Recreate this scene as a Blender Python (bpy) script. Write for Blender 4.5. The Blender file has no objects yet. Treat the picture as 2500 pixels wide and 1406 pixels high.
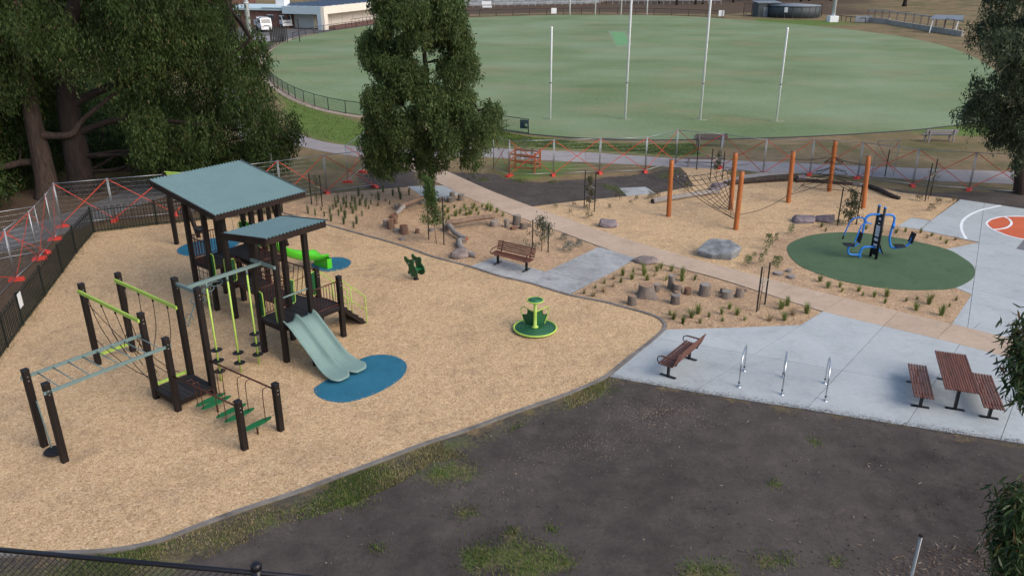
import bpy, bmesh, math, random
import numpy as np
from mathutils import Vector, Matrix, Euler
from mathutils.geometry import tessellate_polygon
R = math.radians
rnd = random.Random(7)
nrng = np.random.default_rng(11)
scene = bpy.context.scene
col = scene.collection

# ---------------------------------------------------------------- camera (drone hovering 12.4 m above the playground)
CAM_H = 12.4
FPX = 1944.0                      # focal length in pixels of the 2500 px wide photograph
PITCH = math.atan(798.0 / FPX)    # 22.3 degrees below the horizon
cam_d = bpy.data.cameras.new("camera")
cam_d.sensor_width = 36.0
cam_d.lens = FPX / 2500.0 * 36.0
cam_d.clip_start = 0.1
cam_d.clip_end = 3000.0
cam = bpy.data.objects.new("camera", cam_d)
col.objects.link(cam)
cam.location = (0, 0, CAM_H)
cam.rotation_euler = (math.pi / 2 - PITCH, 0, 0)
scene.camera = cam

# ---------------------------------------------------------------- sky, sun, exposure (soft early light through thin cloud)
SUN_EL, SUN_AZ = R(38), R(125)    # azimuth clockwise from +Y
world = bpy.data.worlds.new("World")
scene.world = world
world.use_nodes = True
wn = world.node_tree
sky = wn.nodes.new("ShaderNodeTexSky")
sky.sky_type = 'NISHITA'
sky.sun_disc = False
sky.sun_elevation = SUN_EL
sky.sun_rotation = SUN_AZ
sky.dust_density = 3.0
sky.ozone_density = 1.0
sky.air_density = 1.0
bgn = wn.nodes["Background"]
wn.links.new(sky.outputs[0], bgn.inputs[0])
bgn.inputs[1].default_value = 0.15
sun_d = bpy.data.lights.new("sun", 'SUN')
sun_d.energy = 1.0
sun_d.angle = R(38)
sun_d.color = (1.0, 0.93, 0.84)
sun = bpy.data.objects.new("sun", sun_d)
col.objects.link(sun)
sdir = Vector((math.sin(SUN_AZ) * math.cos(SUN_EL), math.cos(SUN_AZ) * math.cos(SUN_EL), math.sin(SUN_EL)))
sun.rotation_euler = (-sdir).to_track_quat('-Z', 'Y').to_euler()
scene.view_settings.view_transform = 'Standard'
scene.view_settings.look = 'None'
scene.view_settings.gamma = 1.0
scene.view_settings.exposure = 0.58
scene.view_settings.use_curve_mapping = False

# ---------------------------------------------------------------- survey: a photo pixel (2500 x 1406) of a ground point -> metres on the ground
_c, _s = math.cos(PITCH), math.sin(PITCH)
def g(px, py, h=0.0):
    u = (px - 1250.0) / FPX; v = (py - 703.0) / FPX
    d = (u, _c - v * _s, -_s - v * _c)
    t = (h - CAM_H) / d[2]
    return Vector((d[0] * t, d[1] * t, h))
def zg(z, x, y, h=0.0):           # z = (x0, y0, scale) of an enlarged photo region
    return g(z[0] + x * z[2], z[1] + y * z[2], h)
def gl(pts, h=0.0):
    return [g(p[0], p[1], h) for p in pts]

# ---------------------------------------------------------------- materials
MATS = {}
def new_mat(name):
    m = bpy.data.materials.new(name); m.use_nodes = True
    MATS[name] = m
    nt = m.node_tree
    return m, nt, nt.nodes["Principled BSDF"]
def N(nt, typ, **kw):
    n = nt.nodes.new(typ)
    for k, v in kw.items():
        if k in n.inputs: n.inputs[k].default_value = v
        else: setattr(n, k, v)
    return n
def ramp(nt, stops, interp='LINEAR'):
    r = nt.nodes.new("ShaderNodeValToRGB"); cr = r.color_ramp; cr.interpolation = interp
    while len(cr.elements) > 1: cr.elements.remove(cr.elements[-1])
    cr.elements[0].position = stops[0][0]; cr.elements[0].color = tuple(stops[0][1]) + (1,)
    for p, c in stops[1:]:
        e = cr.elements.new(p); e.color = tuple(c) + (1,)
    return r
def mixc(nt, a, b, fac, mode='MIX'):
    n = nt.nodes.new("ShaderNodeMix"); n.data_type = 'RGBA'; n.blend_type = mode
    for sock, val in ((n.inputs[0], fac), (n.inputs[6], a), (n.inputs[7], b)):
        if isinstance(val, bpy.types.NodeSocket): nt.links.new(val, sock)
        elif isinstance(val, (int, float)): sock.default_value = val
        else: sock.default_value = tuple(val) + (1,)
    return n.outputs[2]
def math_(nt, op, a, b=None, clamp=False):
    n = nt.nodes.new("ShaderNodeMath"); n.operation = op; n.use_clamp = clamp
    for i, v in enumerate((a, b)):
        if v is None: continue
        if isinstance(v, bpy.types.NodeSocket): nt.links.new(v, n.inputs[i])
        else: n.inputs[i].default_value = v
    return n.outputs[0]
def noise(nt, scale, detail=3.0, vec=None, rough=0.5):
    n = nt.nodes.new("ShaderNodeTexNoise"); n.inputs["Scale"].default_value = scale
    n.inputs["Detail"].default_value = detail; n.inputs["Roughness"].default_value = rough
    if vec is not None: nt.links.new(vec, n.inputs["Vector"])
    return n.outputs["Fac"]
def position(nt):
    return nt.nodes.new("ShaderNodeNewGeometry").outputs["Position"]
def bump(nt, bsdf, h, strength, dist=0.02):
    b = nt.nodes.new("ShaderNodeBump"); b.inputs["Strength"].default_value = strength; b.inputs["Distance"].default_value = dist
    nt.links.new(h, b.inputs["Height"]); nt.links.new(b.outputs[0], bsdf.inputs["Normal"])
def mat(name, c, rough=0.6, var=0.15, scale=6.0, bmp=0.0, bscale=40.0, metal=0.0, spec=0.35, stretch=None, island=0.0, objrand=0.0, c2=None):
    """painted / natural surface: base colour broken up by two noises, optional relief and per-piece variation"""
    m, nt, b = new_mat(name)
    vec = nt.nodes.new("ShaderNodeTexCoord").outputs["Object"]
    if stretch:
        mp = nt.nodes.new("ShaderNodeMapping"); mp.inputs["Scale"].default_value = stretch
        nt.links.new(vec, mp.inputs["Vector"]); vec = mp.outputs[0]
    n1 = noise(nt, scale, 5, vec); n2 = noise(nt, scale * 7.3, 3, vec)
    f = math_(nt, 'ADD', math_(nt, 'MULTIPLY', n1, 0.65), math_(nt, 'MULTIPLY', n2, 0.35))
    dark = [x * (1 - var) for x in c]; lite = [min(1, x * (1 + var)) for x in (c2 or c)]
    r = ramp(nt, [(0.3, dark), (0.7, lite)]); nt.links.new(f, r.inputs[0])
    out = r.outputs[0]
    if island or objrand:
        src = nt.nodes.new("ShaderNodeNewGeometry").outputs["Random Per Island"] if island else nt.nodes.new("ShaderNodeObjectInfo").outputs["Random"]
        k = island or objrand
        v = math_(nt, 'ADD', math_(nt, 'MULTIPLY', src, 2 * k), 1 - k)
        h = nt.nodes.new("ShaderNodeHueSaturation"); nt.links.new(v, h.inputs["Value"]); nt.links.new(out, h.inputs["Color"])
        out = h.outputs[0]
    nt.links.new(out, b.inputs["Base Color"])
    b.inputs["Roughness"].default_value = rough; b.inputs["Metallic"].default_value = metal
    b.inputs["Specular IOR Level"].default_value = spec
    if bmp: bump(nt, b, noise(nt, bscale, 4, vec), bmp)
    return m
def leaf_mat(name, stops, trans=0.3, rough=0.55):
    """leaves: colour differs from leaf to leaf, light shines through"""
    m, nt, b = new_mat(name)
    r = ramp(nt, stops); nt.links.new(nt.nodes.new("ShaderNodeNewGeometry").outputs["Random Per Island"], r.inputs[0])
    n1 = noise(nt, 0.55, 3, position(nt))
    v = math_(nt, 'ADD', math_(nt, 'MULTIPLY', n1, 1.7), 0.15)
    h = nt.nodes.new("ShaderNodeHueSaturation"); nt.links.new(r.outputs[0], h.inputs["Color"]); nt.links.new(v, h.inputs["Value"])
    nt.links.new(h.outputs[0], b.inputs["Base Color"])
    b.inputs["Roughness"].default_value = rough; b.inputs["Specular IOR Level"].default_value = 0.25
    t = nt.nodes.new("ShaderNodeBsdfTranslucent"); nt.links.new(h.outputs[0], t.inputs["Color"])
    mx = nt.nodes.new("ShaderNodeMixShader"); mx.inputs[0].default_value = trans
    nt.links.new(b.outputs[0], mx.inputs[1]); nt.links.new(t.outputs[0], mx.inputs[2])
    nt.links.new(mx.outputs[0], nt.nodes["Material Output"].inputs[0])
    return m

# ---------------------------------------------------------------- mesh builder and tagging
class MB:
    def __init__(s): s.v = []; s.f = []; s.sm = []
    def add(s, vs, fs, smooth=False):
        o = len(s.v); s.v += [tuple(v) for v in vs]
        for f in fs: s.f.append([i + o for i in f]); s.sm.append(smooth)
        return s
    def box(s, c, size, rot=None, bev=0.0):
        hx, hy, hz = size[0] / 2, size[1] / 2, size[2] / 2
        vs = [Vector((x * hx, y * hy, z * hz)) for x in (-1, 1) for y in (-1, 1) for z in (-1, 1)]
        if rot is not None: vs = [rot @ v for v in vs]
        c = Vector(c)
        return s.add([v + c for v in vs], [(0, 1, 3, 2), (4, 6, 7, 5), (0, 4, 5, 1), (2, 3, 7, 6), (0, 2, 6, 4), (1, 5, 7, 3)])
    def cbox(s, c, size, ch=0.01, rot=None):
        """box with its four upright edges and its top edges chamfered"""
        hx, hy, hz = size[0] / 2, size[1] / 2, size[2] / 2
        def ring(x, y, z, k): return [(-x + k, -y, z), (x - k, -y, z), (x, -y + k, z), (x, y - k, z), (x - k, y, z), (-x + k, y, z), (-x, y - k, z), (-x, -y + k, z)]
        vs = ring(hx, hy, -hz, ch) + ring(hx, hy, hz - ch, ch) + ring(hx - ch, hy - ch, hz, ch * .4)
        vs = [Vector(v) for v in vs]
        if rot is not None: vs = [rot @ v for v in vs]
        c = Vector(c); fs = []
        for k in (0, 8):
            for i in range(8): fs.append((k + i, k + (i + 1) % 8, k + 8 + (i + 1) % 8, k + 8 + i))
        fs += [tuple(range(16, 24)), tuple(reversed(range(0, 8)))]
        return s.add([v + c for v in vs], fs)
    def bar(s, p, q, w, h, up=(0, 0, 1)):
        """rectangular bar from p to q, w across, h along 'up'"""
        p = Vector(p); q = Vector(q); d = (q - p); L = d.length
        if L < 1e-6: return s
        d /= L; up = Vector(up)
        if abs(d.dot(up)) > 0.98: up = Vector((1, 0, 0)) if abs(d.x) < .9 else Vector((0, 1, 0))
        sd = d.cross(up).normalized(); u2 = sd.cross(d).normalized()
        vs = []
        for e in (p, q):
            for a, b in ((-1, -1), (1, -1), (1, 1), (-1, 1)): vs.append(e + sd * (a * w / 2) + u2 * (b * h / 2))
        return s.add(vs, [(0, 1, 2, 3), (7, 6, 5, 4), (0, 4, 5, 1), (1, 5, 6, 2), (2, 6, 7, 3), (3, 7, 4, 0)])
    def tube(s, pts, r, n=8, closed=False, cap=True):
        pts = [Vector(p) for p in pts]; m = len(pts)
        rs = r if isinstance(r, (list, tuple)) else [r] * m
        tans = []
        for i in range(m):
            a = pts[i - 1] if (i > 0 or closed) else pts[i]; b = pts[(i + 1) % m] if (i < m - 1 or closed) else pts[i]
            t = (b - a); tans.append(t.normalized() if t.length > 1e-9 else Vector((0, 0, 1)))
        up = Vector((0, 0, 1)) if abs(tans[0].z) < .9 else Vector((1, 0, 0))
        nrm = (up - tans[0] * up.dot(tans[0])).normalized()
        vs = []
        for i in range(m):
            t = tans[i]; nrm = (nrm - t * nrm.dot(t))
            nrm = nrm.normalized() if nrm.length > 1e-6 else t.orthogonal().normalized()
            bn = t.cross(nrm)
            for k in range(n):
                a = 2 * math.pi * k / n
                vs.append(pts[i] + (nrm * math.cos(a) + bn * math.sin(a)) * rs[i])
        fs = []
        for i in range(m if closed else m - 1):
            j = (i + 1) % m
            for k in range(n): fs.append((i * n + k, i * n + (k + 1) % n, j * n + (k + 1) % n, j * n + k))
        s.add(vs, fs, n > 4)
        if cap and not closed:
            o = len(s.v) - m * n
            s.f.append([o + k for k in reversed(range(n))]); s.sm.append(False)
            s.f.append([o + (m - 1) * n + k for k in range(n)]); s.sm.append(False)
        return s
    def lathe(s, prof, n=24, c=(0, 0, 0), sx=1.0, sy=1.0):
        """profile [(r, z)...] turned round the z axis"""
        vs = []
        for r_, z in prof:
            for k in range(n):
                a = 2 * math.pi * k / n; vs.append((c[0] + r_ * sx * math.cos(a), c[1] + r_ * sy * math.sin(a), c[2] + z))
        fs = []
        for i in range(len(prof) - 1):
            for k in range(n): fs.append((i * n + k, i * n + (k + 1) % n, (i + 1) * n + (k + 1) % n, (i + 1) * n + k))
        s.add(vs, fs, True)
        o = len(s.v) - len(prof) * n
        if prof[0][0] > 1e-4: s.f.append([o + k for k in reversed(range(n))]); s.sm.append(False)
        if prof[-1][0] > 1e-4: s.f.append([o + (len(prof) - 1) * n + k for k in range(n)]); s.sm.append(False)
        return s
    def prism(s, poly, z0, z1):
        """flat polygon (list of xy) extruded from z0 to z1"""
        n = len(poly)
        area = sum(poly[i][0] * poly[(i + 1) % n][1] - poly[(i + 1) % n][0] * poly[i][1] for i in range(n))
        if area < 0: poly = list(reversed(poly))
        tri = tessellate_polygon([[Vector((p[0], p[1], 0)) for p in poly]])
        vs = [(p[0], p[1], z1) for p in poly] + [(p[0], p[1], z0) for p in poly]
        fs = []
        for t in tri:
            a, b, c_ = (Vector((poly[i][0], poly[i][1])) for i in t)
            t = list(t)
            if (b - a).cross(c_ - a) < 0: t.reverse()
            fs.append(t)
        for i in range(n):
            j = (i + 1) % n; fs.append((j, i, n + i, n + j))
        return s.add(vs, fs)
    def plate(s, poly, M, t):
        """outline polygon (xy) extruded by thickness t along z and placed by matrix M"""
        b = MB().prism(poly, -t / 2, t / 2)
        return s.add([M @ Vector(v) for v in b.v], b.f)
    def build(s, name, m, parent=None, loc=None):
        me = bpy.data.meshes.new(name)
        me.from_pydata(s.v, [], s.f)
        me.polygons.foreach_set("use_smooth", s.sm)
        me.update()
        me.materials.append(MATS[m] if isinstance(m, str) else m)
        o = bpy.data.objects.new(name, me); col.objects.link(o)
        if parent is not None: o.parent = parent
        if loc is not None: o.location = loc
        return o
def np_mesh(name, verts, faces, m, parent=None, smooth=False):
    """large mesh from numpy arrays, faces an (n, k) index array"""
    me = bpy.data.meshes.new(name)
    nv, (nf, k) = len(verts), faces.shape
    me.vertices.add(nv); me.vertices.foreach_set("co", np.ascontiguousarray(verts, dtype=np.float32).ravel())
    me.loops.add(nf * k); me.loops.foreach_set("vertex_index", faces.astype(np.int32).ravel())
    me.polygons.add(nf); me.polygons.foreach_set("loop_start", np.arange(0, nf * k, k, dtype=np.int32))
    me.polygons.foreach_set("use_smooth", np.full(nf, smooth))
    me.update(calc_edges=True); me.validate()
    me.materials.append(MATS[m] if isinstance(m, str) else m)
    o = bpy.data.objects.new(name, me); col.objects.link(o)
    if parent is not None: o.parent = parent
    return o
def tag(o, label=None, cat=None, group=None, kind=None):
    if label: o["label"] = label
    if cat: o["category"] = cat
    if group: o["group"] = group
    if kind: o["kind"] = kind
    return o
def empty(name, loc=(0, 0, 0), rz=0.0, label=None, cat=None, group=None, kind=None):
    o = bpy.data.objects.new(name, None); col.objects.link(o)
    o.empty_display_size = 0.2
    o.location = loc; o.rotation_euler = (0, 0, rz)
    return tag(o, label, cat, group, kind)
def copy_tree(o, parent=None):
    c = o.copy(); col.objects.link(c); c.parent = parent
    for ch in list(o.children): copy_tree(ch, c)
    return c
def place(o, loc, rz=0.0, sc=1.0):
    o.location = loc; o.rotation_euler = (0, 0, rz); o.scale = (sc, sc, sc) if not isinstance(sc, tuple) else sc
    return o
def share(name, src, parent, loc=(0, 0, 0), rot=(0, 0, 0), sc=(1, 1, 1)):
    o = bpy.data.objects.new(name, src.data); col.objects.link(o); o.parent = parent
    o.location = loc; o.rotation_euler = rot; o.scale = sc
    return o
def spline(pts, n=6, closed=False):
    """Catmull-Rom through the points"""
    P = [Vector(p) for p in pts]; m = len(P); out = []
    for i in range(m if closed else m - 1):
        p0 = P[(i - 1) % m] if (closed or i > 0) else P[0]; p1 = P[i]; p2 = P[(i + 1) % m]; p3 = P[(i + 2) % m] if (closed or i < m - 2) else P[-1]
        for k in range(n):
            t = k / n
            out.append(0.5 * ((2 * p1) + (p2 - p0) * t + (2 * p0 - 5 * p1 + 4 * p2 - p3) * t * t + (3 * p1 - p0 - 3 * p2 + p3) * t ** 3))
    if not closed: out.append(P[-1].copy())
    return out
def ang(a, b): return math.atan2(b[1] - a[1], b[0] - a[0])
# ================================================================ SETTING: terrain, lawns, paths
def smooth01(x): x = np.clip(x, 0, 1); return x * x * (3 - 2 * x)
def gz(x, y):
    """terrain height: flat park, bank under the drone, low hills far behind the oval"""
    x = np.asarray(x, float); y = np.asarray(y, float)
    z = np.clip(0.55 * (12.2 - y), 0, 4.0)
    hill = smooth01((y - 262) / 260.0) * (14 + 5 * np.sin(x * .011 + 1) + 3 * np.sin(x * .031))
    side = smooth01((x - 95) / 130.0) * smooth01((y - 150) / 120.0) * 9
    west = smooth01((-x - 75) / 150.0) * 6
    return z + hill + side + west
def poly_sd(px, py, poly):
    """signed distance to polygon, positive inside (numpy)"""
    d = np.full(px.shape, 1e9); ins = np.zeros(px.shape, bool); n = len(poly)
    for i in range(n):
        ax, ay = poly[i][0], poly[i][1]; bx, by = poly[(i + 1) % n][0], poly[(i + 1) % n][1]
        ex, ey = bx - ax, by - ay; L = ex * ex + ey * ey + 1e-12
        t = np.clip(((px - ax) * ex + (py - ay) * ey) / L, 0, 1)
        d = np.minimum(d, np.hypot(px - ax - t * ex, py - ay - t * ey))
        with np.errstate(divide='ignore', invalid='ignore'):
            c = ((ay > py) != (by > py)) & (px < ex * (py - ay) / (ey if abs(ey) > 1e-12 else 1e-12) + ax)
        ins ^= c
    return np.where(ins, d, -d)
def inside(p, poly):
    c = False; n = len(poly); x, y = p[0], p[1]
    for i in range(n):
        ax, ay = poly[i][0], poly[i][1]; bx, by = poly[(i + 1) % n][0], poly[(i + 1) % n][1]
        if (ay > y) != (by > y) and x < (bx - ax) * (y - ay) / (by - ay) + ax: c = not c
    return c

GREEN = [gl(q) for q in (
    [(520, 100), (640, 130), (652, 190), (700, 235), (800, 275), (890, 300), (960, 350), (880, 365), (780, 340), (720, 320), (700, 290), (690, 250), (650, 200), (560, 150)],
    [(1180, 312), (1300, 335), (1450, 350), (1600, 352), (1700, 350), (1720, 378), (1660, 382), (1420, 366), (1190, 356)],
    [(1210, 392), (1370, 398), (1420, 405), (1380, 425), (1250, 440)],
    [(330, 395), (480, 375), (600, 350), (640, 372), (560, 395), (480, 440), (380, 440)],
    [(2200, 318), (2400, 300), (2500, 305), (2500, 330), (2300, 332)],
    [(1840, 46), (2010, 56), (2040, 62), (1960, 64), (1850, 56)],
    [(560, 90), (650, 92), (680, 100), (640, 118), (560, 116)])]
SOIL = [gl([(1470, 918), (1700, 955), (2000, 1000), (2500, 1080), (3200, 1190)]) + [Vector((40, 4, 0)), Vector((-30, 4, 0))] + gl([(-500, 1400), (0, 1362), (208, 1352), (336, 1338), (480, 1290), (640, 1233), (800, 1178), (1034, 1089), (1268, 1006), (1400, 962)]),
    gl([(1010, 418), (1110, 420), (1200, 425), (1300, 446), (1460, 436), (1560, 424), (1660, 404), (1700, 455), (1600, 475), (1400, 497), (1297, 507), (1180, 462)]),
    gl([(2160, 462), (2300, 470), (2400, 466), (2700, 480), (2700, 560), (2340, 492), (2200, 475)]),
    gl([(870, 428), (960, 403), (1020, 415), (1020, 455), (930, 465), (880, 452)])]
LITTER = [gl([(900, 36), (1130, 36), (1400, 30), (1780, 36), (1850, 28), (2060, 42), (2110, 30), (2110, -20), (900, -20)]), gl([(-600, 380), (0, 425), (200, 440), (380, 448), (480, 460), (560, 480), (600, 520), (230, 560), (0, 860), (-600, 1300)]),
    gl([(2080, 1440), (2180, 1350), (2360, 1320), (2600, 1300), (2700, 1440)])]
FORE_GRASS = gl([(1500, 915), (1530, 935), (1440, 985), (1300, 1030), (1200, 1080), (1130, 1120), (1060, 1130), (960, 1190), (860, 1230), (740, 1275), (640, 1310), (520, 1360), (470, 1406), (440, 1450), (-200, 1450), (-200, 1372), (0, 1366), (208, 1357), (280, 1352), (400, 1323), (560, 1262), (800, 1180), (1034, 1091), (1268, 1008), (1448, 940)])

xs = np.unique(np.concatenate([np.linspace(-900, -60, 36), np.linspace(-60, 60, 301), np.linspace(60, 900, 36)]))
ys = np.unique(np.concatenate([np.linspace(-40, 8, 14), np.linspace(8, 72, 180), np.linspace(72, 260, 110), np.linspace(260, 1500, 50)]))
GX, GY = np.meshgrid(xs, ys)
GZ = gz(GX, GY)
att = {}
def zone(polys, soft):
    o = np.zeros(GX.shape)
    for p in polys: o = np.maximum(o, np.clip(poly_sd(GX, GY, p) / soft * .5 + .5, 0, 1))
    return o
att["green"] = zone(GREEN, 2.0); att["soil"] = zone(SOIL, 0.9); att["litter"] = zone(LITTER, 2.5)
fg = .82 * np.clip((poly_sd(GX, GY, FORE_GRASS) - .25) / 0.8 * .5 + .5, 0, 1)
PATCH = [(1180, 1365, .9), (1260, 1340, .8), (1290, 1385, 1.0), (1330, 1360, 0.8), (1120, 1150, .9), (1060, 1160, .7), (1140, 1250, .5), (870, 1225, .5), (1380, 1370, .5), (1870, 1370, .5), (1920, 1365, .4), (1990, 1080, .35), (1890, 1180, .3), (1700, 1400, .7), (1760, 1395, .6), (2040, 1370, .4), (1170, 1345, .5), (920, 1340, .3), (1460, 950, .8), (1350, 1290, .25), (1250, 1295, .25)]
for px, py, r_ in PATCH:
    p = g(px, py); fg = np.maximum(fg, .75 * np.clip(1.15 - np.hypot(GX - p.x, GY - p.y) / (r_ * .9), 0, 1))
att["turfed"] = fg
relief = np.zeros(GX.shape)
for k in range(14):
    a = nrng.uniform(0, 6.28); fr = nrng.uniform(.6, 3.2); relief += np.sin(GX * math.cos(a) * fr + GY * math.sin(a) * fr + nrng.uniform(0, 6.28)) / 14
GZ = GZ + relief * 0.05 * np.clip(poly_sd(GX, GY, SOIL[0]) / 1.2 - .15, 0, 1)
ny, nx = GX.shape
idx = np.arange(ny * nx).reshape(ny, nx)
quads = np.stack([idx[:-1, :-1], idx[:-1, 1:], idx[1:, 1:], idx[1:, :-1]], -1).reshape(-1, 4)

m, nt, b = new_mat("ground")
P_ = position(nt)
def attr(name):
    a = nt.nodes.new("ShaderNodeAttribute"); a.attribute_name = name; return a.outputs["Fac"]
nA = noise(nt, 0.22, 5, P_); nB = noise(nt, 1.3, 5, P_, .65); nC = noise(nt, 9.0, 4, P_, .7); nD = noise(nt, 45.0, 3, P_, .7)
def tone(f, a, b_, lo=.3, hi=.7):
    r = ramp(nt, [(lo, a), (hi, b_)]); nt.links.new(f, r.inputs[0]); return r.outputs[0]
mixn = math_(nt, 'ADD', math_(nt, 'MULTIPLY', nB, .45), math_(nt, 'MULTIPLY', nC, .55))
finen = math_(nt, 'ADD', math_(nt, 'MULTIPLY', nC, .4), math_(nt, 'MULTIPLY', nD, .6))
dry = tone(mixn, (.115, .083, .048), (.30, .22, .122), .32, .68)
dry = mixc(nt, dry, (.075, .085, .032), math_(nt, 'MULTIPLY', math_(nt, 'SUBTRACT', nA, .42, True), 3.0, True))
grn = tone(mixn, (.055, .10, .022), (.15, .21, .05), .32, .68)
soil_big = tone(math_(nt, 'ADD', math_(nt, 'MULTIPLY', nA, .5), math_(nt, 'MULTIPLY', nB, .5)), (.058, .050, .047), (.130, .114, .105), .34, .66)
soil_big = mixc(nt, soil_big, (.155, .135, .122), math_(nt, 'MULTIPLY', math_(nt, 'MULTIPLY', math_(nt, 'SUBTRACT', noise(nt, .8, 6, P_, .7), .52, True), 5.0, True), .55))
soil = mixc(nt, soil_big, tone(finen, (.30, .28, .27), (1.0, .97, .94), .30, .70), .7, 'MULTIPLY')
lit = tone(finen, (.03, .021, .014), (.16, .11, .075), .34, .7)
def edge(a, k=1.3, n=None):
    n = n or mixn
    return math_(nt, 'MULTIPLY', math_(nt, 'ADD', math_(nt, 'SUBTRACT', a, .5), math_(nt, 'MULTIPLY', math_(nt, 'SUBTRACT', n, .5), 1.6)), 4.0 * k, True) if False else math_(nt, 'ADD', math_(nt, 'MULTIPLY', math_(nt, 'ADD', math_(nt, 'SUBTRACT', a, .5), math_(nt, 'MULTIPLY', math_(nt, 'SUBTRACT', n, .5), 1.7)), 2.4 * k), .5, True)
c_ = mixc(nt, dry, grn, edge(attr("green")))
c_ = mixc(nt, c_, lit, edge(attr("litter"), .9))
c_ = mixc(nt, c_, soil, edge(attr("soil"), 1.6, nB))
fgcol = mixc(nt, tone(finen, (.08, .075, .03), (.25, .21, .10)), tone(finen, (.05, .08, .02), (.12, .16, .045)), math_(nt, 'MULTIPLY', math_(nt, 'SUBTRACT', nB, .42, True), 5, True))
c_ = mixc(nt, c_, fgcol, math_(nt, 'MULTIPLY', edge(attr("turfed"), 1.4), .8))
nt.links.new(c_, b.inputs["Base Color"]); b.inputs["Roughness"].default_value = .95; b.inputs["Specular IOR Level"].default_value = .1
bump(nt, b, finen, .5, .03)
ground = np_mesh("ground", np.stack([GX, GY, GZ], -1).reshape(-1, 3), quads, m, None, True)
for k, a in att.items():
    at_ = ground.data.attributes.new(k, 'FLOAT', 'POINT'); at_.data.foreach_set("value", a.ravel().astype(np.float32))
tag(ground, kind="structure")

# ---- surface materials
def chip_mat(name, stops, patch):
    m, nt, b = new_mat(name); P_ = position(nt)
    wob = nt.nodes.new("ShaderNodeTexNoise"); wob.inputs["Scale"].default_value = 30; nt.links.new(P_, wob.inputs["Vector"])
    off = nt.nodes.new("ShaderNodeVectorMath"); off.operation = 'MULTIPLY_ADD'
    nt.links.new(wob.outputs["Color"], off.inputs[0]); off.inputs[1].default_value = (.05, .05, .05); nt.links.new(P_, off.inputs[2])
    v1 = nt.nodes.new("ShaderNodeTexVoronoi"); v1.inputs["Scale"].default_value = 36; nt.links.new(off.outputs[0], v1.inputs["Vector"])
    v2 = nt.nodes.new("ShaderNodeTexVoronoi"); v2.inputs["Scale"].default_value = 15; nt.links.new(off.outputs[0], v2.inputs["Vector"])
    sp = nt.nodes.new("ShaderNodeSeparateColor"); nt.links.new(v1.outputs["Color"], sp.inputs[0])
    sp2 = nt.nodes.new("ShaderNodeSeparateColor"); nt.links.new(v2.outputs["Color"], sp2.inputs[0])
    f = math_(nt, 'ADD', math_(nt, 'MULTIPLY', sp.outputs[0], .72), math_(nt, 'MULTIPLY', sp2.outputs[0], .28))
    r = ramp(nt, stops); nt.links.new(f, r.inputs[0])
    big = math_(nt, 'ADD', math_(nt, 'MULTIPLY', noise(nt, .45, 4, P_), .6), math_(nt, 'MULTIPLY', noise(nt, 2.2, 4, P_), .4))
    pr = ramp(nt, patch); nt.links.new(big, pr.inputs[0])
    c = mixc(nt, r.outputs[0], pr.outputs[0], 1.0, 'MULTIPLY')
    nt.links.new(c, b.inputs["Base Color"]); b.inputs["Roughness"].default_value = .9; b.inputs["Specular IOR Level"].default_value = .15
    h_ = math_(nt, 'ADD', math_(nt, 'ADD', v1.outputs["Distance"], math_(nt, 'MULTIPLY', sp.outputs[1], .5)), math_(nt, 'ADD', math_(nt, 'MULTIPLY', noise(nt, 1.6, 3, P_), 7.0), math_(nt, 'MULTIPLY', noise(nt, 5.0, 3, P_), 1.0)))
    bump(nt, b, h_, .65, .02)
    return m
chip_mat("woodchip", [(.06, (.31, .200, .115)), (.3, (.485, .330, .186)), (.55, (.60, .428, .250)), (.8, (.68, .505, .315)), (.97, (.76, .61, .43))], [(.30, (.70, .69, .70)), (.42, (.86, .84, .83)), (.52, (.97, .95, .92)), (.70, (1.0, .97, .93))])
chip_mat("bed_mulch", [(.06, (.25, .160, .100)), (.3, (.42, .285, .178)), (.55, (.525, .372, .238)), (.85, (.60, .448, .300)), (.98, (.70, .58, .43))], [(.30, (.68, .65, .63)), (.44, (.86, .82, .79)), (.54, (.96, .92, .88)), (.70, (1.0, .97, .93))])
def slab_mat(name, a, b_, stain=.25, rough=.85, broom=None, big=.5):
    m, nt, b = new_mat(name); P_ = position(nt)
    n1 = noise(nt, big, 5, P_, .6); n2 = noise(nt, 5, 5, P_, .7); n3 = noise(nt, 70, 2, P_)
    f = math_(nt, 'ADD', math_(nt, 'ADD', math_(nt, 'MULTIPLY', n1, .45), math_(nt, 'MULTIPLY', n2, .35)), math_(nt, 'MULTIPLY', n3, .2))
    r = ramp(nt, [(.34, a), (.62, b_)]); nt.links.new(f, r.inputs[0])
    st = ramp(nt, [(.30, (1 - stain,) * 3), (.5, (1, 1, 1))]); nt.links.new(noise(nt, 1.1, 6, P_, .75), st.inputs[0])
    c = mixc(nt, r.outputs[0], st.outputs[0], 1.0, 'MULTIPLY')
    h = nt.nodes.new("ShaderNodeHueSaturation"); nt.links.new(c, h.inputs["Color"])
    nt.links.new(math_(nt, 'ADD', math_(nt, 'MULTIPLY', nt.nodes.new("ShaderNodeObjectInfo").outputs["Random"], .10), .95), h.inputs["Value"])
    nt.links.new(h.outputs[0], b.inputs["Base Color"]); b.inputs["Roughness"].default_value = rough; b.inputs["Specular IOR Level"].default_value = .25
    bump(nt, b, math_(nt, 'ADD', n3, math_(nt, 'MULTIPLY', n2, .5)), .25, .01)
    return m
slab_mat("concrete", (.315, .350, .362), (.415, .445, .452), .16)
slab_mat("tan_concrete", (.385, .288, .212), (.50, .388, .292), .15)
slab_mat("old_concrete", (.22, .225, .225), (.40, .41, .41), .38)
slab_mat("path_concrete", (.23, .21, .21), (.33, .305, .30), .2)
slab_mat("asphalt", (.075, .072, .074), (.14, .135, .135), .3)
slab_mat("joint", (.10, .09, .08), (.17, .15, .13), .3)
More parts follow.
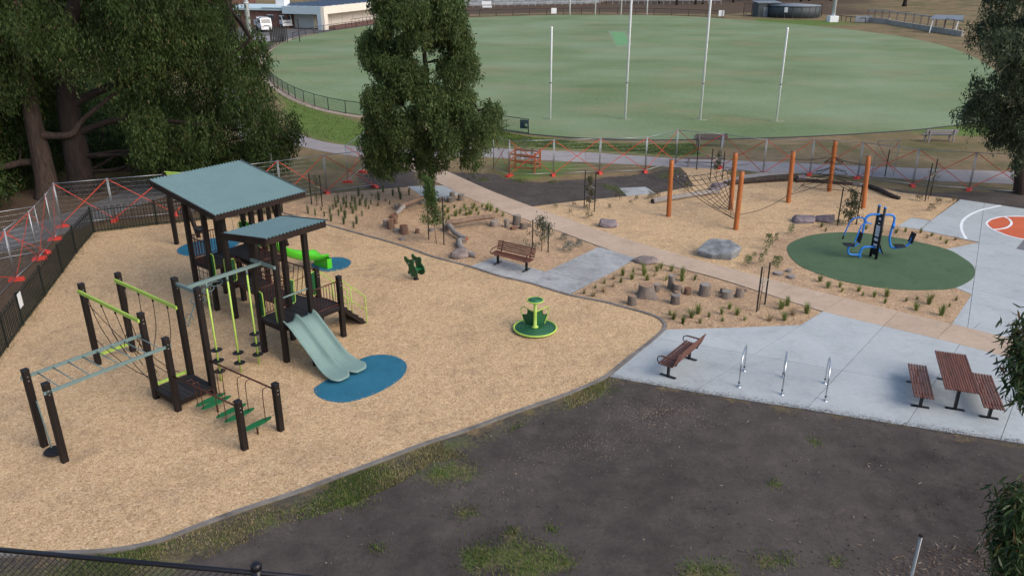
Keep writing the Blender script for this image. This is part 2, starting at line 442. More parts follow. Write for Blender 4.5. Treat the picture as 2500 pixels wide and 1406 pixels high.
slab_mat("kerb", (.12, .11, .10), (.235, .22, .205), .45, big=1.5)
slab_mat("blue_rubber", (.016, .115, .185), (.028, .155, .240), .2, .85)
slab_mat("green_rubber", (.054, .098, .050), (.080, .132, .070), .2, .88)
slab_mat("court_orange", (.50, .105, .045), (.60, .14, .062), .12, .7)
slab_mat("line_paint", (.68, .71, .74), (.80, .82, .84), .1, .6)
slab_mat("key_paint", (.12, .12, .13), (.17, .17, .18), .15, .7)

def sheet(name, pts, z, m, thick=None, kind="structure", parent=None):
    o = MB().prism([(p[0], p[1]) for p in pts], (z - (thick or .05)), z).build(name, m, parent)
    if parent is None: tag(o, kind=kind)
    return o
def half(poly, p, n, gap):
    """part of poly on the side n of point p, kept gap away from the cut"""
    out = []
    for i in range(len(poly)):
        a = poly[i]; b_ = poly[(i + 1) % len(poly)]
        da = (a[0] - p[0]) * n[0] + (a[1] - p[1]) * n[1] - gap; db = (b_[0] - p[0]) * n[0] + (b_[1] - p[1]) * n[1] - gap
        if da >= 0: out.append(a)
        if (da > 0 > db) or (da < 0 < db):
            t = da / (da - db); out.append((a[0] + (b_[0] - a[0]) * t, a[1] + (b_[1] - a[1]) * t))
    return out
def slabs(name, pts, cuts, z, m, depth=.018):
    """paved area: dark joint bed as the structure, each slab between the joints a child"""
    polys = [[(p[0], p[1]) for p in pts]]
    for a, b_ in cuts:
        d = (b_ - a); n = (-d.y / d.length, d.x / d.length); new = []
        for q in polys:
            s1 = half(q, a, n, .008); s2 = half(q, a, (-n[0], -n[1]), .008)
            new += [s for s in (s1, s2) if len(s) > 2]
        polys = new
    base = sheet(name, pts, z - depth, "joint")
    for q in polys: MB().prism(q, z - depth + .001, z).build("slab", m, base)
    return base
def strip(name, pts, w, z0, z1, m, parent=None):
    pts = [Vector(p) for p in pts]; L = []; Rr = []
    for i, p in enumerate(pts):
        a = pts[max(0, i - 1)]; b_ = pts[min(len(pts) - 1, i + 1)]; d = (b_ - a); d.z = 0; d.normalize(); n = Vector((-d.y, d.x, 0))
        L.append(p + n * w / 2); Rr.append(p - n * w / 2)
    mb = MB(); k = len(pts); vs = []
    for i in range(k): vs += [(L[i].x, L[i].y, z0), (L[i].x, L[i].y, z1), (Rr[i].x, Rr[i].y, z1), (Rr[i].x, Rr[i].y, z0)]
    fs = []
    for i in range(k - 1):
        a = 4 * i; e = a + 4
        fs += [(a + 1, a + 2, e + 2, e + 1), (a, a + 1, e + 1, e), (a + 2, a + 3, e + 3, e + 2)]
    fs += [(0, 3, 2, 1), (4 * k - 4, 4 * k - 3, 4 * k - 2, 4 * k - 1)]
    return mb.add(vs, fs).build(name, m, parent)

# ---- oval
OVAL_PX = [(1230, 318), (1130, 305), (1010, 295), (885, 282), (800, 267), (730, 244), (680, 214), (655, 189), (645, 165), (648, 141), (665, 120), (700, 102), (760, 86), (830, 74), (930, 60), (1030, 51), (1130, 45), (1250, 40.5), (1390, 37.5), (1580, 38.5), (1700, 42), (1800, 49), (1900, 56), (2000, 65), (2100, 76), (2200, 90), (2290, 109), (2360, 132), (2420, 165), (2450, 200), (2460, 235), (2440, 270), (2390, 297), (2300, 309), (2200, 319), (2000, 331), (1800, 338), (1600, 341), (1450, 338), (1320, 329)]
OVAL = spline(gl(OVAL_PX), 4, True)
m, nt, b = new_mat("oval_turf"); P_ = position(nt)
st = nt.nodes.new("ShaderNodeMapping"); st.inputs["Scale"].default_value = (.055, .085, 1); st.inputs["Rotation"].default_value = (0, 0, .25); nt.links.new(P_, st.inputs[0])
nb = noise(nt, 1.0, 6, st.outputs[0], .6); nf = noise(nt, 2.5, 5, P_, .7); nn = noise(nt, .06, 4, P_)
f = math_(nt, 'ADD', math_(nt, 'MULTIPLY', nb, .6), math_(nt, 'MULTIPLY', nf, .4))
r = ramp(nt, [(.30, (.090, .128, .043)), (.42, (.118, .168, .063)), (.53, (.150, .210, .094)), (.66, (.200, .268, .145))]); nt.links.new(f, r.inputs[0])
# brown worn patches, chiefly in front of the near goal
wp = math_(nt, 'MULTIPLY', math_(nt, 'SUBTRACT', noise(nt, 1.6, 5, st.outputs[0], .6), .50, True), 6.0, True)
c = mixc(nt, r.outputs[0], (.235, .205, .105), math_(nt, 'MULTIPLY', wp, .5))
dew = math_(nt, 'MULTIPLY', math_(nt, 'SUBTRACT', noise(nt, .045, 4, P_, .6), .46, True), 5.0, True)
c = mixc(nt, c, (.255, .315, .215), math_(nt, 'MULTIPLY', dew, .35))
nt.links.new(c, b.inputs["Base Color"]); b.inputs["Roughness"].default_value = .8; b.inputs["Specular IOR Level"].default_value = .3
bump(nt, b, nf, .3, .03)
sheet("oval_turf", OVAL, .012, m)
mat("dark_edging", (.05, .05, .05), .9, .3, 3)
mat("pale_sand", (.34, .27, .20), .95, .25, 2)
far_strip = spline(gl([(885, 286), (800, 271), (730, 248), (677, 216), (651, 190), (641, 165), (644, 140), (662, 118), (698, 100), (760, 83)]), 4)
tag(strip("oval_perimeter_strip", far_strip, .9, -.03, .016, "pale_sand"), kind="structure")
tag(strip("oval_kerb", spline(gl([(1230, 320), (1320, 331), (1450, 340), (1600, 343), (1800, 340), (2000, 333), (2200, 321), (2300, 311), (2392, 299), (2445, 272)]), 4), .22, -.03, .04, "dark_edging"), kind="structure")
mat("line_turf", (.16, .22, .09), .9, .3, 3)
tag(strip("boundary_line", spline(gl([(1010, 272), (870, 238), (770, 205), (715, 172), (700, 145), (707, 128), (722, 118)]), 5), .28, 0, .017, "line_turf"), kind="structure")
mat("pitch_green", (.125, .285, .115), .8, .15, .6)
pitch = gl([(1490, 78), (1525, 80), (1537, 108), (1505, 113)])
sheet("cricket_pitch", pitch, .02, "pitch_green")
mat("pitch_border", (.19, .225, .135), .9, .3, .4)
sheet("pitch_surround", gl([(1484, 75), (1530, 77), (1545, 112), (1503, 118)]), .016, "pitch_border")

# ---- footpaths
fp_top = gl([(719, 322), (774, 343), (850, 356), (960, 362), (1060, 362), (1180, 362), (1300, 367), (1420, 372), (1540, 380), (1660, 388), (1800, 393), (1930, 398), (2050, 404), (2284, 413), (2482, 420), (2700, 430)])
fp_bot = gl([(2700, 465), (2478, 450), (2284, 442), (2129, 432), (1980, 425), (1860, 419), (1740, 413), (1636, 408), (1540, 402), (1372, 394), (1180, 384), (1080, 383), (985, 388), (900, 386), (800, 372), (735, 358), (700, 352)])
fpath = slabs("footpath", spline(fp_top, 3) + spline(fp_bot, 3) + gl([(660, 368), (600, 358), (640, 345)]), [(g(x, 300), g(x + dx, 480)) for x, dx in ((880, -60), (1230, -10), (1420, 20), (1620, 30), (1840, 50), (2060, 70), (2300, 90))], .012, "path_concrete", .012)
as_top = gl([(650, 368), (567, 388), (480, 418), (400, 440), (320, 462), (220, 500), (100, 540), (0, 565), (-150, 600), (-400, 660)])
as_bot = gl([(-400, 760), (-150, 665), (0, 618), (110, 585), (220, 548), (330, 505), (430, 470), (520, 438), (600, 410), (668, 384)])
sheet("asphalt_path", spline(as_top, 3) + spline(as_bot, 3), .010, "asphalt")
sheet("footpath_west", spline(gl([(640, 345), (610, 300), (585, 230), (575, 180), (600, 150), (640, 135)]), 3) + spline(gl([(610, 128), (560, 150), (530, 190), (540, 250), (570, 310), (600, 358)]), 3), .008, "path_concrete")
sheet("car_park", gl([(300, 95), (560, 96), (650, 96), (690, 104), (700, 100), (760, 84), (900, 66), (1000, 50), (960, 30), (700, 40), (300, 55)]), .007, "asphalt")
sheet("car_park_apron", gl([(600, 92), (660, 88), (690, 97), (640, 104)]), .012, "path_concrete")
tp_low = spline(gl([(940, 392), (966, 402), (1010, 420), (1085, 455), (1133, 480), (1250, 525), (1363, 565), (1462, 602), (1553, 632), (1650, 654), (1751, 698 - 18), (1889, 724), (2008, 761), (2100, 784), (2290, 829), (2440, 868), (2560, 899), (2760, 950)]), 3)
tp_up = spline(gl([(2760, 905), (2560, 851), (2500, 836), (2324, 792), (2192, 761), (2063, 729), (1938, 698), (1800, 661), (1660, 624), (1530, 585), (1477, 568), (1391, 537), (1297, 505), (1226, 478), (1173, 456), (1098, 422), (1050, 402), (1010, 388)]), 3)
z4b = (1400, 560, .26); z3b = (1880, 460, .248)
tan_cuts = [(zg(z4b, *a), zg(z4b, *b_)) for a, b_ in (((1240, 310), (1080, 390)), ((1600, 410), (1420, 490)), ((2060, 530), (1880, 635)), ((2500, 680), (2350, 770)))] + [(zg(z3b, *a), zg(z3b, *b_)) for a, b_ in (((1260, 1215), (1110, 1365)), ((1790, 1340), (1700, 1425)))] + [(g(2500, 836), g(2466, 875)), (g(1530, 585), g(1466, 606)), (g(1420, 546), g(1350, 562)), (g(1297, 505), g(1225, 517)), (g(1173, 456), g(1100, 464))]
slabs("tan_path", tp_low + tp_up, tan_cuts, .030, "tan_concrete", .016)
z5b = (1480, 760, .24); z6b = (2050, 740, .263)
plaza = gl([(1488, 921), (1560, 862), (1627, 806), (1800, 801), (1954, 795), (2006, 763)]) + [p for p in tp_low if g(2008, 761).x - .01 < p.x] 
plaza = [p.copy() for p in plaza] + gl([(2760, 1130), (2500, 1084), (2300, 1054), (2050, 1014), (1967, 1000), (1820, 978), (1691, 957), (1560, 934)])
pl_cuts = [(g(1691, 958), g(2010, 762)), (g(1967, 1001), g(2155, 799)), (zg(z6b, 610, 1140), zg(z6b, 1095, 415)), (zg(z6b, 1490, 1275), zg(z6b, 1640, 870)), (g(1840, 868), g(2500, 985))]
slabs("picnic_plaza", plaza, pl_cuts, .026, "concrete", .016)
circ = spline([zg(z3b, *p) for p in ((165, 600), (225, 530), (400, 468), (600, 443), (830, 440), (1100, 468), (1400, 520), (1740, 605), (1900, 690), (1990, 760), (2017, 830), (1980, 905), (1820, 985), (1600, 1005), (1250, 1000), (900, 955), (600, 888), (350, 795), (230, 715))], 4, True)
sheet("green_rubber_pad", circ, .036, "green_rubber")
court = gl([(2344, 488), (2500, 511), (2900, 575), (2900, 935), (2760, 905), (2500, 836), (2324, 792), (2373, 720), (2300, 690), (2250, 640), (2313, 609), (2392, 593), (2247, 563), (2274, 539)])
slabs("basketball_court", court, [(g(2373, 720), g(2380, 668)), (g(2344, 700), g(2900, 830))], .026, "concrete", .016)
sheet("court_step_slab", gl([(2191, 554), (2225, 532), (2271, 539.5), (2246, 561.5)]), .024, "concrete")
zc = (2300, 480, .1138)
orange = spline([zg(zc, *p) for p in ((950, 590), (985, 540), (1050, 500), (1200, 458), (1330, 443), (1500, 437), (1758, 437), (2300, 455), (2900, 520), (3200, 640), (3100, 800), (2600, 920), (2200, 960), (1758, 930), (1400, 848), (1250, 790), (1100, 728), (1000, 660))], 4, True)
sheet("court_circle", orange, .031, "court_orange")
sheet("court_key", [zg(zc, *p) for p in ((1758, 935), (1590, 1130), (2400, 1290), (2600, 1080))], .034, "key_paint")
tag(strip("three_point_line", spline([zg(zc, *p) for p in ((1260, 200), (1050, 250), (860, 292), (640, 378), (485, 480), (422, 570), (408, 660), (430, 760), (475, 850), (515, 918))], 4), .13, .02, .031, "line_paint"), kind="structure")
tag(strip("court_circle_line", orange + orange[:1], .11, .02, .038, "line_paint"), kind="structure")
tag(strip("free_throw_line", spline([zg(zc, *p) for p in ((1335, 445), (1440, 505), (1485, 580), (1450, 640), (1350, 690), (1200, 715), (1095, 722))], 4), .11, .02, .042, "line_paint"), kind="structure")
z7 = (1050, 480, .2845)
oldslab = gl([(1147, 652), (1209, 629), (1332, 665), (1462, 604), (1553, 632), (1502, 662), (1443, 692), (1389, 721), (1292, 691), (1221, 675)])
slabs("old_slab", oldslab, [(zg(z7, 820, 735), zg(z7, 990, 650)), (zg(z7, 1250, 555), zg(z7, 1590, 640)), (zg(z7, 1100, 670), zg(z7, 1380, 745))], .028, "old_concrete", .012)
sheet("stump_side_slab", gl([(996, 456), (1088, 454), (1120, 474), (1090, 492), (1046, 490)]), .022, "concrete")
sheet("soil_slab", gl([(1511, 460), (1575, 457), (1602, 473), (1531, 479)]), .020, "old_concrete")

# ---- playground woodchip and planting beds
edge_px = [(-140, 1362), (0, 1357), (128, 1352), (208, 1350), (272, 1345), (336, 1335), (400, 1318), (480, 1287), (560, 1257), (640, 1230), (720, 1204), (800, 1174), (926, 1127), (1034, 1086), (1160, 1044), (1268, 1004), (1376, 967), (1448, 937), (1484, 917), (1530, 880), (1580, 842), (1614, 813), (1624, 797), (1614, 782), (1590, 770), (1534, 754), (1477, 739), (1388, 721), (1292, 692), (1221, 676), (1150, 653), (1078, 634), (1050, 626), (974, 599), (874, 571), (812, 554), (782, 546), (690, 521)]
EDGE = spline(gl(edge_px), 4)
FENCE_PX = [(690, 519), (540, 534), (384, 550), (230, 569), (188, 619), (153.6, 667), (111, 724), (57.7, 795), (20, 848), (-40, 935)]
PLAY = EDGE + gl(FENCE_PX[1:]) + [Vector((-17.2, 19.5, 0)), Vector((-16.6, 15.5, 0))]
sheet("playground_woodchip", PLAY, .018, "woodchip")
tag(strip("timber_edging", EDGE, .125, -.05, .055, "kerb"), kind="structure")
bed1 = [p for p in EDGE if p.y > g(1150, 653).y - .01]
bed1 = bed1 + gl([(690, 500), (760, 480), (860, 468), (930, 463), (998, 457), (1046, 490), (1120, 474), (1133, 480), (1250, 526), (1363, 566), (1462, 604), (1332, 665), (1209, 629)])
sheet("planting_bed", bed1, .016, "bed_mulch")
bed2 = [p for p in EDGE if g(1388, 721).x - .05 < p.x and p.y > g(1624, 797).y - .05 and p.y < 29.9]
bed2 = list(reversed(bed2))
bed2 = gl([(1389, 722), (1443, 692), (1502, 662), (1553, 633), (1650, 655), (1751, 682), (1889, 725), (2006, 762), (1954, 795), (1800, 801), (1627, 805), (1622, 793), (1612, 782), (1590, 770), (1534, 754), (1477, 739)])
sheet("stump_bed", bed2, .016, "bed_mulch")
bed3 = gl([(1226, 480), (1297, 505.6), (1396, 493), (1528, 480), (1600, 473), (1660, 462), (1693, 455), (1676, 424), (1662, 410), (1765, 414), (1790, 436), (1950, 430), (2090, 446), (2199, 471), (2338, 487), (2274, 538), (2225, 531), (2190, 554), (2247, 563), (2394, 593), (2313, 609), (2260, 640), (2300, 690), (2373, 720), (2324, 792), (2192, 761), (2063, 729), (1938, 698), (1800, 661), (1660, 624), (1530, 585), (1477, 568), (1391, 537), (1297, 505.7)])
sheet("climbing_woodchip", bed3, .014, "woodchip")
bed4 = gl([(1800, 655), (1850, 615), (1890, 585), (1935, 560), (2010, 548), (2120, 545), (2190, 553), (2247, 562.5), (2394, 592.5), (2313, 608.5), (2260, 640), (2300, 690), (2373, 719.5), (2324, 791), (2192, 760), (2063, 728), (1938, 697)])
sheet("gym_bed", bed4, .017, "bed_mulch")
z4 = (400, 620, .3557); z2 = (340, 350, .2844)
sheet("slide_mat", spline([zg(z4, *p) for p in ((1030, 935), (1075, 893), (1200, 822), (1330, 735), (1440, 698), (1560, 700), (1645, 735), (1668, 785), (1625, 860), (1500, 940), (1350, 1000), (1230, 1022), (1130, 1012), (1060, 983))], 4, True), .028, "blue_rubber")
sheet("green_slide_mat", spline([zg(z4, *p) for p in ((1010, 85), (1060, 50), (1130, 30), (1215, 26), (1275, 45), (1285, 68), (1255, 98), (1200, 115), (1130, 124), (1050, 112))], 4, True), .028, "blue_rubber")
sheet("swing_mat", spline(gl([(431, 613), (448, 600), (485, 589), (520, 583), (560, 582), (585, 592), (565, 608), (520, 621), (480, 626), (445, 624)]), 4, True), .028, "blue_rubber")
# ================================================================ PLAY STRUCTURE (one bolted unit; local axes u, w, h)
mat("dark_timber", (.0085, .0065, .0062), .6, .4, 3.0, .3, 30, stretch=(6, 6, .8), spec=.25, c2=(.015, .010, .009))
mat("deck_timber", (.012, .011, .013), .7, .4, 4.0, .3, 40, stretch=(1, 8, 1), objrand=.35, c2=(.022, .020, .022))
mat("fascia", (.011, .0075, .007), .55, .35, 2.0, spec=.25, c2=(.024, .014, .012))
mat("roof_steel", (.17, .265, .265), .65, .06, 1.2, spec=.25)
mat("lime", (.36, .53, .095), .4, .07, 3)
mat("pale_blue", (.14, .205, .198), .45, .10, 3)
mat("slide_plastic", (.175, .262, .242), .42, .10, 1.2, .1, 200)
mat("green_plastic", (.07, .46, .025), .32, .06, 1.5)
mat("dark_green", (.012, .085, .028), .45, .15, 3)
mat("mid_green", (.012, .125, .042), .5, .15, 3)
mat("brown_steel", (.062, .018, .012), .5, .2, 4)
mat("rope", (.030, .022, .017), .9, .3, 8)
mat("black_rubber", (.010, .010, .013), .7, .3, 6)
mat("galv", (.31, .33, .35), .42, .10, 6, metal=.75, spec=.5)
mat("bolt", (.55, .55, .55), .35, .1, 6, metal=.8)
PO = Vector((-9.94, 20.56, 0)); PR = math.atan2(-.613, .79)
ps = empty("play_structure", PO, PR, "large dark timber play structure with two blue-grey corrugated roofs, slides and climbing frames", "playground")
POSTS = {}
def post(n, u, w, h, s=.15):
    mb = MB().cbox((0, 0, h / 2 - .1), (s, s, h + .2), .014)
    o = mb.build("post", "dark_timber", ps, (u, w, 0)); POSTS[n] = o
    cap = MB().cbox((0, 0, 0), (s + .012, s + .012, .03), .01).build("post_cap", "black_rubber", o, (0, 0, h + .012))
    for z in (h - .18, h - .30):
        MB().tube([(s / 2 - .004, 0, z), (s / 2 + .012, 0, z)], .016, 8).build("bolt", "bolt", o)
    return o
for n, u, w, h in (("P1", -1.2, -3.3, 2.38), ("P2", 0, -3.3, 2.38), ("P3", -4.8, 0, 2.88), ("P4", -4.8, 1.2, 2.88), ("P5", -1.2, 0, 2.85), ("P6", 0, 0, 2.40),
                   ("P7", -1.2, 1.2, 3.58), ("P8", 0, 1.2, 3.54), ("Q1", 3.3, 0, 1.52), ("Q2", 3.3, 1.2, 1.52), ("R1", 0, 6.42, 2.30), ("R2", -1.2, 6.42, 2.33)):
    post(n, u, w, h, .17)
def roofz2(u): return 4.30 + (u + 1.85) / 2.35 * .30
def roofz1(u): return 4.97 + (u + 7.6) / 4.05 * (-.60)
for n, u, w in (("T1", 0, 3.95), ("T2", -1.2, 3.95), ("T3", 0, 5.15), ("T4", -1.2, 5.15)):
    MB().cbox((0, 0, (roofz2(u) - .2) / 2 - .1), (.17, .17, roofz2(u)), .014).build("post", "dark_timber", ps, (u, w, 0))
for u in (-6.8, -5.6, -4.4):
    for w in (5.0, 6.2, 7.4):
        if (u, w) == (-5.6, 6.2): continue
        MB().cbox((0, 0, (roofz1(u) - .2) / 2 - .1), (.17, .17, roofz1(u)), .014).build("post", "dark_timber", ps, (u, w, 0))
MB().cbox((0, 0, .9), (.17, .17, 2.0), .014).build("post", "dark_timber", ps, (-5.6, 6.2, 0))

# ---- roofs: corrugated sheet, dark fascia boards, rafters
def make_roof(u0, u1, w0, w1, zf, pitch=.13, amp=.026):
    n = int((w1 - w0) / pitch) * 6; top = []; bot = []
    for i in range(n + 1):
        w = w0 + (w1 - w0) * i / n; dz = amp * math.cos(2 * math.pi * i / 6)
        top += [(u0, w, zf(u0) + dz), (u1, w, zf(u1) + dz)]; bot += [(u0, w, zf(u0) + dz - .005), (u1, w, zf(u1) + dz - .005)]
    root = MB().add(top, [(2 * i, 2 * i + 1, 2 * i + 3, 2 * i + 2) for i in range(n)], True)
    root.add(bot, [(2 * i, 2 * i + 2, 2 * i + 3, 2 * i + 1) for i in range(n)], True)
    sh = root.build("roof_sheet", "roof_steel", ps)
    d = .20; k = .05
    for a, b_ in (((u0 + k, w0 + k), (u1 - k, w0 + k)), ((u0 + k, w1 - k), (u1 - k, w1 - k)), ((u0 + k, w0 + k), (u0 + k, w1 - k)), ((u1 - k, w0 + k), (u1 - k, w1 - k))):
        MB().bar((a[0], a[1], zf(a[0]) - .02 - d / 2), (b_[0], b_[1], zf(b_[0]) - .02 - d / 2), .045, d).build("fascia_board", "fascia", sh)
    for w in (w0 + (w1 - w0) * .32, w0 + (w1 - w0) * .68):
        MB().bar((u0 + .1, w, zf(u0 + .1) - .12), (u1 - .1, w, zf(u1 - .1) - .12), .07, .16).build("rafter", "dark_timber", sh)
    # steel barge capping along the two sloped sides
    for w in (w0, w1):
        MB().bar((u0, w, zf(u0) + .012), (u1, w, zf(u1) + .012), .07, .016).build("barge_capping", "fascia", sh)
    return sh
make_roof(-1.85, .50, 3.34, 5.76, roofz2)
make_roof(-7.6, -3.55, 4.20, 8.15, roofz1)

# ---- decks: frame plus planks (planks run along u)
def deck(u0, u1, w0, w1, h, n=8):
    fr = MB()
    for a, b_ in (((u0, w0), (u1, w0)), ((u0, w1), (u1, w1)), ((u0, w0), (u0, w1)), ((u1, w0), (u1, w1))):
        fr.bar((a[0], a[1], h - .105), (b_[0], b_[1], h - .105), .06, .15)
    d = fr.build("deck", "dark_timber", ps)
    pw = (w1 - w0 + .06) / n
    for i in range(n):
        w = w0 - .03 + pw * (i + .5)
        MB().box(((u0 + u1) / 2, w, h - .015 + rnd.uniform(-.002, .002)), (u1 - u0 + .1, pw - .012, .030)).build("plank", "deck_timber", d)
    return d
deck(-1.2, 0, 0, 1.2, .36)
deck(-1.2, 0, 3.95, 5.15, 1.30)
deck(-1.2, 0, 5.22, 6.42, 1.24)
deck(-6.8, -5.6, 5.0, 6.2, 1.80); deck(-6.8, -5.6, 6.28, 7.4, 1.80)
deck(-5.53, -4.4, 6.28, 7.4, 1.80); deck(-5.53, -4.4, 5.0, 6.2, 1.35)

# ---- barriers of upright bars
def barrier(a, b_, h0, h1, n, m="brown_steel"):
    a = Vector(a); b_ = Vector(b_)
    root = MB().tube([(a.x, a.y, h1), (b_.x, b_.y, h1)], .022, 8).tube([(a.x, a.y, h0), (b_.x, b_.y, h0)], .022, 8).build("barrier", m, ps)
    for i in range(n):
        p = a.lerp(b_, (i + 1) / (n + 1)); MB().tube([(p.x, p.y, h0), (p.x, p.y, h1)], .011, 6, cap=False).build("baluster", m, root)
    return root
barrier((-1.2, 4.03), (-1.2, 5.07), 1.38, 2.32, 8)
barrier((0, 5.23), (0, 6.34), 1.30, 2.15, 8)
barrier((-6.8 + .08, 5.0), (-5.6 - .08, 5.0), 1.78, 2.72, 9)
barrier((-6.8, 5.08), (-6.8, 6.12), 1.88, 2.75, 8)
barrier((-4.4, 6.28), (-4.4, 7.32), 1.88, 2.75, 8)
barrier((-5.52, 7.4), (-4.48, 7.4), 1.88, 2.75, 8)

# ---- bridge between the towers: sagging planks, splayed bars
br = empty("bridge"); br.parent = ps
def sag(t): return 1.34 + (1.22 - 1.34) * t - .14 * math.sin(math.pi * t)
for i in range(22):
    t = (i + .5) / 22; u = -4.34 + 3.08 * t
    MB().box((u, 5.72, sag(t)), (.125, .95, .03)).build("plank", "deck_timber", br)
for w, s in ((5.16, -1), (6.30, 1)):
    top = [(-4.4 + 3.2 * k / 12, w + s * .02, sag(k / 12) + 1.12) for k in range(13)]
    low = [(-4.4 + 3.2 * k / 12, w - s * .02, sag(k / 12) + .02) for k in range(13)]
    MB().tube(top, .024, 8).build("handrail", "brown_steel", br)
    MB().tube(low, .024, 8).build("lower_rail", "brown_steel", br)
    for k in range(13):
        lo = Vector(low[k]); hi = Vector(top[min(12, max(0, k + (1 if k % 2 else -1) * 0))]) + Vector((.22, 0, 0))
        if k < 12: MB().tube([lo, hi], .013, 6, cap=False).build("baluster", "brown_steel", br)
for t in (.25, .5, .75):
    MB().tube([(-4.4 + 3.2 * t, 5.16, sag(t) + .55), (-4.4 + 3.2 * t + .5, 6.30, sag(t) + .9)], .014, 6).build("cross_brace", "brown_steel", br)

# ---- lime grab handles on dark green side panels at the deck openings
def handle(u, w, h, du, dw, panel=True):
    """du, dw: direction (unit) from the post into the opening"""
    r_ = MB().tube(spline([(u + du * .1, w + dw * .1, h + .98), (u + du * .22, w + dw * .22, h + .96), (u + du * .27, w + dw * .27, h + .86), (u + du * .27, w + dw * .27, h + .22), (u + du * .22, w + dw * .22, h + .12), (u + du * .1, w + dw * .1, h + .10)], 4), .019, 8).build("grab_handle", "lime", ps)
    if panel:
        p = MB().bar((u + du * .15, w + dw * .15, h + .12), (u + du * .15, w + dw * .15, h + .95), .02, .14, (du, dw, 0))
        p.build("side_panel", "dark_green", r_)
for a in ((-1.2, 3.95, 1.30, 1, 0), (0, 3.95, 1.30, -1, 0), (-1.2, 5.15, 1.26, 0, 1), (-1.2, 6.42, 1.26, 0, -1), (-5.6, 5.0, 1.35, 1, 0), (-4.4, 5.0, 1.35, -1, 0), (-4.4, 6.2, 1.35, 0, -1), (-4.4, 5.0, 1.35, 0, 1),
          (-5.6, 5.0, 1.80, -.25, .0), (-6.8, 6.2, 1.80, 0, 1), (-6.8, 7.4, 1.80, 0, -1), (-6.8, 7.4, 1.80, 1, 0), (-5.6, 7.4, 1.80, -1, 0)):
    handle(*a)

# ---- double slide, two lanes with a ridge between
SP = spline([(-.10, 0, 1.33), (.10, 0, 1.32), (.35, 0, 1.20), (.80, 0, .85), (1.25, 0, .50), (1.65, 0, .28), (2.00, 0, .20), (2.30, 0, .18), (2.62, 0, .165)], 5)
def slide_mesh(path, wmid, half0, half1, lanes, rim0, rim1, m, axis='u', umid=0, notch=.30):
    NS, NT = len(path), 16 * lanes + 1
    # arc-length parameter of the path
    cum = [0]
    for i in range(1, NS): cum.append(cum[-1] + (path[i] - path[i - 1]).length)
    tot = cum[-1]
    def at(d):
        d = max(0, min(tot - 1e-6, d))
        for i in range(1, NS):
            if d <= cum[i]:
                t = (d - cum[i - 1]) / (cum[i] - cum[i - 1]); return path[i - 1].lerp(path[i], t)
        return path[-1]
    vs = []; K = 30
    for a in range(K + 1):
        for b_ in range(NT):
            t = b_ / (NT - 1); lane = min(lanes - 1, int(t * lanes)); lt = t * lanes - lane      # 0..1 in lane
            x = abs(2 * lt - 1)                                                                   # 0 centre, 1 lane edge
            end = tot * (1 - notch * .5 * max(0, x - .35) ** 2 / .42)
            p = at(end * a / K); sfrac = a / K
            rim = (rim0 * (1 - smooth01(np.array((sfrac - .55) / .4))) + rim1 * smooth01(np.array((sfrac - .55) / .4))) if sfrac > .12 else rim0 * (.55 + .45 * sfrac / .12) if False else rim0 * (1 - float(smooth01((sfrac - .6) / .4))) + rim1 * float(smooth01((sfrac - .6) / .4))
            rim = float(rim)
            prof = rim * max(0.0, (x - .45) / .55) ** 1.7
            half = half0 + (half1 - half0) * float(smooth01((sfrac - .6) / .4))
            across = (t - .5) * 2 * half
            if axis == 'u': vs.append((p.x, wmid + across, p.z + prof))
            else: vs.append((umid + across, p.y, p.z + prof))
    fs = [(a * NT + b_, (a + 1) * NT + b_, (a + 1) * NT + b_ + 1, a * NT + b_ + 1) for a in range(K) for b_ in range(NT - 1)]
    if axis != 'u': fs = [tuple(reversed(f)) for f in fs]
    o = MB().add(vs, fs, True).build("slide", m, ps)
    md = o.modifiers.new("skin", 'SOLIDIFY'); md.thickness = .035; md.offset = -1
    return o
sl = slide_mesh(SP, 4.55, .60, .72, 2, .22, .045, "slide_plastic", notch=.14); sl["label"] = "wide pale blue-green double slide with two lanes"
MB().tube([(.02, 3.98, 2.30), (.02, 5.12, 2.30)], .028, 8).build("sit_down_bar", "pale_blue", ps)
MB().box((.95, 4.55, .22), (.08, .5, .60)).build("slide_leg", "dark_timber", sl)
GSP = spline([(0, 7.42, 1.86), (0, 7.7, 1.82), (0, 8.1, 1.55), (0, 8.7, 1.08), (0, 9.2, .80), (0, 9.7, .62), (0, 10.2, .50), (0, 10.75, .46)], 5)
gs = slide_mesh(GSP, 0, .40, .46, 1, .36, .26, "green_plastic", 'w', -6.1, .12); gs["label"] = "bright green single slide"
MB().add(*(lambda w0, w1, z0, z1: ([(-6.56, w0, 0), (-6.56, w1, 0), (-6.56, w1, z1), (-6.56, w0, z0), (-5.64, w0, 0), (-5.64, w1, 0), (-5.64, w1, z1), (-5.64, w0, z0)], [(3, 2, 1, 0), (4, 5, 6, 7), (0, 4, 7, 3), (1, 2, 6, 5)]))(10.45, 10.70, .50, .46)).build("slide_foot", "green_plastic", gs)
for s in (-6.6, -5.6):
    MB().tube([(s, 7.42, 1.85), (s, 7.42, 2.7)], .06, 8).build("slide_hood_side", "green_plastic", gs)
MB().tube([(-6.6, 7.42, 2.68), (-5.6, 7.42, 2.68)], .06, 8).build("slide_hood", "green_plastic", gs)

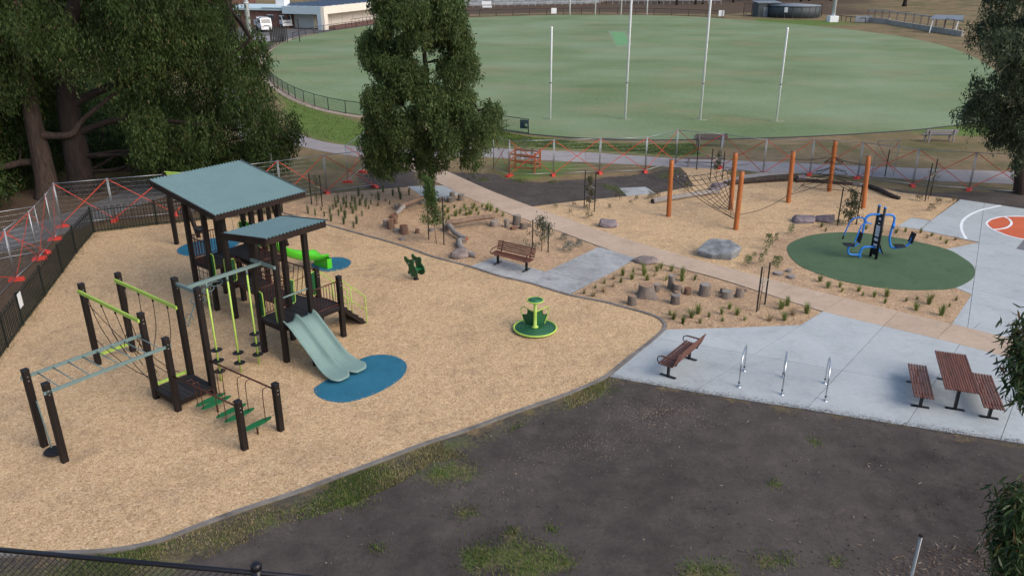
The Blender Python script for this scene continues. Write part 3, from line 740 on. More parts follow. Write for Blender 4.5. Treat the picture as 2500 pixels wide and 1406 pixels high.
# ---- ramp with lime railing off the end platform
rp = MB().add([(-1.12, 6.48, 1.24), (-.22, 6.48, 1.24), (-.22, 7.72, .03), (-1.12, 7.72, .03), (-1.12, 6.48, 1.05), (-.22, 6.48, 1.05), (-.22, 7.60, -.05), (-1.12, 7.60, -.05)],
              [(0, 1, 2, 3), (7, 6, 5, 4), (1, 5, 6, 2), (0, 3, 7, 4), (0, 4, 5, 1), (2, 6, 7, 3)]).build("ramp", "dark_timber", ps)
for i in range(5):
    t = (i + .6) / 5.2
    MB().box((-.67, 6.48 + 1.24 * t, 1.26 - 1.21 * t), (.9, .05, .04)).build("cleat", "deck_timber", rp)
for u in (-1.16, -.18):
    rr = MB().tube(spline([(u, 6.45, 2.16), (u, 6.6, 2.10), (u, 7.55, 1.22), (u, 7.68, 1.08), (u, 7.70, .95), (u, 7.70, -.05)], 4), .02, 8).build("ramp_handrail", "lime", ps)
    MB().tube([(u, 6.48, 1.66), (u, 7.68, .55)], .016, 8).build("mid_rail", "lime", rr)
    MB().tube([(u, 7.05, .65), (u, 7.05, 1.66)], .016, 8).build("rail_post", "lime", rr)

# ---- overhead beam with lime spin poles and step discs
MB().bar((-1.2, 1.2, 3.42), (0, 1.2, 3.42), .07, .10).build("cross_beam", "pale_blue", ps)
MB().bar((-1.15, 3.85, 3.42), (.1, 3.85, 3.42), .07, .10).build("cross_beam", "pale_blue", ps)
MB().bar((-.6, 1.2, 3.43), (-.6, 3.85, 3.43), .08, .10).build("overhead_beam", "pale_blue", ps)
for w, hs in ((1.85, (1.11, .74, .36)), (2.58, (.72, .36)), (3.28, (1.13, .75, .38))):
    pole = MB().tube([(-.6, w, -.1), (-.6, w, 3.22)], .03, 10).build("spin_pole", "lime", ps)
    MB().tube([(-.6, w, 3.2), (-.6, w, 3.4)], .036, 10).build("pole_sleeve", "pale_blue", pole)
    for h in hs: MB().lathe([(.03, h - .02), (.16, h - .015), (.185, h), (.16, h + .012), (.03, h + .02)], 20, (-.6, w, 0)).build("step_disc", "black_rubber", pole)

# ---- monkey bars
ld = empty("monkey_bars"); ld.parent = ps
for u in (-1.26, .06): MB().bar((u, -3.42, 2.16), (u, .10, 2.16), .05, .09).build("rail", "pale_blue", ld)
for i in range(8): MB().tube([(-1.26, -3.0 + .40 * i, 2.16), (.06, -3.0 + .40 * i, 2.16)], .017, 8).build("rung", "pale_blue", ld)
# stand-on spinner beside the monkey bars
sp_ = MB().tube(spline([(-1.10, -3.25, 1.45), (-1.0, -3.27, 1.42), (-.95, -3.28, 1.3), (-.82, -3.28, .5), (-.78, -3.28, .06)], 4), .02, 8).build("spinner_pole", "pale_blue", ps)
MB().lathe([(.05, .03), (.24, .05), (.27, .09), (.24, .12), (.05, .14)], 22, (-.62, -3.28, 0)).build("spinner_seat", "black_rubber", sp_)

# ---- rope crossing under two lime beams
for w in (0, 1.2): 
    MB().bar((-4.85, w - .11, 2.66), (-1.15, w - .11, 2.66), .06, .11).build("top_beam", "lime", ps)
for k in range(4):
    u = -4.25 + .85 * k; sgn = 1 if k % 2 else -1
    for w in (0, 1.2):
        foot = MB().tube([(u, w - .11, 2.62), (u, w - .11, 2.5)], .028, 8).build("rope_shackle", "black_rubber", ps)
        drop = spline([(u, w - .11, 2.55), (u + .04, w * .8 + .05, 1.6), (u + .1, .35 + w * .25, .62)], 5)
        MB().tube(drop, .012, 6).build("hanging_rope", "rope", foot)
for a, b_ in (((-4.7, .05, .95), (-1.28, .25, .5)), ((-4.7, 1.1, .95), (-1.28, .9, .5)), ((-4.72, 0, 2.3), (-1.3, .7, .42)), ((-4.7, .6, 1.0), (-1.3, .1, .45))):
    a = Vector(a); b_ = Vector(b_)
    MB().tube([a.lerp(b_, t / 10) - Vector((0, 0, .28 * math.sin(math.pi * t / 10))) for t in range(11)], .012, 6).build("rope", "rope", ps)

MB().bar((-4.8, .08, .34), (-4.8, 1.12, .34), .06, .09).build("lower_beam", "lime", ps)
MB().bar((-1.30, .05, .42), (-1.30, 1.15, .42), .05, .08).build("lower_beam", "lime", ps)

# ---- hanging step boards between brown rails
for w, d in ((0, 1), (1.2, -1)):
    rl = MB().tube([(.05, w, 1.20), (3.28, w, 1.33)], .026, 8).build("step_rail", "brown_steel", ps)
for i, u in enumerate((.72, 1.0, 1.75, 2.15, 2.95)):
    zb = .34
    ou = [(u + .11 * math.cos(a) * (1 - .25 * abs(math.sin(a)) ** 3), .68 + .50 * math.sin(a)) for a in [2 * math.pi * k / 20 for k in range(20)]]
    bd = MB().prism(ou, zb - .02, zb + .02).build("step_board", "mid_green", ps)
    for w, d in ((0, 1), (1.2, -1)):
        zt = 1.20 + .04 * u
        MB().tube(spline([(u, w, zt), (u + .03, w + d * .10, zt + .02), (u + .03, w + d * .22, zt - .08), (u + .03, w + d * .24, zb)], 4), .013, 6).build("hanger", "brown_steel", bd)
    if i in (1, 3, 4): MB().tube([(u, .68, zb), (u, .68, -.05)], .03, 8).build("spring_post", "brown_steel", bd)

# ---- rope net on the left tower, curved pale blue climber
nt_ = MB()
for k in range(4): nt_.tube([(-6.62 + .28 * k, 4.93, 1.72), (-6.62 + .28 * k, 4.90, .02)], .011, 6)
for k in range(5): nt_.tube([(-6.72, 4.93, 1.5 - .32 * k), (-5.68, 4.93, 1.47 - .32 * k)], .011, 6)
nt_.build("climbing_net", "rope", ps)
cl = MB().tube(spline([(-5.0, 4.93, 1.38), (-5.0, 4.6, 1.42), (-5.05, 4.2, 1.2), (-5.1, 3.8, .7), (-5.15, 3.45, -.05)], 5), .026, 8).build("curved_climber", "pale_blue", ps)
for w, h, r_ in ((4.72, 1.40, .30), (4.35, 1.28, .30), (3.95, .92, .27)):
    MB().tube([(-5.02 + r_ * 1.25 * math.cos(a), w + r_ * .75 * math.sin(a), h + .06 * math.sin(a)) for a in [2 * math.pi * k / 18 for k in range(18)]], .019, 8, True).build("climbing_loop", "pale_blue", cl)
MB().tube(spline([(-5.35, 3.5, -.05), (-5.45, 3.62, .30), (-5.2, 3.70, .42), (-4.95, 3.62, .28)], 4), .018, 8).build("climbing_loop", "pale_blue", cl)

# ================================================================ SWING behind the tower
sw = empty("swing", g(432, 597), 0, "swing with dark posts, lime top beam and black bucket seat over blue mat", "swing")
sA = Vector((0, 0, 0)); L0 = sw.location
sB = g(668, 622) - L0; sB.z = 0
dirn = sB.normalized(); sd = Vector((-dirn.y, dirn.x, 0))
b2 = g(487, 580) - L0
H_SW = 3.50
MB().bar((0, 0, -.1), (0, 0, H_SW), .17, .17).build("post", "dark_timber", sw)
MB().bar(b2 + Vector((0, 0, -.1)), Vector((b2.x * .35, b2.y * .35, H_SW - .1)), .15, .15).build("leaning_post", "dark_timber", sw)
MB().bar(sB + Vector((0, 0, -.1)), sB + Vector((0, 0, H_SW)), .17, .17).build("post", "dark_timber", sw)
MB().bar(sB - dirn * .05 + sd * 1.3 + Vector((0, 0, -.1)), sB + Vector((0, 0, H_SW - .1)), .15, .15).build("leaning_post", "dark_timber", sw)
MB().bar(Vector((0, 0, H_SW - .05)) - dirn * .0, sB + Vector((0, 0, H_SW - .05)), .10, .14).build("top_beam", "lime", sw)
Ls = sB.length
seat0 = g(497, 580) - L0
for t in (.26, .66):
    c_ = dirn * (Ls * t); c_.z = 0
    st = MB()
    st.lathe([(.0, .0), (.14, .02), (.20, .12), (.21, .26), (.18, .26), (.17, .13), (.11, .05), (.0, .04)], 18, (c_.x, c_.y, .72))
    so = st.build("swing_seat", "black_rubber", sw)
    for q in (-.18, .18):
        MB().tube([c_ + dirn * q + Vector((0, 0, .95)), c_ + dirn * q * 1.3 + Vector((0, 0, H_SW - .1))], .011, 6).build("chain", "galv", so)
# ================================================================ FREE-STANDING PLAY AND PARK FURNITURE
# ---- carousel (cup-shaped spinner)
cr_ = empty("carousel", g(1306, 806), 0, "lime and dark green spinning carousel with round hand table on a pole", "carousel")
MB().lathe([(.10, .02), (.70, .05), (.74, .10), (.70, .125), (.0, .13)], 40).build("platform", "dark_green", cr_)
MB().tube([(.77 * math.cos(a), .77 * math.sin(a), .11) for a in [2 * math.pi * k / 48 for k in range(48)]], .035, 10, True).build("platform_rim", "lime", cr_)
mat("tread", (.06, .17, .11), .5, .2, 4)
for r_ in (.28, .38, .48, .58, .67):
    MB().tube([(r_ * math.cos(a), r_ * math.sin(a), .128) for a in [2 * math.pi * k / 40 for k in range(40)]], .010, 5, True).build("tread_ring", "tread", cr_)
MB().lathe([(.13, .125), (.12, .16), (.065, .18), (.06, .6), (.06, 1.16)], 20).build("centre_pole", "lime", cr_)
MB().lathe([(.05, 1.15), (.27, 1.17), (.27, 1.20), (.0, 1.205)], 36).build("hand_table", "mid_green", cr_)
MB().tube([(.285 * math.cos(a), .285 * math.sin(a), 1.185) for a in [2 * math.pi * k / 40 for k in range(40)]], .024, 8, True).build("table_rim", "lime", cr_)
for r_ in (.08, .14, .20):
    MB().tube([(r_ * math.cos(a), r_ * math.sin(a), 1.204) for a in [2 * math.pi * k / 30 for k in range(30)]], .008, 5, True).build("table_ring", "tread", cr_)
for k in range(4):
    # seat-back panels: two face the drone, two stand behind, as a four-leaf cup
    a0 = R(38 + 0) if k == 0 else R(142) if k == 1 else R(218) if k == 2 else R(322)
    if k in (2, 3): continue
    d = Vector((math.cos(a0), math.sin(a0), 0)); Mx = Matrix(((d.x, 0, -d.y, 0), (d.y, 0, d.x, 0), (0, 1, 0, 0), (0, 0, 0, 1)))
    hole = [(.50 + .15 * math.cos(t), .66 + .15 * math.sin(t)) for t in [R(190 + 100 * j / 6) for j in range(7)]]
    outl = [(.02, .15), (.44, .15)] + [(.57, .42), (.545, .50)] + [(.40, .52), (.345, .60), (.34, .74)] + [(.02, .70)]
    pn = MB().plate(outl, Mx, .03).build("seat_panel", "dark_green", cr_)
    lp = spline([(.05, .71, 0), (.34, .755, 0), (.50, .79, 0), (.61, .73, 0), (.64, .62, 0), (.60, .50, 0), (.53, .33, 0), (.45, .14, 0)], 5)
    MB().tube([Mx @ p for p in lp], .02, 8).build("panel_rail", "lime", pn)
    for q in range(4):
        arc = [(.55 - (.24 + .075 * q) * math.cos(t), .68 - (.24 + .075 * q) * math.sin(t), .018) for t in [R(10 + 62 * j / 8) for j in range(9)]]
        arc = [p for p in arc if p[0] > .03 and p[1] > .17]
        if len(arc) > 2: MB().tube([Mx @ Vector((p[0], p[1], s)) for p in arc for s in (.018,)], .008, 5).build("panel_groove", "tread", pn)

# ---- spring rocker shaped like a pair of bears
sr = empty("spring_rocker", g(1016, 683), R(-43), "dark green spring rocker with two bear-shaped side panels", "spring rocker")
bear = [(-.06, .20), (.10, .20), (.20, .30), (.24, .42), (.20, .60), (.10, .72), (.12, .84), (.09, .95), (.01, .95), (-.04, .90), (-.16, .92), (-.24, .99), (-.30, .93), (-.28, .80), (-.20, .68), (-.14, .60), (-.14, .42), (-.20, .30), (-.15, .24), (-.09, .27)]
MB().lathe([(.12, 0), (.12, .05), (.03, .06)], 16).build("spring_base", "black_rubber", sr)
sp_ = [(.07 * math.cos(t), .07 * math.sin(t), .05 + .20 * t / (2 * math.pi * 5)) for t in [2 * math.pi * 5 * k / 60 for k in range(61)]]
MB().tube(sp_, .014, 6).build("coil_spring", "black_rubber", sr)
for s in (-1, 1):
    Mx = Matrix.Translation((0, .20 * s, 0)) @ Matrix.Rotation(R(90), 4, 'X')
    ol = spline([(p[0] * 1.45 - .06 * (p[1] - .5), p[1] * 1.0 + .02, 0) for p in bear], 3, True)
    MB().plate([(p.x, p.y) for p in ol], Mx, .035).build("bear_panel", "dark_green", sr)
MB().box((.05, 0, .50), (.30, .38, .03)).build("seat", "mid_green", sr)
MB().tube([(-.13, -.31, .78), (-.13, .31, .78)], .016, 8).build("hand_grip", "galv", sr)
MB().tube([(-.05, -.31, .32), (-.05, .31, .32)], .016, 8).build("foot_rest", "galv", sr)

# ---- timber slat benches with arms
mat("jarrah", (.105, .038, .024), .55, .35, 4.0, .2, 50, stretch=(.6, 6, 6), objrand=.25, c2=(.15, .060, .040))
mat("black_steel", (.012, .012, .014), .45, .3, 6)
def make_bench():
    r_ = empty("park_bench")
    for i in range(6):
        MB().cbox((0, -.24 + .088 * i, .50 + (.012 if i == 0 else 0) + .004 * abs(i - 2)), (2.05, .062, .04), .006).build("seat_slat", "jarrah", r_)
    for i in range(5):
        z = .60 + .082 * i
        MB().cbox((0, .27 + .030 * i, z), (2.05, .035, .062), .005, Matrix.Rotation(R(-18), 3, 'X')).build("back_slat", "jarrah", r_)
    for x in (-.78, .78):
        lg = MB().box((x, 0, .24), (.10, .07, .50)).build("leg", "black_steel", r_)
        MB().box((x, 0, .035), (.10, .55, .016)).build("foot_plate", "black_steel", lg)
        MB().bar((x, -.25, .468), (x, .24, .468), .05, .03).build("seat_bracket", "black_steel", lg)
        MB().bar((x, .245, .46), (x, .415, .98), .05, .02, (0, 1, 0)).build("back_bracket", "black_steel", lg)
    for x in (-.93, .93):
        MB().tube(spline([(x, -.26, .50), (x, -.34, .56), (x, -.33, .68), (x, -.24, .735), (x, -.1, .74)], 4), .016, 8).build("arm_bracket", "black_steel", r_)
        MB().cbox((x, .03, .75), (.062, .52, .03), .005).build("armrest", "jarrah", r_)
    return r_
bench = make_bench()
b1 = (g(1217, 645) + g(1284, 662)) / 2
place(bench, b1 + Vector((0, 0, .028)), ang(g(1217, 645), g(1284, 662)), .98)
tag(bench, "brown slatted bench with arms standing on stained old concrete slab beside woodchip", "bench", "brown slatted benches")
bq = copy_tree(bench); b2_ = (g(1630, 922) + g(1683, 877)) / 2
place(bq, b2_ + Vector((0, 0, .026)), ang(g(1630, 922), g(1683, 877)) + math.pi, 1.0)
tag(bq, "brown slatted bench with arms on pale concrete plaza next to the steel bike hoops", "bench", "brown slatted benches")

# ---- picnic table and its two backless benches
PT = ang((12.68, 20.5), (13.58, 22.95))
tb = empty("picnic_table", (13.55, 21.52, .026), PT, "brown slatted picnic table on black pedestal legs between two benches", "table")
for i in range(13): MB().cbox((0, -.42 + .07 * i, .80), (2.60, .052, .045), .005).build("top_slat", "jarrah", tb)
for x in (-.95, .95):
    lg = MB().box((x, 0, .39), (.13, .08, .74)).build("leg", "black_steel", tb)
    MB().box((x, 0, .008), (.12, .52, .016)).build("foot_plate", "black_steel", lg)
    MB().bar((x, -.44, .765), (x, .44, .765), .06, .03).build("top_bracket", "black_steel", lg)
def make_seat():
    r_ = empty("picnic_bench")
    for i in range(7): MB().cbox((0, -.24 + .08 * i, .48), (2.20, .055, .045), .005).build("seat_slat", "jarrah", r_)
    for x in (-.78, .78):
        lg = MB().box((x, 0, .23), (.12, .08, .44)).build("leg", "black_steel", r_)
        MB().box((x, 0, .008), (.12, .50, .016)).build("foot_plate", "black_steel", lg)
        MB().bar((x, -.26, .445), (x, .26, .445), .06, .025).build("seat_bracket", "black_steel", lg)
    return r_
s1 = make_seat(); place(s1, (12.52, 21.50, .026), PT)
tag(s1, "brown slatted backless bench beside picnic table, on its bike-hoop side", "bench", "picnic table benches")
s2 = copy_tree(s1); place(s2, (14.24, 20.88, .026), PT)
tag(s2, "brown slatted backless bench beside picnic table, on the side away from the bike hoops", "bench", "picnic table benches")

# ---- steel bike hoops
mat("stainless", (.60, .62, .64), .28, .06, 6, metal=1.0, spec=.5)
def make_hoop():
    L = 1.15; r_ = empty("bike_hoop")
    MB().tube([(-L / 2, 0, 0)] + spline([(-L / 2, 0, .0), (-L / 2, 0, .55), (-L / 2 + .03, 0, .78), (-L / 2 + .18, 0, .98), (-L / 2 + .40, 0, 1.05), (L / 2 - .40, 0, 1.05), (L / 2 - .18, 0, .98), (L / 2 - .03, 0, .78), (L / 2, 0, .55), (L / 2, 0, 0)], 5), .023, 12).build("tube", "stainless", r_)
    for s in (-1, 1):
        MB().lathe([(.085, 0), (.085, .010), (.04, .022)], 20, (s * L / 2, 0, 0)).build("base_flange", "stainless", r_)
        MB().lathe([(.031, .12), (.031, .17)], 12, (s * L / 2, 0, 0)).build("band", "black_steel", r_)
    return r_
hp = make_hoop()
for i, (a, b_, t) in enumerate((((1803, 945), (1816, 906), "closest to the slatted bench"), ((1908, 965), (1911, 921), "standing between two others"), ((2014, 981), (2013, 935), "closest to the picnic table"))):
    o = hp if i == 0 else copy_tree(hp); A_, B_ = g(*a), g(*b_)
    place(o, (A_ + B_) / 2 + Vector((0, 0, .026)), ang(A_, B_)); tag(o, "polished steel bike hoop bolted to pale concrete, " + t, "bike hoop", "steel bike hoops")

# ---- outdoor gym machine
mat("gym_blue", (.028, .20, .62), .35, .08, 4)
mat("sign_white", (.72, .74, .76), .5, .06, 6)
gy = empty("gym_machine", g(2131, 631) + Vector((0, 0, .036)), R(-62), "blue and black outdoor gym machine with two seats on green rubber pad", "gym machine")
# local x: along the line from one seat to the other is world x; work in world-aligned metres and rotate root by 0
gy.rotation_euler = (0, 0, 0)
for i, p in enumerate(((-.05, .17), (.06, -.17))):
    po = MB().tube([(p[0], p[1], -.05), (p[0], p[1], 2.36)], .062, 14).build("upright", "black_steel", gy)
    MB().lathe([(.064, 2.36), (.064, 2.41), (.0, 2.425)], 14, (p[0], p[1], 0)).build("upright_cap", "gym_blue", po)
pm = Matrix.Translation((.005, 0, 0))
sb_ = MB().bar((-.05, .13, 1.1), (.06, -.13, 1.1), .03, 1.9).build("sign_board", "black_steel", gy)
def sgn(z, h, w=.22, m="sign_white"):
    dd = Vector((.11, -.26, 0)).normalized(); nn = Vector((-.92, -.39, 0))
    c0 = Vector((.005, 0, z)) + nn * .017
    return MB().bar(c0 - dd * w / 2, c0 + dd * w / 2, .006, h).build("sign_panel", m, sb_)
for z, h, w in ((1.26, .50, .23), (.86, .13, .23), (1.83, .12, .12), (1.62, .05, .10), (.62, .10, .2), (.50, .06, .2)): sgn(z, h, w)
for q in range(5): sgn(1.42 - .07 * q, .012, .15 - .02 * (q % 2), "key_paint").location = Vector((-.92, -.39, 0)) * .004
def tube_g(name, pts, r_=.045, m="gym_blue", parent=None, n=10):
    return MB().tube(spline(pts, 5), r_, n).build(name, m, parent or gy)
tube_g("press_arm", [(.0, .05, 2.0), (-.35, .04, 2.02), (-.58, .02, 1.92), (-.66, 0, 1.70)], .055)
fr_ = tube_g("arm_frame", [(-.52, .42, 1.72), (-.75, .42, 1.76), (-1.02, .42, 1.68), (-1.14, .42, 1.48), (-1.30, .42, .90)], .030)
tube_g("arm_frame", [(-.52, -.40, 1.72), (-.75, -.40, 1.76), (-.92, -.40, 1.66), (-1.0, -.40, 1.46), (-1.14, -.40, .82)], .030)
tube_g("arm_bar", [(-.55, .42, 1.72), (-.62, 0, 1.70), (-.55, -.40, 1.72)], .03)
tube_g("back_lever", [(-.66, 0, 1.70), (-.68, -.02, 1.1), (-.74, -.02, .80)], .045)
for p in ((-1.30, .42, .90), (-1.14, -.40, .82)):
    MB().tube([p, (p[0] - .03, p[1], p[2] - .16)], .034, 10).build("grip", "black_rubber", gy)
tube_g("seat_post", [(0, 0, .50), (-.35, 0, .52), (-.55, 0, .45), (-.62, 0, .25), (-.62, 0, .02)], .055)
tube_g("seat_arm", [(-.62, 0, .16), (-.85, 0, .14), (-1.10, 0, .18), (-1.18, 0, .35), (-1.18, 0, .58)], .045)
sb1 = tube_g("back_support", [(-1.20, 0, .56), (-.95, 0, .55), (-.80, 0, .66), (-.76, 0, .85)], .04)
MB().cbox((-1.20, 0, .63), (.42, .40, .04), .015).build("seat_pad", "black_rubber", gy)
MB().cbox((-.76, 0, .98), (.05, .40, .46), .015, Matrix.Rotation(R(8), 3, 'Y')).build("back_pad", "black_rubber", gy)
tube_g("hanger_arm", [(.05, 0, 1.98), (.40, 0, 2.02), (.60, 0, 1.92), (.64, 0, 1.72), (.60, 0, 1.35), (.58, 0, .95), (.72, 0, .52), (1.0, 0, .48), (1.35, 0, .54), (1.52, 0, .70), (1.58, 0, .95)], .05)
MB().tube([(.645, 0, 1.62), (.635, 0, 1.40)], .075, 12).build("hanger_sleeve", "gym_blue", gy)
MB().cbox((1.10, 0, .57), (.44, .40, .04), .015).build("seat_pad", "black_rubber", gy)
MB().cbox((1.58, 0, .95), (.05, .40, .48), .015, Matrix.Rotation(R(12), 3, 'Y')).build("back_pad", "black_rubber", gy)
tube_g("foot_bar", [(.06, 0, .75), (.2, 0, .62), (.32, 0, .35), (.42, 0, .20)], .03, "black_steel")
MB().add([(.08, 0, .80), (.24, 0, .60), (.40, 0, .22), (.1, 0, .35), (.08, .03, .80), (.24, .03, .60), (.40, .03, .22), (.1, .03, .35)], [(0, 1, 2, 3), (7, 6, 5, 4), (0, 4, 5, 1), (1, 5, 6, 2), (2, 6, 7, 3), (3, 7, 4, 0)]).build("foot_gusset", "gym_blue", gy)

# ---- rope climbing course on round orange posts
mat("orange_log", (.30, .085, .020), .6, .30, 3.0, .3, 30, stretch=(5, 5, .6), c2=(.38, .125, .035))
mat("log_end", (.17, .11, .08), .85, .3, 10)
rc = empty("rope_climber", (0, 0, 0), 0, "rope net and web climber strung between six round orange timber posts", "climbing frame")
def opost(bx, by, tx, ty, h, r_=.125):
    b0 = g(bx, by); top = g(tx, ty, h)
    k = 10; pts = [b0 - Vector((0, 0, .2))] + [b0.lerp(top, i / k) for i in range(k + 1)]
    o = MB().tube(pts, [r_ * (1.03 - .06 * i / k) for i in range(k + 2)], 14).build("post", "orange_log", rc)
    MB().lathe([(r_ * .96, 0), (r_ * .9, .02), (0, .025)], 14, top).build("post_end", "log_end", o)
    return b0, top
zo = (1560, 320, .264)
O1 = opost(1632, 529, 1640, 391, 3.02); O2 = opost(1783, 512, 1796, 373, 3.10); O3 = opost(1796, 561, 1812, 419, 2.92)
O4 = opost(1924, 495, 1937, 370, 2.85); O5 = opost(2024, 468, 2040, 344, 3.05); O6 = opost(2107, 508, 2121, 381, 2.80)
def catenary(a, b_, s, n=10): return [a.lerp(b_, i / n) - Vector((0, 0, s * math.sin(math.pi * i / n))) for i in range(n + 1)]
mat("ferrule", (.6, .6, .6), .4, .1, 6, metal=.6)
on = lambda P, h: P[0].lerp(P[1], h / P[1].z)
# twisted net: upper edge from post 1 to post 2, gathering down to the foot of post 3
topc = catenary(on(O1, 2.15), on(O2, 2.25), .12, 9); lowc = catenary(on(O2, .35), on(O3, .55), .05, 9)
edgeL = catenary(on(O1, 2.15), on(O3, .55), .12, 9)
net = MB()
nc = 8
strands = []
for i in range(nc + 1):
    a = topc[i + 1 if i < 9 else 9] if i < len(topc) - 1 else topc[-1]; b_ = lowc[min(9, nc - i)] if False else on(O3, .5).lerp(on(O2, .4), i / nc)
    s = catenary(a, b_, .12 * (1 - i / nc) + .03, 10); strands.append(s); net.tube(s, .016, 5)
for j in range(1, 10): net.tube([s[j] for s in strands], .014, 5)
net.tube(topc, .019, 6); net.tube(catenary(on(O1, 2.15), on(O3, .5), .18, 10), .019, 6)
net_o = net.build("climbing_net", "rope", rc)
fe = MB()
for p in topc[1:-1]: fe.lathe([(.0, -.03), (.03, -.015), (.03, .015), (.0, .03)], 8, p)
for s in strands[::2]:
    for j in (2, 5, 8): fe.lathe([(.0, -.02), (.02, -.01), (.02, .01), (.0, .02)], 8, s[j])
fe.build("net_ferrules", "ferrule", net_o)
MB().tube(catenary(on(O3, .75), on(O4, .45), .22, 12), .016, 6).build("tightrope", "rope", rc)
MB().tube(catenary(on(O2, 2.4), on(O4, 2.5), .02, 4)[:2], .012, 6).build("stay_rope", "rope", rc)
# web round post 5
web = MB()
def wp(x, y, h): return zg(zo, x, y, h)
c5 = on(O5, 1.3)
ringpts = []
for k in range(8):
    a = 2 * math.pi * k / 8
    ringpts.append((c5 + Vector((1.5 * math.cos(a), 1.1 * math.sin(a), .0))))
spokes_hi = [on(O5, 2.1), on(O5, 1.7), on(O5, 1.1), on(O5, .6)]
anch = [(on(O4, 2.45), 2.1), (on(O6, 2.3), 2.1), (on(O4, .45), .7), (on(O6, .7), .7)]
for a, h in anch: web.tube(catenary(a, on(O5, h), .08, 8), .018, 5)
for rr, z, ph in ((.55, 1.75, 0), (.95, 1.15, .4), (1.35, .70, .2), (1.75, .42, .1)):
    pts = [Vector((O5[0].x + rr * math.cos(ph + 2 * math.pi * k / 6), O5[0].y + rr * .75 * math.sin(ph + 2 * math.pi * k / 6), z + .08 * math.sin(2.0 * k))) for k in range(6)]
    for k in range(6):
        web.tube(catenary(pts[k], pts[(k + 1) % 6], .05, 4), .017, 5)
        web.tube([pts[k], on(O5, min(2.2, z + .35))], .015, 5)
web.tube(catenary(on(O4, .45), Vector((O5[0].x - 1.7, O5[0].y - .3, .45)), .02, 4), .012, 5)
web.tube(catenary(on(O6, .9), Vector((O5[0].x + 1.7, O5[0].y - .3, .45)), .05, 4), .012, 5)
web.tube(catenary(on(O4, 2.45), on(O5, 2.35), .25, 6), .012, 5)
web.build("rope_web", "rope", rc)

# ---- black loop-top fence round the playground
mat("fence_black", (.008, .013, .012), .45, .3, 6)
lf = empty("playground_fence", (0, 0, 0), 0, "black loop-top metal fence along the left and back edge of the playground", "fence")
picket_src = None; HF = 1.28
FPTS = gl(FENCE_PX)
FPTS.reverse()
# posts about every 2.5 m
fline = []
for a, b_ in zip(FPTS, FPTS[1:]):
    nseg = max(1, round((b_ - a).length / 2.9))
    for k in range(nseg): fline.append(a.lerp(b_, k / nseg))
fline.append(FPTS[-1])
post_src = MB().cbox((0, 0, HF / 2), (.065, .065, HF + .1), .006).build("post", "fence_black", lf); MB().lathe([(.045, HF + .05), (.045, HF + .06), (.0, HF + .09)], 8).build("post_cap", "fence_black", post_src)
post_src.location = fline[0]
lp_src = MB().tube(spline([(-.068, 0, .06), (-.068, 0, HF - .09), (-.06, 0, HF - .04), (0, 0, HF), (.06, 0, HF - .04), (.068, 0, HF - .09), (.068, 0, .06)], 2), .015, 5, cap=False)
lp_o = None; count = 0; extra = MB()
for i, (a, b_) in enumerate(zip(fline, fline[1:])):
    if i: p = share("post", post_src, lf, a)
    L = (b_ - a).length; n = int((L - .04) / .275); rz = ang(a, b_)
    for z in (.12, HF - .16): MB().bar(a + Vector((0, 0, z)), b_ + Vector((0, 0, z)), .03, .035).build("rail", "fence_black", lf)
    for k in range(n):
        p = a.lerp(b_, (k + .5) / n)
        if lp_o is None:
            lp_o = lp_src.build("picket_loop", "fence_black", lf); lp_o.location = p; lp_o.rotation_euler = (0, 0, rz)
        else: share("picket_loop", lp_o, lf, p, (0, 0, rz))
        count += 1
share("post", post_src, lf, fline[-1])
fb = g(57.7, 795)
sg_ = MB().box((0, 0, 0), (.36, .015, .55)).build("fence_sign", "sign_white", None, fb + Vector((-.05, .15, .95)) )
sg_.rotation_euler = (0, 0, ang(g(57.7, 795), g(111, 724)))
tag(sg_, "blank white rectangular sign fixed on black loop-top fence", "sign")
sg_.location = fb.lerp(g(111, 724), .05) + Vector((.07, -.02, .98))

# ---- temporary wire fencing: panels with red crossed tape, standing in red plastic feet
mat("tape_red", (.50, .058, .030), .6, .15, 3)
mat("foot_red", (.52, .05, .036), .55, .15, 4, objrand=.12)
PLN, PHT = 2.82, 2.22
def make_panel():
    r_ = empty("temporary_fence")
    MB().tube([(0, 0, PHT), (PLN, 0, PHT)], .019, 8).build("top_rail", "galv", r_)
    MB().tube([(0, 0, .14), (PLN, 0, .14)], .019, 8).build("bottom_rail", "galv", r_)
    for x in (.03, PLN - .03): MB().tube([(x, 0, .02), (x, 0, PHT + .06)], .019, 8).build("upright", "galv", r_)
    w = MB()
    nv = 38
    for i in range(1, nv): w.tube([(PLN * i / nv, 0, .15), (PLN * i / nv, 0, PHT - .01)], .0024, 3, cap=False)
    for j in range(1, 9): w.tube([(.03, 0, .15 + (PHT - .15) * j / 9), (PLN - .03, 0, .15 + (PHT - .15) * j / 9)], .0022, 3, cap=False)
    o = w.build("wire_mesh", "galv", r_)
    MB().bar((.06, .012, PHT - .04), (PLN - .06, .012, .18), .006, .037).build("tape", "tape_red", r_)
    MB().bar((.06, -.012, .18), (PLN - .06, -.012, PHT - .04), .006, .037).build("tape", "tape_red", r_)
    return r_
def make_foot():
    f = MB()
    prof = [(-.31, 0), (.31, 0), (.29, .09), (.22, .13), (-.22, .13), (-.29, .09)]
    for s in (-.11, .11): pass
    vs = [(x, y, z) for y in (-.115, .115) for x, z in prof]
    f.add(vs, [(5, 4, 3, 2, 1, 0), (6, 7, 8, 9, 10, 11)] + [(i, (i + 1) % 6, (i + 1) % 6 + 6, i + 6) for i in range(6)])
    f.box((0, 0, .14), (.26, .12, .025))
    return f.build("barrier_block", "foot_red")
pan = make_panel(); foot = make_foot(); first = [True, True]
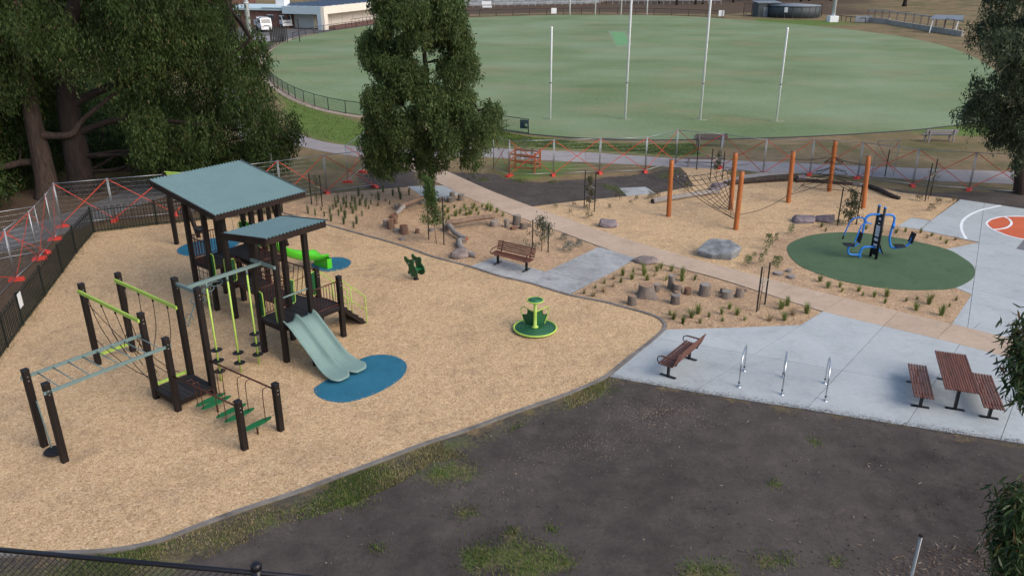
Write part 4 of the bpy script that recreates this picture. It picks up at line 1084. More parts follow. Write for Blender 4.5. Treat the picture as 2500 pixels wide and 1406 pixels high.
def panel(a, b_, label, group, tape=True):
    o = pan if first[0] else copy_tree(pan); first[0] = False
    place(o, a, ang(a, b_), ((b_ - a).length / PLN, 1, 1)); tag(o, label, "temporary fence", group)
def footing(p, rz, label, group):
    o = foot if first[1] else foot.copy()
    if not first[1]: col.objects.link(o)
    first[1] = False; place(o, p, rz); tag(o, label, "barrier block", group)
def run(pts, label, group, flabel, fgroup, skip=()):
    P = gl(pts)
    for i in range(len(P) - 1): panel(P[i], P[i + 1], label if isinstance(label, str) else 'wire temporary fence with red tape cross, ' + label[i], group)
    for i, p in enumerate(P):
        if i in skip: continue
        a = P[max(0, i - 1)]; b_ = P[min(len(P) - 1, i + 1)]
        footing(p, ang(a, b_) + R(90) + R(rnd.uniform(-25, 25)), flabel, fgroup)
run([(-80, 810), (41, 685), (97, 634), (135, 586), (153, 555)], "wire temporary fence with red tape cross beside asphalt path, outside black loop-top fence", "temporary panels left of the playground", "red plastic barrier block outside the black loop-top fence", "feet left of the playground")
run([(153, 553), (281, 540), (427, 526), (560, 507), (688, 489), (798, 472), (914, 457)], ("at the corner of the loop-top fence", "behind the loop-top fence, next to its corner", "half hidden behind the big roof", "hidden behind the big roof", "behind the big roof's low corner", "behind the tufted bed left of the tall tree"), "temporary panels behind the playground", "red plastic barrier block in the row behind the roofed tower", "feet behind the playground", (0,))
run([(112, 618), (-60, 650)], "wire temporary fence with red tape cross spanning the asphalt path", "temporary panel across the path", "red plastic barrier block beside asphalt path at spare panel", "feet of the spare panel")
run([(849, 446), (905, 398)], "wire temporary fence with red tape cross just left of the tall leafy tree", "temporary panels by the tree", "red plastic barrier block on dry grass by the tall tree", "feet by the tree")
run([(885, 422), (990, 388)], "wire temporary fence behind the tall leafy tree, ending at the tan path", "temporary panel behind the tree", "red plastic barrier block where tan path meets footpath", "feet at the path mouth")
run([(673, 470), (640, 440)], "wire temporary fence turned back at an angle behind roofed tower", "temporary panel turned back", "red plastic barrier block of the turned back panel", "feet of the turned panel")
RUN = [(1205, 413), (1243.6, 431), (1351, 429), (1463, 424), (1575, 421), (1649, 400), (1757, 412), (1862, 428), (1976, 428), (2093, 436), (2227, 455), (2365, 465), (2510, 475)]
run(RUN, ("angled between tall tree and orange tree guard", "standing in front of the orange tree guard", "next after the tree guard, over green grass", "on the soil edge behind the slim staked sapling", "angling back from soil edge towards footpath", "in front of weathered brown bench", "behind the first rope net post pair", "behind the split log", "behind the rope web post", "behind the last orange post, running to grey sapling", "behind the grey round-leaved sapling", "running to the grey gum trunk"), "temporary panels along the footpath", "red plastic barrier block under the panels along the footpath", "feet along the footpath", (0, 5))
run([(2127, 432), (2182, 429)], "short spare wire temporary fence with red tape behind the fence line near orange posts", "spare temporary panel", "red plastic barrier block under the short spare panel", "feet of the short spare panel", (0, 1))

# ---- timber tree guard
mat("orange_timber", (.27, .085, .026), .7, .3, 4, stretch=(2, 2, 2))
tg = empty("tree_guard", (0, 0, 0), 0, "square orange timber guard round young trees beside footpath", "tree guard")
tgp = gl([(1258, 407), (1318, 413), (1305, 424), (1244, 419)])
for p in tgp: MB().cbox(p + Vector((0, 0, .62)), (.13, .13, 1.35), .01).build("post", "orange_timber", tg)
for a, b_ in zip(tgp, tgp[1:] + tgp[:1]):
    for z in (.30, .72, 1.12): MB().bar(a + Vector((0, 0, z)), b_ + Vector((0, 0, z)), .04, .09).build("rail", "orange_timber", tg)

# ---- weathered park benches beyond the fence
mat("grey_timber", (.19, .18, .19), .85, .3, 4, stretch=(.6, 5, 5), objrand=.2)
mat("brown_grey", (.13, .10, .095), .85, .3, 4, stretch=(.6, 5, 5), objrand=.2)
def old_bench(p, rz, L, m, label):
    r_ = empty("old_bench", p, rz, label, "bench")
    for i in range(3): MB().cbox((0, -.22 + .16 * i, .50), (L, .14, .045), .006).build("seat_plank", m, r_)
    for i in range(2): MB().cbox((0, .30, .68 + .19 * i), (L, .045, .17), .006).build("back_plank", m, r_)
    for x in (-L * .38, L * .38):
        MB().box((x, -.16, .24), (.09, .09, .50)).build("leg", "grey_timber", r_)
        MB().box((x, .35, .45), (.10, .06, .92)).build("back_post", "grey_timber", r_)
    for x in (-L * .5 + .03, L * .5 - .03): MB().box((x, .02, .72), (.08, .55, .05)).build("arm", "grey_timber", r_)
    return r_
old_bench(g(1732, 357), R(180 + 3), 2.35, "brown_grey", "weathered brown timber bench on dry grass facing the oval, beyond temporary fence")
old_bench(g(2290, 346), R(180 + 4), 2.45, "grey_timber", "weathered grey timber bench on dry grass facing the oval near gum tree")
ob = empty("plank_seat", g(1718, 409), R(-4), "dark backless plank seat on the footpath edge behind the rope net", "bench")
MB().cbox((0, 0, .62), (2.6, .30, .06), .008).build("seat_plank", "brown_grey", ob)
MB().cbox((0, .1, .30), (2.6, .12, .05), .008).build("lower_plank", "grey_timber", ob)
for x in (-1.0, 1.0): MB().box((x, 0, .30), (.09, .16, .60)).build("leg", "grey_timber", ob)
# ================================================================ STUMPS, LOGS, BOULDERS
mat("stump_bark", (.15, .125, .105), .9, .45, 5, .6, 40, stretch=(6, 6, .8), objrand=.3, c2=(.20, .165, .14))
mat("bark_brown", (.12, .070, .048), .9, .45, 5, .6, 40, stretch=(6, 6, .8), objrand=.25, c2=(.17, .105, .07))
mat("cut_grey", (.24, .215, .19), .85, .3, 12, objrand=.2)
mat("cut_red", (.20, .085, .05), .85, .3, 12, objrand=.15)
mat("cut_tan", (.31, .20, .125), .85, .3, 12, objrand=.15)
mat("log_grey", (.20, .185, .175), .9, .45, 4, .6, 30, stretch=(1, 5, 5), c2=(.27, .245, .225))
mat("log_brown", (.15, .098, .07), .9, .45, 4, .6, 30, stretch=(1, 5, 5), c2=(.21, .145, .105))
mat("charred", (.015, .012, .011), .85, .5, 6, .8, 25, c2=(.05, .038, .032))
def stump(p, r_, h, bark="stump_bark", cut="cut_grey", label="", group="", flare=1.12):
    rr = random.Random(int(p.x * 971 + p.y * 377)); n = 14; ph = rr.uniform(0, 6); st_ = empty("tree_stump", p, rr.uniform(0, 6.28), label, "stump", group)
    tilt = Vector((rr.uniform(-.05, .05), rr.uniform(-.05, .05)))
    rad = [1 + .07 * math.sin(2 * a + ph) + .05 * math.sin(5 * a + ph * 2) + rr.uniform(-.03, .03) for a in [2 * math.pi * k / n for k in range(n)]]
    vs = []; prof = [(flare * 1.03, -.06), (flare, 0), (1 + (flare - 1) * .35, h * .3), (1, h * .7), (.97, h - .008), (.95, h)]
    for q, z in prof:
        for k in range(n):
            a = 2 * math.pi * k / n; q2 = q if z > h * .2 else 1 + (q - 1) * (1 + .9 * math.sin(3 * a + ph))
            vs.append((r_ * rad[k] * q2 * math.cos(a) + tilt.x * z, r_ * rad[k] * q2 * math.sin(a) + tilt.y * z, z + (rr.uniform(-.008, .008) if z >= h - .01 else 0)))
    fs = [(i * n + k, i * n + (k + 1) % n, (i + 1) * n + (k + 1) % n, (i + 1) * n + k) for i in range(len(prof) - 1) for k in range(n)]
    MB().add(vs, fs, True).build("bark", bark, st_)
    top = vs[-n:]; cx = sum(v[0] for v in top) / n; cy = sum(v[1] for v in top) / n
    ring2 = [(cx + (v[0] - cx) * .55, cy + (v[1] - cy) * .55, h + .004) for v in top]
    tv = [(v[0], v[1], v[2] + .001) for v in top] + ring2 + [(cx, cy, h + .002)]
    tf = [(k, (k + 1) % n, n + (k + 1) % n, n + k) for k in range(n)] + [(n + k, n + (k + 1) % n, 2 * n) for k in range(n)]
    MB().add(tv, tf).build("cut_face", cut, st_)
    return st_
PXM = lambda py: (py + 95) * .0746                     # photo pixels per metre at a ground row
z6 = (750, 350, .249)
def stumps(z, items, label, group):
    for x, yb, w, h, bark, cut in items:
        py = z[1] + yb * z[2]; k = PXM(py); r_ = w * z[2] / k / 2
        hh = max(.12, (h * z[2] / k - 2 * r_ * .42) / .93)
        # the given row is the front foot of the stump, its centre lies one radius behind
        p = zg(z, x, yb); p.y += r_ * .95; p.x *= (p.y) / (p.y - r_ * .95)
        lab = label
        if 'log stump in' in label:
            size = ('tall ' if hh > .55 else 'squat ' if hh < .28 else '') + ('broad ' if r_ > .27 else 'slim ' if r_ < .155 else '')
            lab = label.replace('log stump in', size + {'cut_grey': 'grey-topped', 'cut_red': 'red-brown', 'cut_tan': 'tan-topped'}[cut] + ' stump in')
        stump(p, r_, hh, bark, cut, lab, group)
G_, B_, T_ = ("stump_bark", "cut_grey"), ("bark_brown", "cut_red"), ("stump_bark", "cut_tan")
stumps(z6, [(1320, 578, 76, 70) + G_, (1405, 587, 76, 78) + G_, (1422, 545, 56, 78) + G_, (1510, 570, 62, 88) + G_], "log stump in the row of four beside the tan path and pale slab", "four stumps beside the tan path")
stumps(z6, [(895, 655, 78, 78) + G_, (1130, 605, 62, 62) + G_, (850, 745, 76, 62) + B_, (775, 825, 50, 88) + G_, (822, 850, 72, 112) + B_, (868, 795, 42, 58) + B_, (880, 880, 76, 58) + G_, (955, 900, 82, 116) + B_, (1082, 890, 46, 60) + B_, (935, 957, 60, 46) + G_, (1225, 872, 56, 50) + G_],
       "log stump in the stepping arc beside the strappy plants and raised logs", "stumps in the stepping arc")
stumps(z6, [(1360, 868, 62, 100) + G_], "grey log stump propping the near end of the long raised log", "")
stumps(z7, [(553, 266, 78, 78) + G_], "mossy grey stump under the free end of the long raised log", "")
stumps(z7, [(660, 272, 44, 84) + G_, (747, 252, 66, 108) + G_, (717, 292, 56, 46) + B_, (803, 286, 66, 82) + T_, (850, 266, 38, 46) + T_], "log stump in the cluster between bench and tan path", "stumps behind the bench")
stumps(z4b, [(550, 722, 82, 122) + T_, (778, 592, 62, 94) + G_, (913, 566, 64, 152) + G_, (975, 606, 86, 118) + T_, (974, 640, 60, 70) + T_, (952, 714, 84, 118) + G_, (1068, 622, 60, 88) + B_, (1225, 637, 110, 150) + G_, (1400, 612, 54, 74) + T_, (1437, 662, 102, 108) + G_, (1556, 648, 76, 122) + T_, (1612, 592, 42, 50) + T_],
       "log stump in the mulched bed between tan path and carousel area", "stumps in the tufted bed")
p = zg(z4b, 695, 655); p.y += .25
stump(p, .30, .52, "stump_bark", "cut_tan", "broad gnarled stump with flared roots among the smaller stumps", "", 1.55)
stumps(z4b, [(1918, 442, 84, 46) + G_, (2020, 412, 60, 26) + G_, (2042, 472, 84, 38) + G_], "low sawn round log set in mulch beside the green rubber pad", "low rounds by the green pad")

def log(name, pts, r_, m, label, hgt=None, end="cut_tan", seed=1):
    rr = random.Random(seed); P = spline(pts, 6); n = 12; k = len(P)
    root = empty(name, P[0], 0, label, "log"); o = P[0]
    rs = [r_ * (1.05 - .18 * i / (k - 1) + rr.uniform(-.05, .05)) for i in range(k)]
    mb = MB().tube([q - o for q in P], rs, n)
    vs = [Vector(v) for v in mb.v]; mb.v = [tuple(v + Vector((rr.uniform(-1, 1), rr.uniform(-1, 1), rr.uniform(-1, 1))) * r_ * .07) for v in vs]
    mb.build("trunk", m, root)
    for q, d, rad in ((P[0] - o, (P[0] - P[1]).normalized(), rs[0]), (P[-1] - o, (P[-1] - P[-2]).normalized(), rs[-1])):
        MB().tube([q - d * .02, q + d * .012], rad * .93, 12).build("cut_end", end, root)
    return root
def zp(z, x, y, h): q = zg(z, x, y, h); return q
log("fallen_log", [zp(z6, 905, 612, .34), zp(z6, 1000, 585, .36), zp(z6, 1060, 560, .40), zp(z6, 1125, 535, .42)], .13, "log_brown", "brown log resting on stumps beside the pale slab and tan path", seed=3)
log("fallen_log", [zp(z6, 945, 618, .32), zp(z6, 915, 650, .22), zp(z6, 870, 695, .12)], .13, "log_grey", "short grey log leaning off stump at the stepping arc", seed=4)
log("fallen_log", [zp(z6, 1360, 775, .42), zp(z6, 1480, 768, .42), zp(z6, 1650, 735, .46), zp(z6, 1835, 718, .46)], .135, "log_brown", "long brown log raised on two stumps behind staked young tree", seed=5)
log("fallen_log", [zp(z6, 1392, 805, .34), zp(z6, 1440, 865, .24), zp(z6, 1500, 910, .20), zp(z6, 1565, 935, .22)], .125, "log_grey", "grey log sloping down from raised log with orange sawn end", seed=6, end="cut_red")
log("fallen_log", [zp(z6, 1488, 955, .16), zp(z6, 1500, 1010, .14), zp(z6, 1545, 1060, .13), zp(z6, 1600, 1085, .12), zp(z6, 1660, 1105, .10)], .14, "log_grey", "curved grey log with hollow end beside the rounded boulder", seed=7)
stumps(z6, [(1527, 985, 62, 70) + G_], "pale stump between the curved log and the sloping log", "")
log("fallen_log", [zp(zo, 125, 652, .12), zp(zo, 300, 620, .15), zp(zo, 500, 590, .15), zp(zo, 730, 560, .14)], .16, "log_grey", "long grey log lying on woodchip behind the first orange post", seed=8, end="charred")
log("fallen_log", [zp(zo, 1450, 455, .15), zp(zo, 1560, 455, .15), zp(zo, 1750, 470, .13), zp(zo, 1980, 492, .08)], .11, "charred", "charred black log lying behind the rope web", seed=9, end="charred")
log("fallen_log", [zp(zo, 1980, 490, .10), zp(zo, 2060, 500, .12), zp(zo, 2140, 512, .12)], .11, "log_grey", "short grey log joining the two charred logs", seed=10)
log("fallen_log", [zp(zo, 2130, 510, .14), zp(zo, 2230, 545, .16), zp(zo, 2320, 590, .15), zp(zo, 2410, 625, .07)], .13, "charred", "charred dark brown log lying past the last orange post", seed=11, end="charred")
# split log: pale sawn top, charred side
sl_ = empty("split_log", zp(zo, 810, 500, 0), 0, "huge split log with pale sawn top and charred side behind the rope net", "log")
o0 = sl_.location
A_ = [zp(zo, 800, 505, 0) - o0, zp(zo, 1000, 490, 0) - o0, zp(zo, 1200, 475, 0) - o0, zp(zo, 1455, 462, 0) - o0]
back = Vector((-.05, .85, 0)); tvs = []; svs = []
for i, q in enumerate(A_):
    h = (.22, .36, .42, .46)[i]; wd = (.35, .75, .85, .5)[i]
    tvs += [q + Vector((0, .04, h + .004)), q + back * wd + Vector((0, 0, h + .03))]
    svs += [q + Vector((0, -.05, 0)), q + Vector((0, -.09, h * .5)), q + Vector((0, .03, h)), q + back * wd + Vector((0, 0, h)), q + back * wd + Vector((0, .1, 0))]
MB().add(svs, [(5 * i + k, 5 * i + 5 + k, 5 * i + 6 + k, 5 * i + 1 + k) for i in range(3) for k in range(4)] + [(4, 3, 2, 1, 0), (15, 16, 17, 18, 19)]).build("charred_side", "charred", sl_)
MB().add(tvs, [(2 * i, 2 * i + 2, 2 * i + 3, 2 * i + 1) for i in range(3)]).build("sawn_top", "log_grey", sl_)

def boulder(p, size, seed, m, label, rz=0, top=.80, nside=6, pts=None):
    """angular field stone: hull of three uneven rings, edges worn, faces roughened"""
    rr = random.Random(seed); bm = bmesh.new()
    tx, ty = rr.uniform(-.22, .22), rr.uniform(-.22, .22)
    for q in pts or (): bm.verts.new((q[0] * size[0], q[1] * size[1], q[2] * size[2]))
    for ring, (r_, z, jz) in enumerate(() if pts else ((.95, -.12, 0), (1.02, .42, .16), (top, .92, .06))):
        n = nside if ring < 2 else nside - 2
        for k in range(n):
            a = 2 * math.pi * (k + rr.uniform(-.28, .28)) / n + ring * .3; q = r_ * rr.uniform(.84, 1.08)
            x, y = q * math.cos(a), q * math.sin(a); zz = z + rr.uniform(-jz, jz) + ((x * tx + y * ty) if ring == 2 else 0)
            bm.verts.new((x * size[0], y * size[1], zz * size[2] * 1.25))
    hull = bmesh.ops.convex_hull(bm, input=bm.verts)
    for v in [v for v in bm.verts if not v.link_faces]: bm.verts.remove(v)
    bmesh.ops.dissolve_limit(bm, angle_limit=R(9), verts=bm.verts, edges=bm.edges)
    bmesh.ops.bevel(bm, geom=list(bm.edges), offset=.022 * min(1, size[0] * 1.4), segments=1, affect='EDGES', profile=.6)
    bmesh.ops.triangulate(bm, faces=bm.faces)
    bmesh.ops.subdivide_edges(bm, edges=[e for e in bm.edges if e.calc_length() > .16], cuts=2, use_grid_fill=True)
    for v in bm.verts: v.co += Vector((rr.uniform(-1, 1), rr.uniform(-1, 1), rr.uniform(-1, 1))) * .008
    bmesh.ops.recalc_face_normals(bm, faces=bm.faces)
    me = bpy.data.meshes.new("boulder"); bm.to_mesh(me); bm.free(); me.materials.append(MATS[m])
    o = bpy.data.objects.new("boulder", me); col.objects.link(o); place(o, p, rz); tag(o, label, "boulder")
    return o
mat("rock_blue", (.115, .125, .135), .85, .4, 2.5, .7, 12, c2=(.225, .24, .25))
mat("rock_purple", (.13, .11, .125), .85, .4, 3, .6, 12, c2=(.20, .165, .175))
mat("rock_brown", (.15, .12, .115), .85, .4, 3, .6, 14, c2=(.22, .18, .165))
boulder(g(1752, 624), (.98, 1.0, 1.0), 5, "rock_blue", "large angular blue-grey boulder beside the tan path opposite stumps", R(4), pts=((-.9, 0, -.1), (-.5, -.42, -.1), (.38, -.66, -.1), (.92, -.15, -.1), (.85, .45, -.1), (0, .62, -.1), (-.7, .45, -.1), (-1.02, -.02, .30), (-.45, -.50, .22), (.42, -.74, .34), (1.03, -.2, .40), (-.82, .10, .44), (-.42, .52, .56), (.10, -.46, .42), (.45, -.66, .44), (.98, -.12, .48), (.72, .52, .56), (-.15, .64, .62)))
boulder(g(1484, 553), (.55, .38, .28), 8, "rock_purple", "flat-topped dark grey boulder beside the tan path opposite bench", R(10))
boulder(g(1960, 542), (.75, .45, .26), 12, "rock_purple", "low purple-grey boulder behind green rubber pad, left one of the pair", R(5))
boulder(g(2012, 540), (.62, .40, .27), 15, "rock_purple", "low purple-grey boulder behind green rubber pad, beside the staked sapling", R(-10))
boulder(g(1577, 641), (.60, .40, .20), 19, "rock_brown", "flat brown rock half buried at the edge of the tan path", R(-12))
boulder(g(1122, 629), (.50, .36, .32), 23, "rock_brown", "rounded reddish brown boulder beside edging and curved log", R(15))
boulder(zp(zo, 740, 515, 0), (.62, .36, .16), 27, "rock_purple", "thin flat purple stone slab at the end of the split log", R(8))
boulder(zp(zo, 700, 545, 0), (.45, .28, .12), 29, "rock_purple", "small flat stone step beside the long grey log", R(-8))
boulder(zp(zo, 1500, 455, 0), (.42, .30, .26), 33, "rock_purple", "small grey rock between split log and charred log", R(30))

# ================================================================ PLANTS
leaf_mat("tuft_green", [(0, (.08, .125, .03)), (.5, (.16, .215, .05)), (1, (.30, .31, .11))], .35)
leaf_mat("tuft_blue", [(0, (.075, .10, .045)), (.6, (.13, .16, .075)), (1, (.24, .23, .12))], .35)
leaf_mat("shrub_silver", [(0, (.12, .13, .11)), (1, (.24, .25, .21))], .2)
leaf_mat("dry_shrub", [(0, (.06, .05, .028)), (.5, (.11, .10, .05)), (1, (.17, .14, .075))], .2)
leaf_mat("bush_green", [(0, (.04, .08, .018)), (1, (.09, .15, .04))], .25)
def tuft_mesh(name, m, n, h, spread, wid, seed):
    rr = np.random.default_rng(seed); V = []; F = []
    for i in range(n):
        a = rr.uniform(0, 6.283); lean = rr.uniform(.05, 1.0) * spread; L = h * rr.uniform(.55, 1.1); r0 = rr.uniform(0, .05)
        d = np.array((math.cos(a), math.sin(a), 0)); s = np.array((-d[1], d[0], 0)) * wid / 2
        b0 = d * r0; p1 = b0 + d * lean * .35 + np.array((0, 0, L * .62)); p2 = b0 + d * lean * 1.0 + np.array((0, 0, L * (1 - .25 * lean / max(spread, .01))))
        o = len(V); V += [b0 - s + (0, 0, -.02), b0 + s + (0, 0, -.02), p1 - s * .8, p1 + s * .8, p2]; F += [(o, o + 1, o + 3), (o, o + 3, o + 2), (o + 2, o + 3, o + 4)]
    return np_mesh(name, np.array(V), np.array(F), m)
def shrub_mesh(name, m, n, h, w, leaf, seed):
    rr = np.random.default_rng(seed); V = []; F = []
    for i in range(n):
        t = rr.uniform(0.08, 1) ** .8; a = rr.uniform(0, 6.283); r0 = w * math.sqrt(rr.uniform(0, 1)) * (1.1 - .6 * t) / 2
        c = np.array((r0 * math.cos(a), r0 * math.sin(a), h * t)); d = rr.normal(size=3); d[2] = abs(d[2]) * .8; d /= np.linalg.norm(d)
        s = np.cross(d, rr.normal(size=3)); s /= np.linalg.norm(s) + 1e-9
        o = len(V); V += [c - s * leaf * .16, c + s * leaf * .16, c + d * leaf]; F += [(o, o + 1, o + 2)]
    return np_mesh(name, np.array(V), np.array(F), m)
leaf_mat("tuft_dead", [(0, (.16, .12, .06)), (.6, (.27, .21, .11)), (1, (.38, .30, .17))], .3)
PROTO = {"dead": [tuft_mesh("grass_tuft", "tuft_dead", 30, .26, .26, .013, s) for s in (21, 22)],
         "tall": [tuft_mesh("grass_tuft", "tuft_blue", 46, .52, .16, .016, s) for s in (1, 2, 3)],
         "low": [tuft_mesh("grass_tuft", "tuft_green", 54, .36, .24, .014, s) for s in (4, 5, 6)],
         "silver": [shrub_mesh("silver_shrub", "shrub_silver", 260, .40, .55, .09, 7)],
         "dry": [shrub_mesh("dry_shrub", "dry_shrub", 120, .42, .5, .10, 8), shrub_mesh("dry_shrub", "dry_shrub", 90, .34, .42, .09, 9)],
         "bush": [shrub_mesh("leafy_shrub", "bush_green", 260, .62, .40, .08, 10), shrub_mesh("leafy_shrub", "bush_green", 180, .40, .38, .07, 13)]}
used = set()
def plants(z, pts, kind, label, cat, group, sc=(.8, 1.2)):
    for x, y in pts:
        dead = kind in ('tall', 'low') and rnd.random() < .13
        src = rnd.choice(PROTO['dead' if dead else kind])
        if src.name in used: o = src.copy(); col.objects.link(o)
        else: o = src; used.add(src.name)
        k = rnd.uniform(sc[0] * .75, sc[1] * 1.1); place(o, zg(z, x, y, .015) , rnd.uniform(0, 6.28), (k, k, k * rnd.uniform(.85, 1.15)))
        tag(o, label.replace('upright grey-green', 'dried brown').replace('small grass', 'dried brown grass').replace('green grass', 'dried brown grass', 1) if dead else label, cat, group)
plants(z6, [(270, 565), (305, 580), (360, 600), (385, 545), (440, 570), (470, 600), (505, 520), (540, 550), (580, 570), (625, 600), (675, 540), (700, 560), (690, 615), (770, 570), (810, 600), (745, 480), (840, 515), (900, 485), (915, 550), (1000, 510), (255, 650), (285, 630), (335, 670), (385, 630), (450, 690), (225, 690), (310, 710), (375, 735), (540, 715), (605, 650), (575, 625), (235, 765), (360, 795), (485, 790), (455, 830), (80, 710), (170, 720), (10, 690), (140, 660), (635, 520), (520, 610), (430, 640), (480, 660)],
       "tall", "upright grey-green grass tuft in the mulched bed behind the play towers", "plant", "tufts behind the play towers", (.8, 1.15))
plants(z6, [(1350, 630), (1350, 710), (1380, 680), (1445, 635), (1455, 715), (1540, 635), (1560, 710), (1555, 660), (1625, 640), (1640, 610), (1660, 665), (1680, 700), (1715, 625), (1765, 650), (1800, 665), (1860, 680), (1920, 715), (1390, 745), (1600, 700), (1500, 690), (1330, 670)],
       "low", "green grass tuft between the long raised log and tan path", "plant", "tufts behind the raised log", (.9, 1.3))
plants(z7, [(1190, 470), (1275, 432), (1150, 372)], "silver", "small silver-grey shrub in mulch beside the staked weeping sapling", "plant", "silver shrubs by the bench")
plants(z4b, [(100, 605), (185, 630), (205, 555), (285, 590), (290, 510), (375, 540), (378, 470), (445, 500), (462, 435), (545, 470), (560, 405), (657, 385), (662, 435), (692, 480), (765, 440), (785, 395), (820, 370), (918, 395), (1022, 435), (1018, 485), (1140, 475), (872, 480)],
       "low", "green grass tuft between the stumps, tan path and old slab", "plant", "tufts behind the stump cluster", (.8, 1.25))
plants(z4b, [(905, 805), (940, 845), (1028, 885), (1110, 830), (1170, 790), (1185, 880), (1270, 825), (1390, 795), (1400, 865), (1465, 750), (1535, 805), (1605, 855), (1835, 860), (1978, 855), (1948, 750), (2008, 715), (2060, 805), (2190, 790)],
       "low", "green grass tuft between the stumps and pale concrete plaza", "plant", "tufts beside the plaza", (.85, 1.35))
plants(z3b, [(490, 920), (567, 980), (685, 975), (705, 1020), (868, 1015), (912, 1055), (1025, 1070), (1148, 1065), (1130, 1130), (1340, 1115), (1445, 1095), (1562, 1140), (1600, 1080), (1762, 1165), (1435, 1200), (1685, 1250), (1830, 1105)],
       "low", "green grass tuft between the green rubber pad and tan path", "plant", "tufts between pad and path", (.75, 1.3))
plants(z3b, [(1540, 490), (1590, 470), (1675, 510), (1820, 510), (1730, 545), (1240, 440), (1330, 430), (1480, 440), (1100, 440), (505, 385), (548, 420), (945, 405)],
       "low", "small grass tuft between the green rubber pad and basketball court", "plant", "tufts between pad and court", (.7, 1.1))
plants(z4b, [(1825, 190), (1800, 250), (1900, 120), (2040, 45), (1695, 265), (1655, 300), (1635, 340), (1755, 330), (1890, 370), (1930, 335), (2315, 495), (2390, 550)],
       "bush", "small leafy green shrub beside the green rubber pad and large boulder", "plant", "leafy shrubs by the green pad", (.7, 1.2))
plants((1180, 280, .24), [(730, 950), (885, 1005), (925, 930), (1285, 960), (1365, 870), (1495, 910), (1555, 870), (1700, 860), (1080, 1060), (2080, 785), (1760, 850)], "dry", "sparse dry shrub in woodchip between bare soil and orange posts", "plant", "dry shrubs on the woodchip", (.8, 1.3))
plants((2050, 280, .18), [(1060, 1170), (1240, 1310), (1330, 1230), (1560, 1200)], "dry", "sparse dry shrub in woodchip by the basketball court corner", "plant", "dry shrubs by the court", (.9, 1.3))
for k in PROTO:
    for o in PROTO[k]:
        if o.name not in used: bpy.data.objects.remove(o)

# ---- saplings between hardwood stakes
mat("stake", (.012, .011, .010), .8, .4, 5)
mat("tie", (.35, .31, .24), .8, .2, 6)
mat("twig", (.13, .09, .055), .85, .3, 8)
leaf_mat("sap_green", [(0, (.035, .075, .02)), (.6, (.065, .12, .03)), (1, (.12, .17, .055))], .35)
leaf_mat("sap_grey", [(0, (.06, .075, .045)), (1, (.14, .16, .10))], .3)
leaf_mat("sap_olive", [(0, (.05, .06, .03)), (.6, (.09, .10, .05)), (1, (.16, .15, .085))], .3)
def sapling(base, h, w, m, n, leaf, label, seed, droop=.4, low=.25, lean=(0, 0)):
    rr = np.random.default_rng(seed); r_ = empty("sapling", base, 0, label, "sapling")
    tip = Vector((lean[0], lean[1], h))
    MB().tube([(0, 0, -.05), tip * .5 + Vector((.03, 0, 0)), tip], [.02, .014, .005], 6).build("trunk", "twig", r_)
    V = []; F = []; tw = MB()
    for i in range(max(6, n // 45)):
        t = rr.uniform(low, .97); a = rr.uniform(0, 6.283); L = w * (1.15 - t) * rr.uniform(.5, 1)
        c = tip * t; e = c + Vector((math.cos(a) * L, math.sin(a) * L, L * rr.uniform(-.1, .5))); tw.tube([c, e], [.006, .003], 4)
        for k in range(45 if n > 100 else 2):
            q = np.array(c.lerp(e, rr.uniform(.15, 1.0))) + rr.normal(size=3) * w * .10
            d = rr.normal(size=3); d[2] -= droop * 2; d /= np.linalg.norm(d); s = np.cross(d, rr.normal(size=3)); s /= np.linalg.norm(s) + 1e-9
            o = len(V); ll = leaf * rr.uniform(.6, 1.2); V += [q, q + d * ll * .5 + s * ll * .13, q + d * ll, q + d * ll * .5 - s * ll * .13]; F += [(o, o + 1, o + 2, o + 3)]
    tw.build("branches", "twig", r_)
    np_mesh("crown", np.array(V), np.array(F), m, r_)
    return r_
def stake(base, h, label, tie_to=None, lean=(0, 0)):
    s = MB().cbox((lean[0] / 2, lean[1] / 2, h / 2 - .05), (.05, .05, h + .1), .006).build("stake", "stake", None, base)
    tag(s, label, "stake", "dark stakes beside saplings")
    if tie_to is not None:
        d = tie_to - base; d.z = 0; z = h * .62
        MB().tube([(0, -.03, z), (d.x, d.y - .03, z + .03), (d.x, d.y + .03, z + .03), (0, .03, z)], .014, 6, True).build("tie", "tie", s)
def staked(stks, sap, name, **kw):
    b0 = g(*sap)
    for (x, y, h) in stks: stake(g(x, y), h, "dark timber stake beside the " + name, b0)
    return b0
b0 = staked([(761, 500, 1.75), (787, 505, 1.75)], (774, 503), "thin grey sapling near roofed tower"); sapling(b0, 2.0, .55, "sap_grey", 500, .11, "thin grey-leaved sapling between stakes behind the roofed play tower", 1)
b0 = staked([(1047, 585, 2.35), (1084, 599, 2.35)], (1066, 596), "bright green sapling by the log arc"); sapling(b0, 3.3, .85, "sap_green", 4200, .13, "tall bright green sapling between stakes in the log arc bed", 2, low=.30, lean=(-.35, .1))
b0 = staked([(1300, 604, 1.35), (1338, 617, 1.35)], (1322, 612), "weeping sapling behind bench"); sapling(b0, 1.75, .95, "sap_grey", 800, .15, "weeping grey-green sapling between stakes behind the slatted bench", 3, droop=1.2, low=.12)
b0 = staked([(1426, 507, 2.05), (1451, 518, 2.1)], (1438, 512), "slim sapling near bare soil"); sapling(b0, 1.9, .5, "sap_olive", 800, .14, "slim olive sapling between stakes at the edge of bare soil", 4, low=.1)
b0 = staked([(1847, 762, 1.85), (1867, 744, 1.75)], (1852, 758), "bare stem beside the stumps"); sapling(b0, 1.9, .25, "sap_grey", 40, .07, "leafless thin sapling stem between two stakes beside the plaza bed", 5)
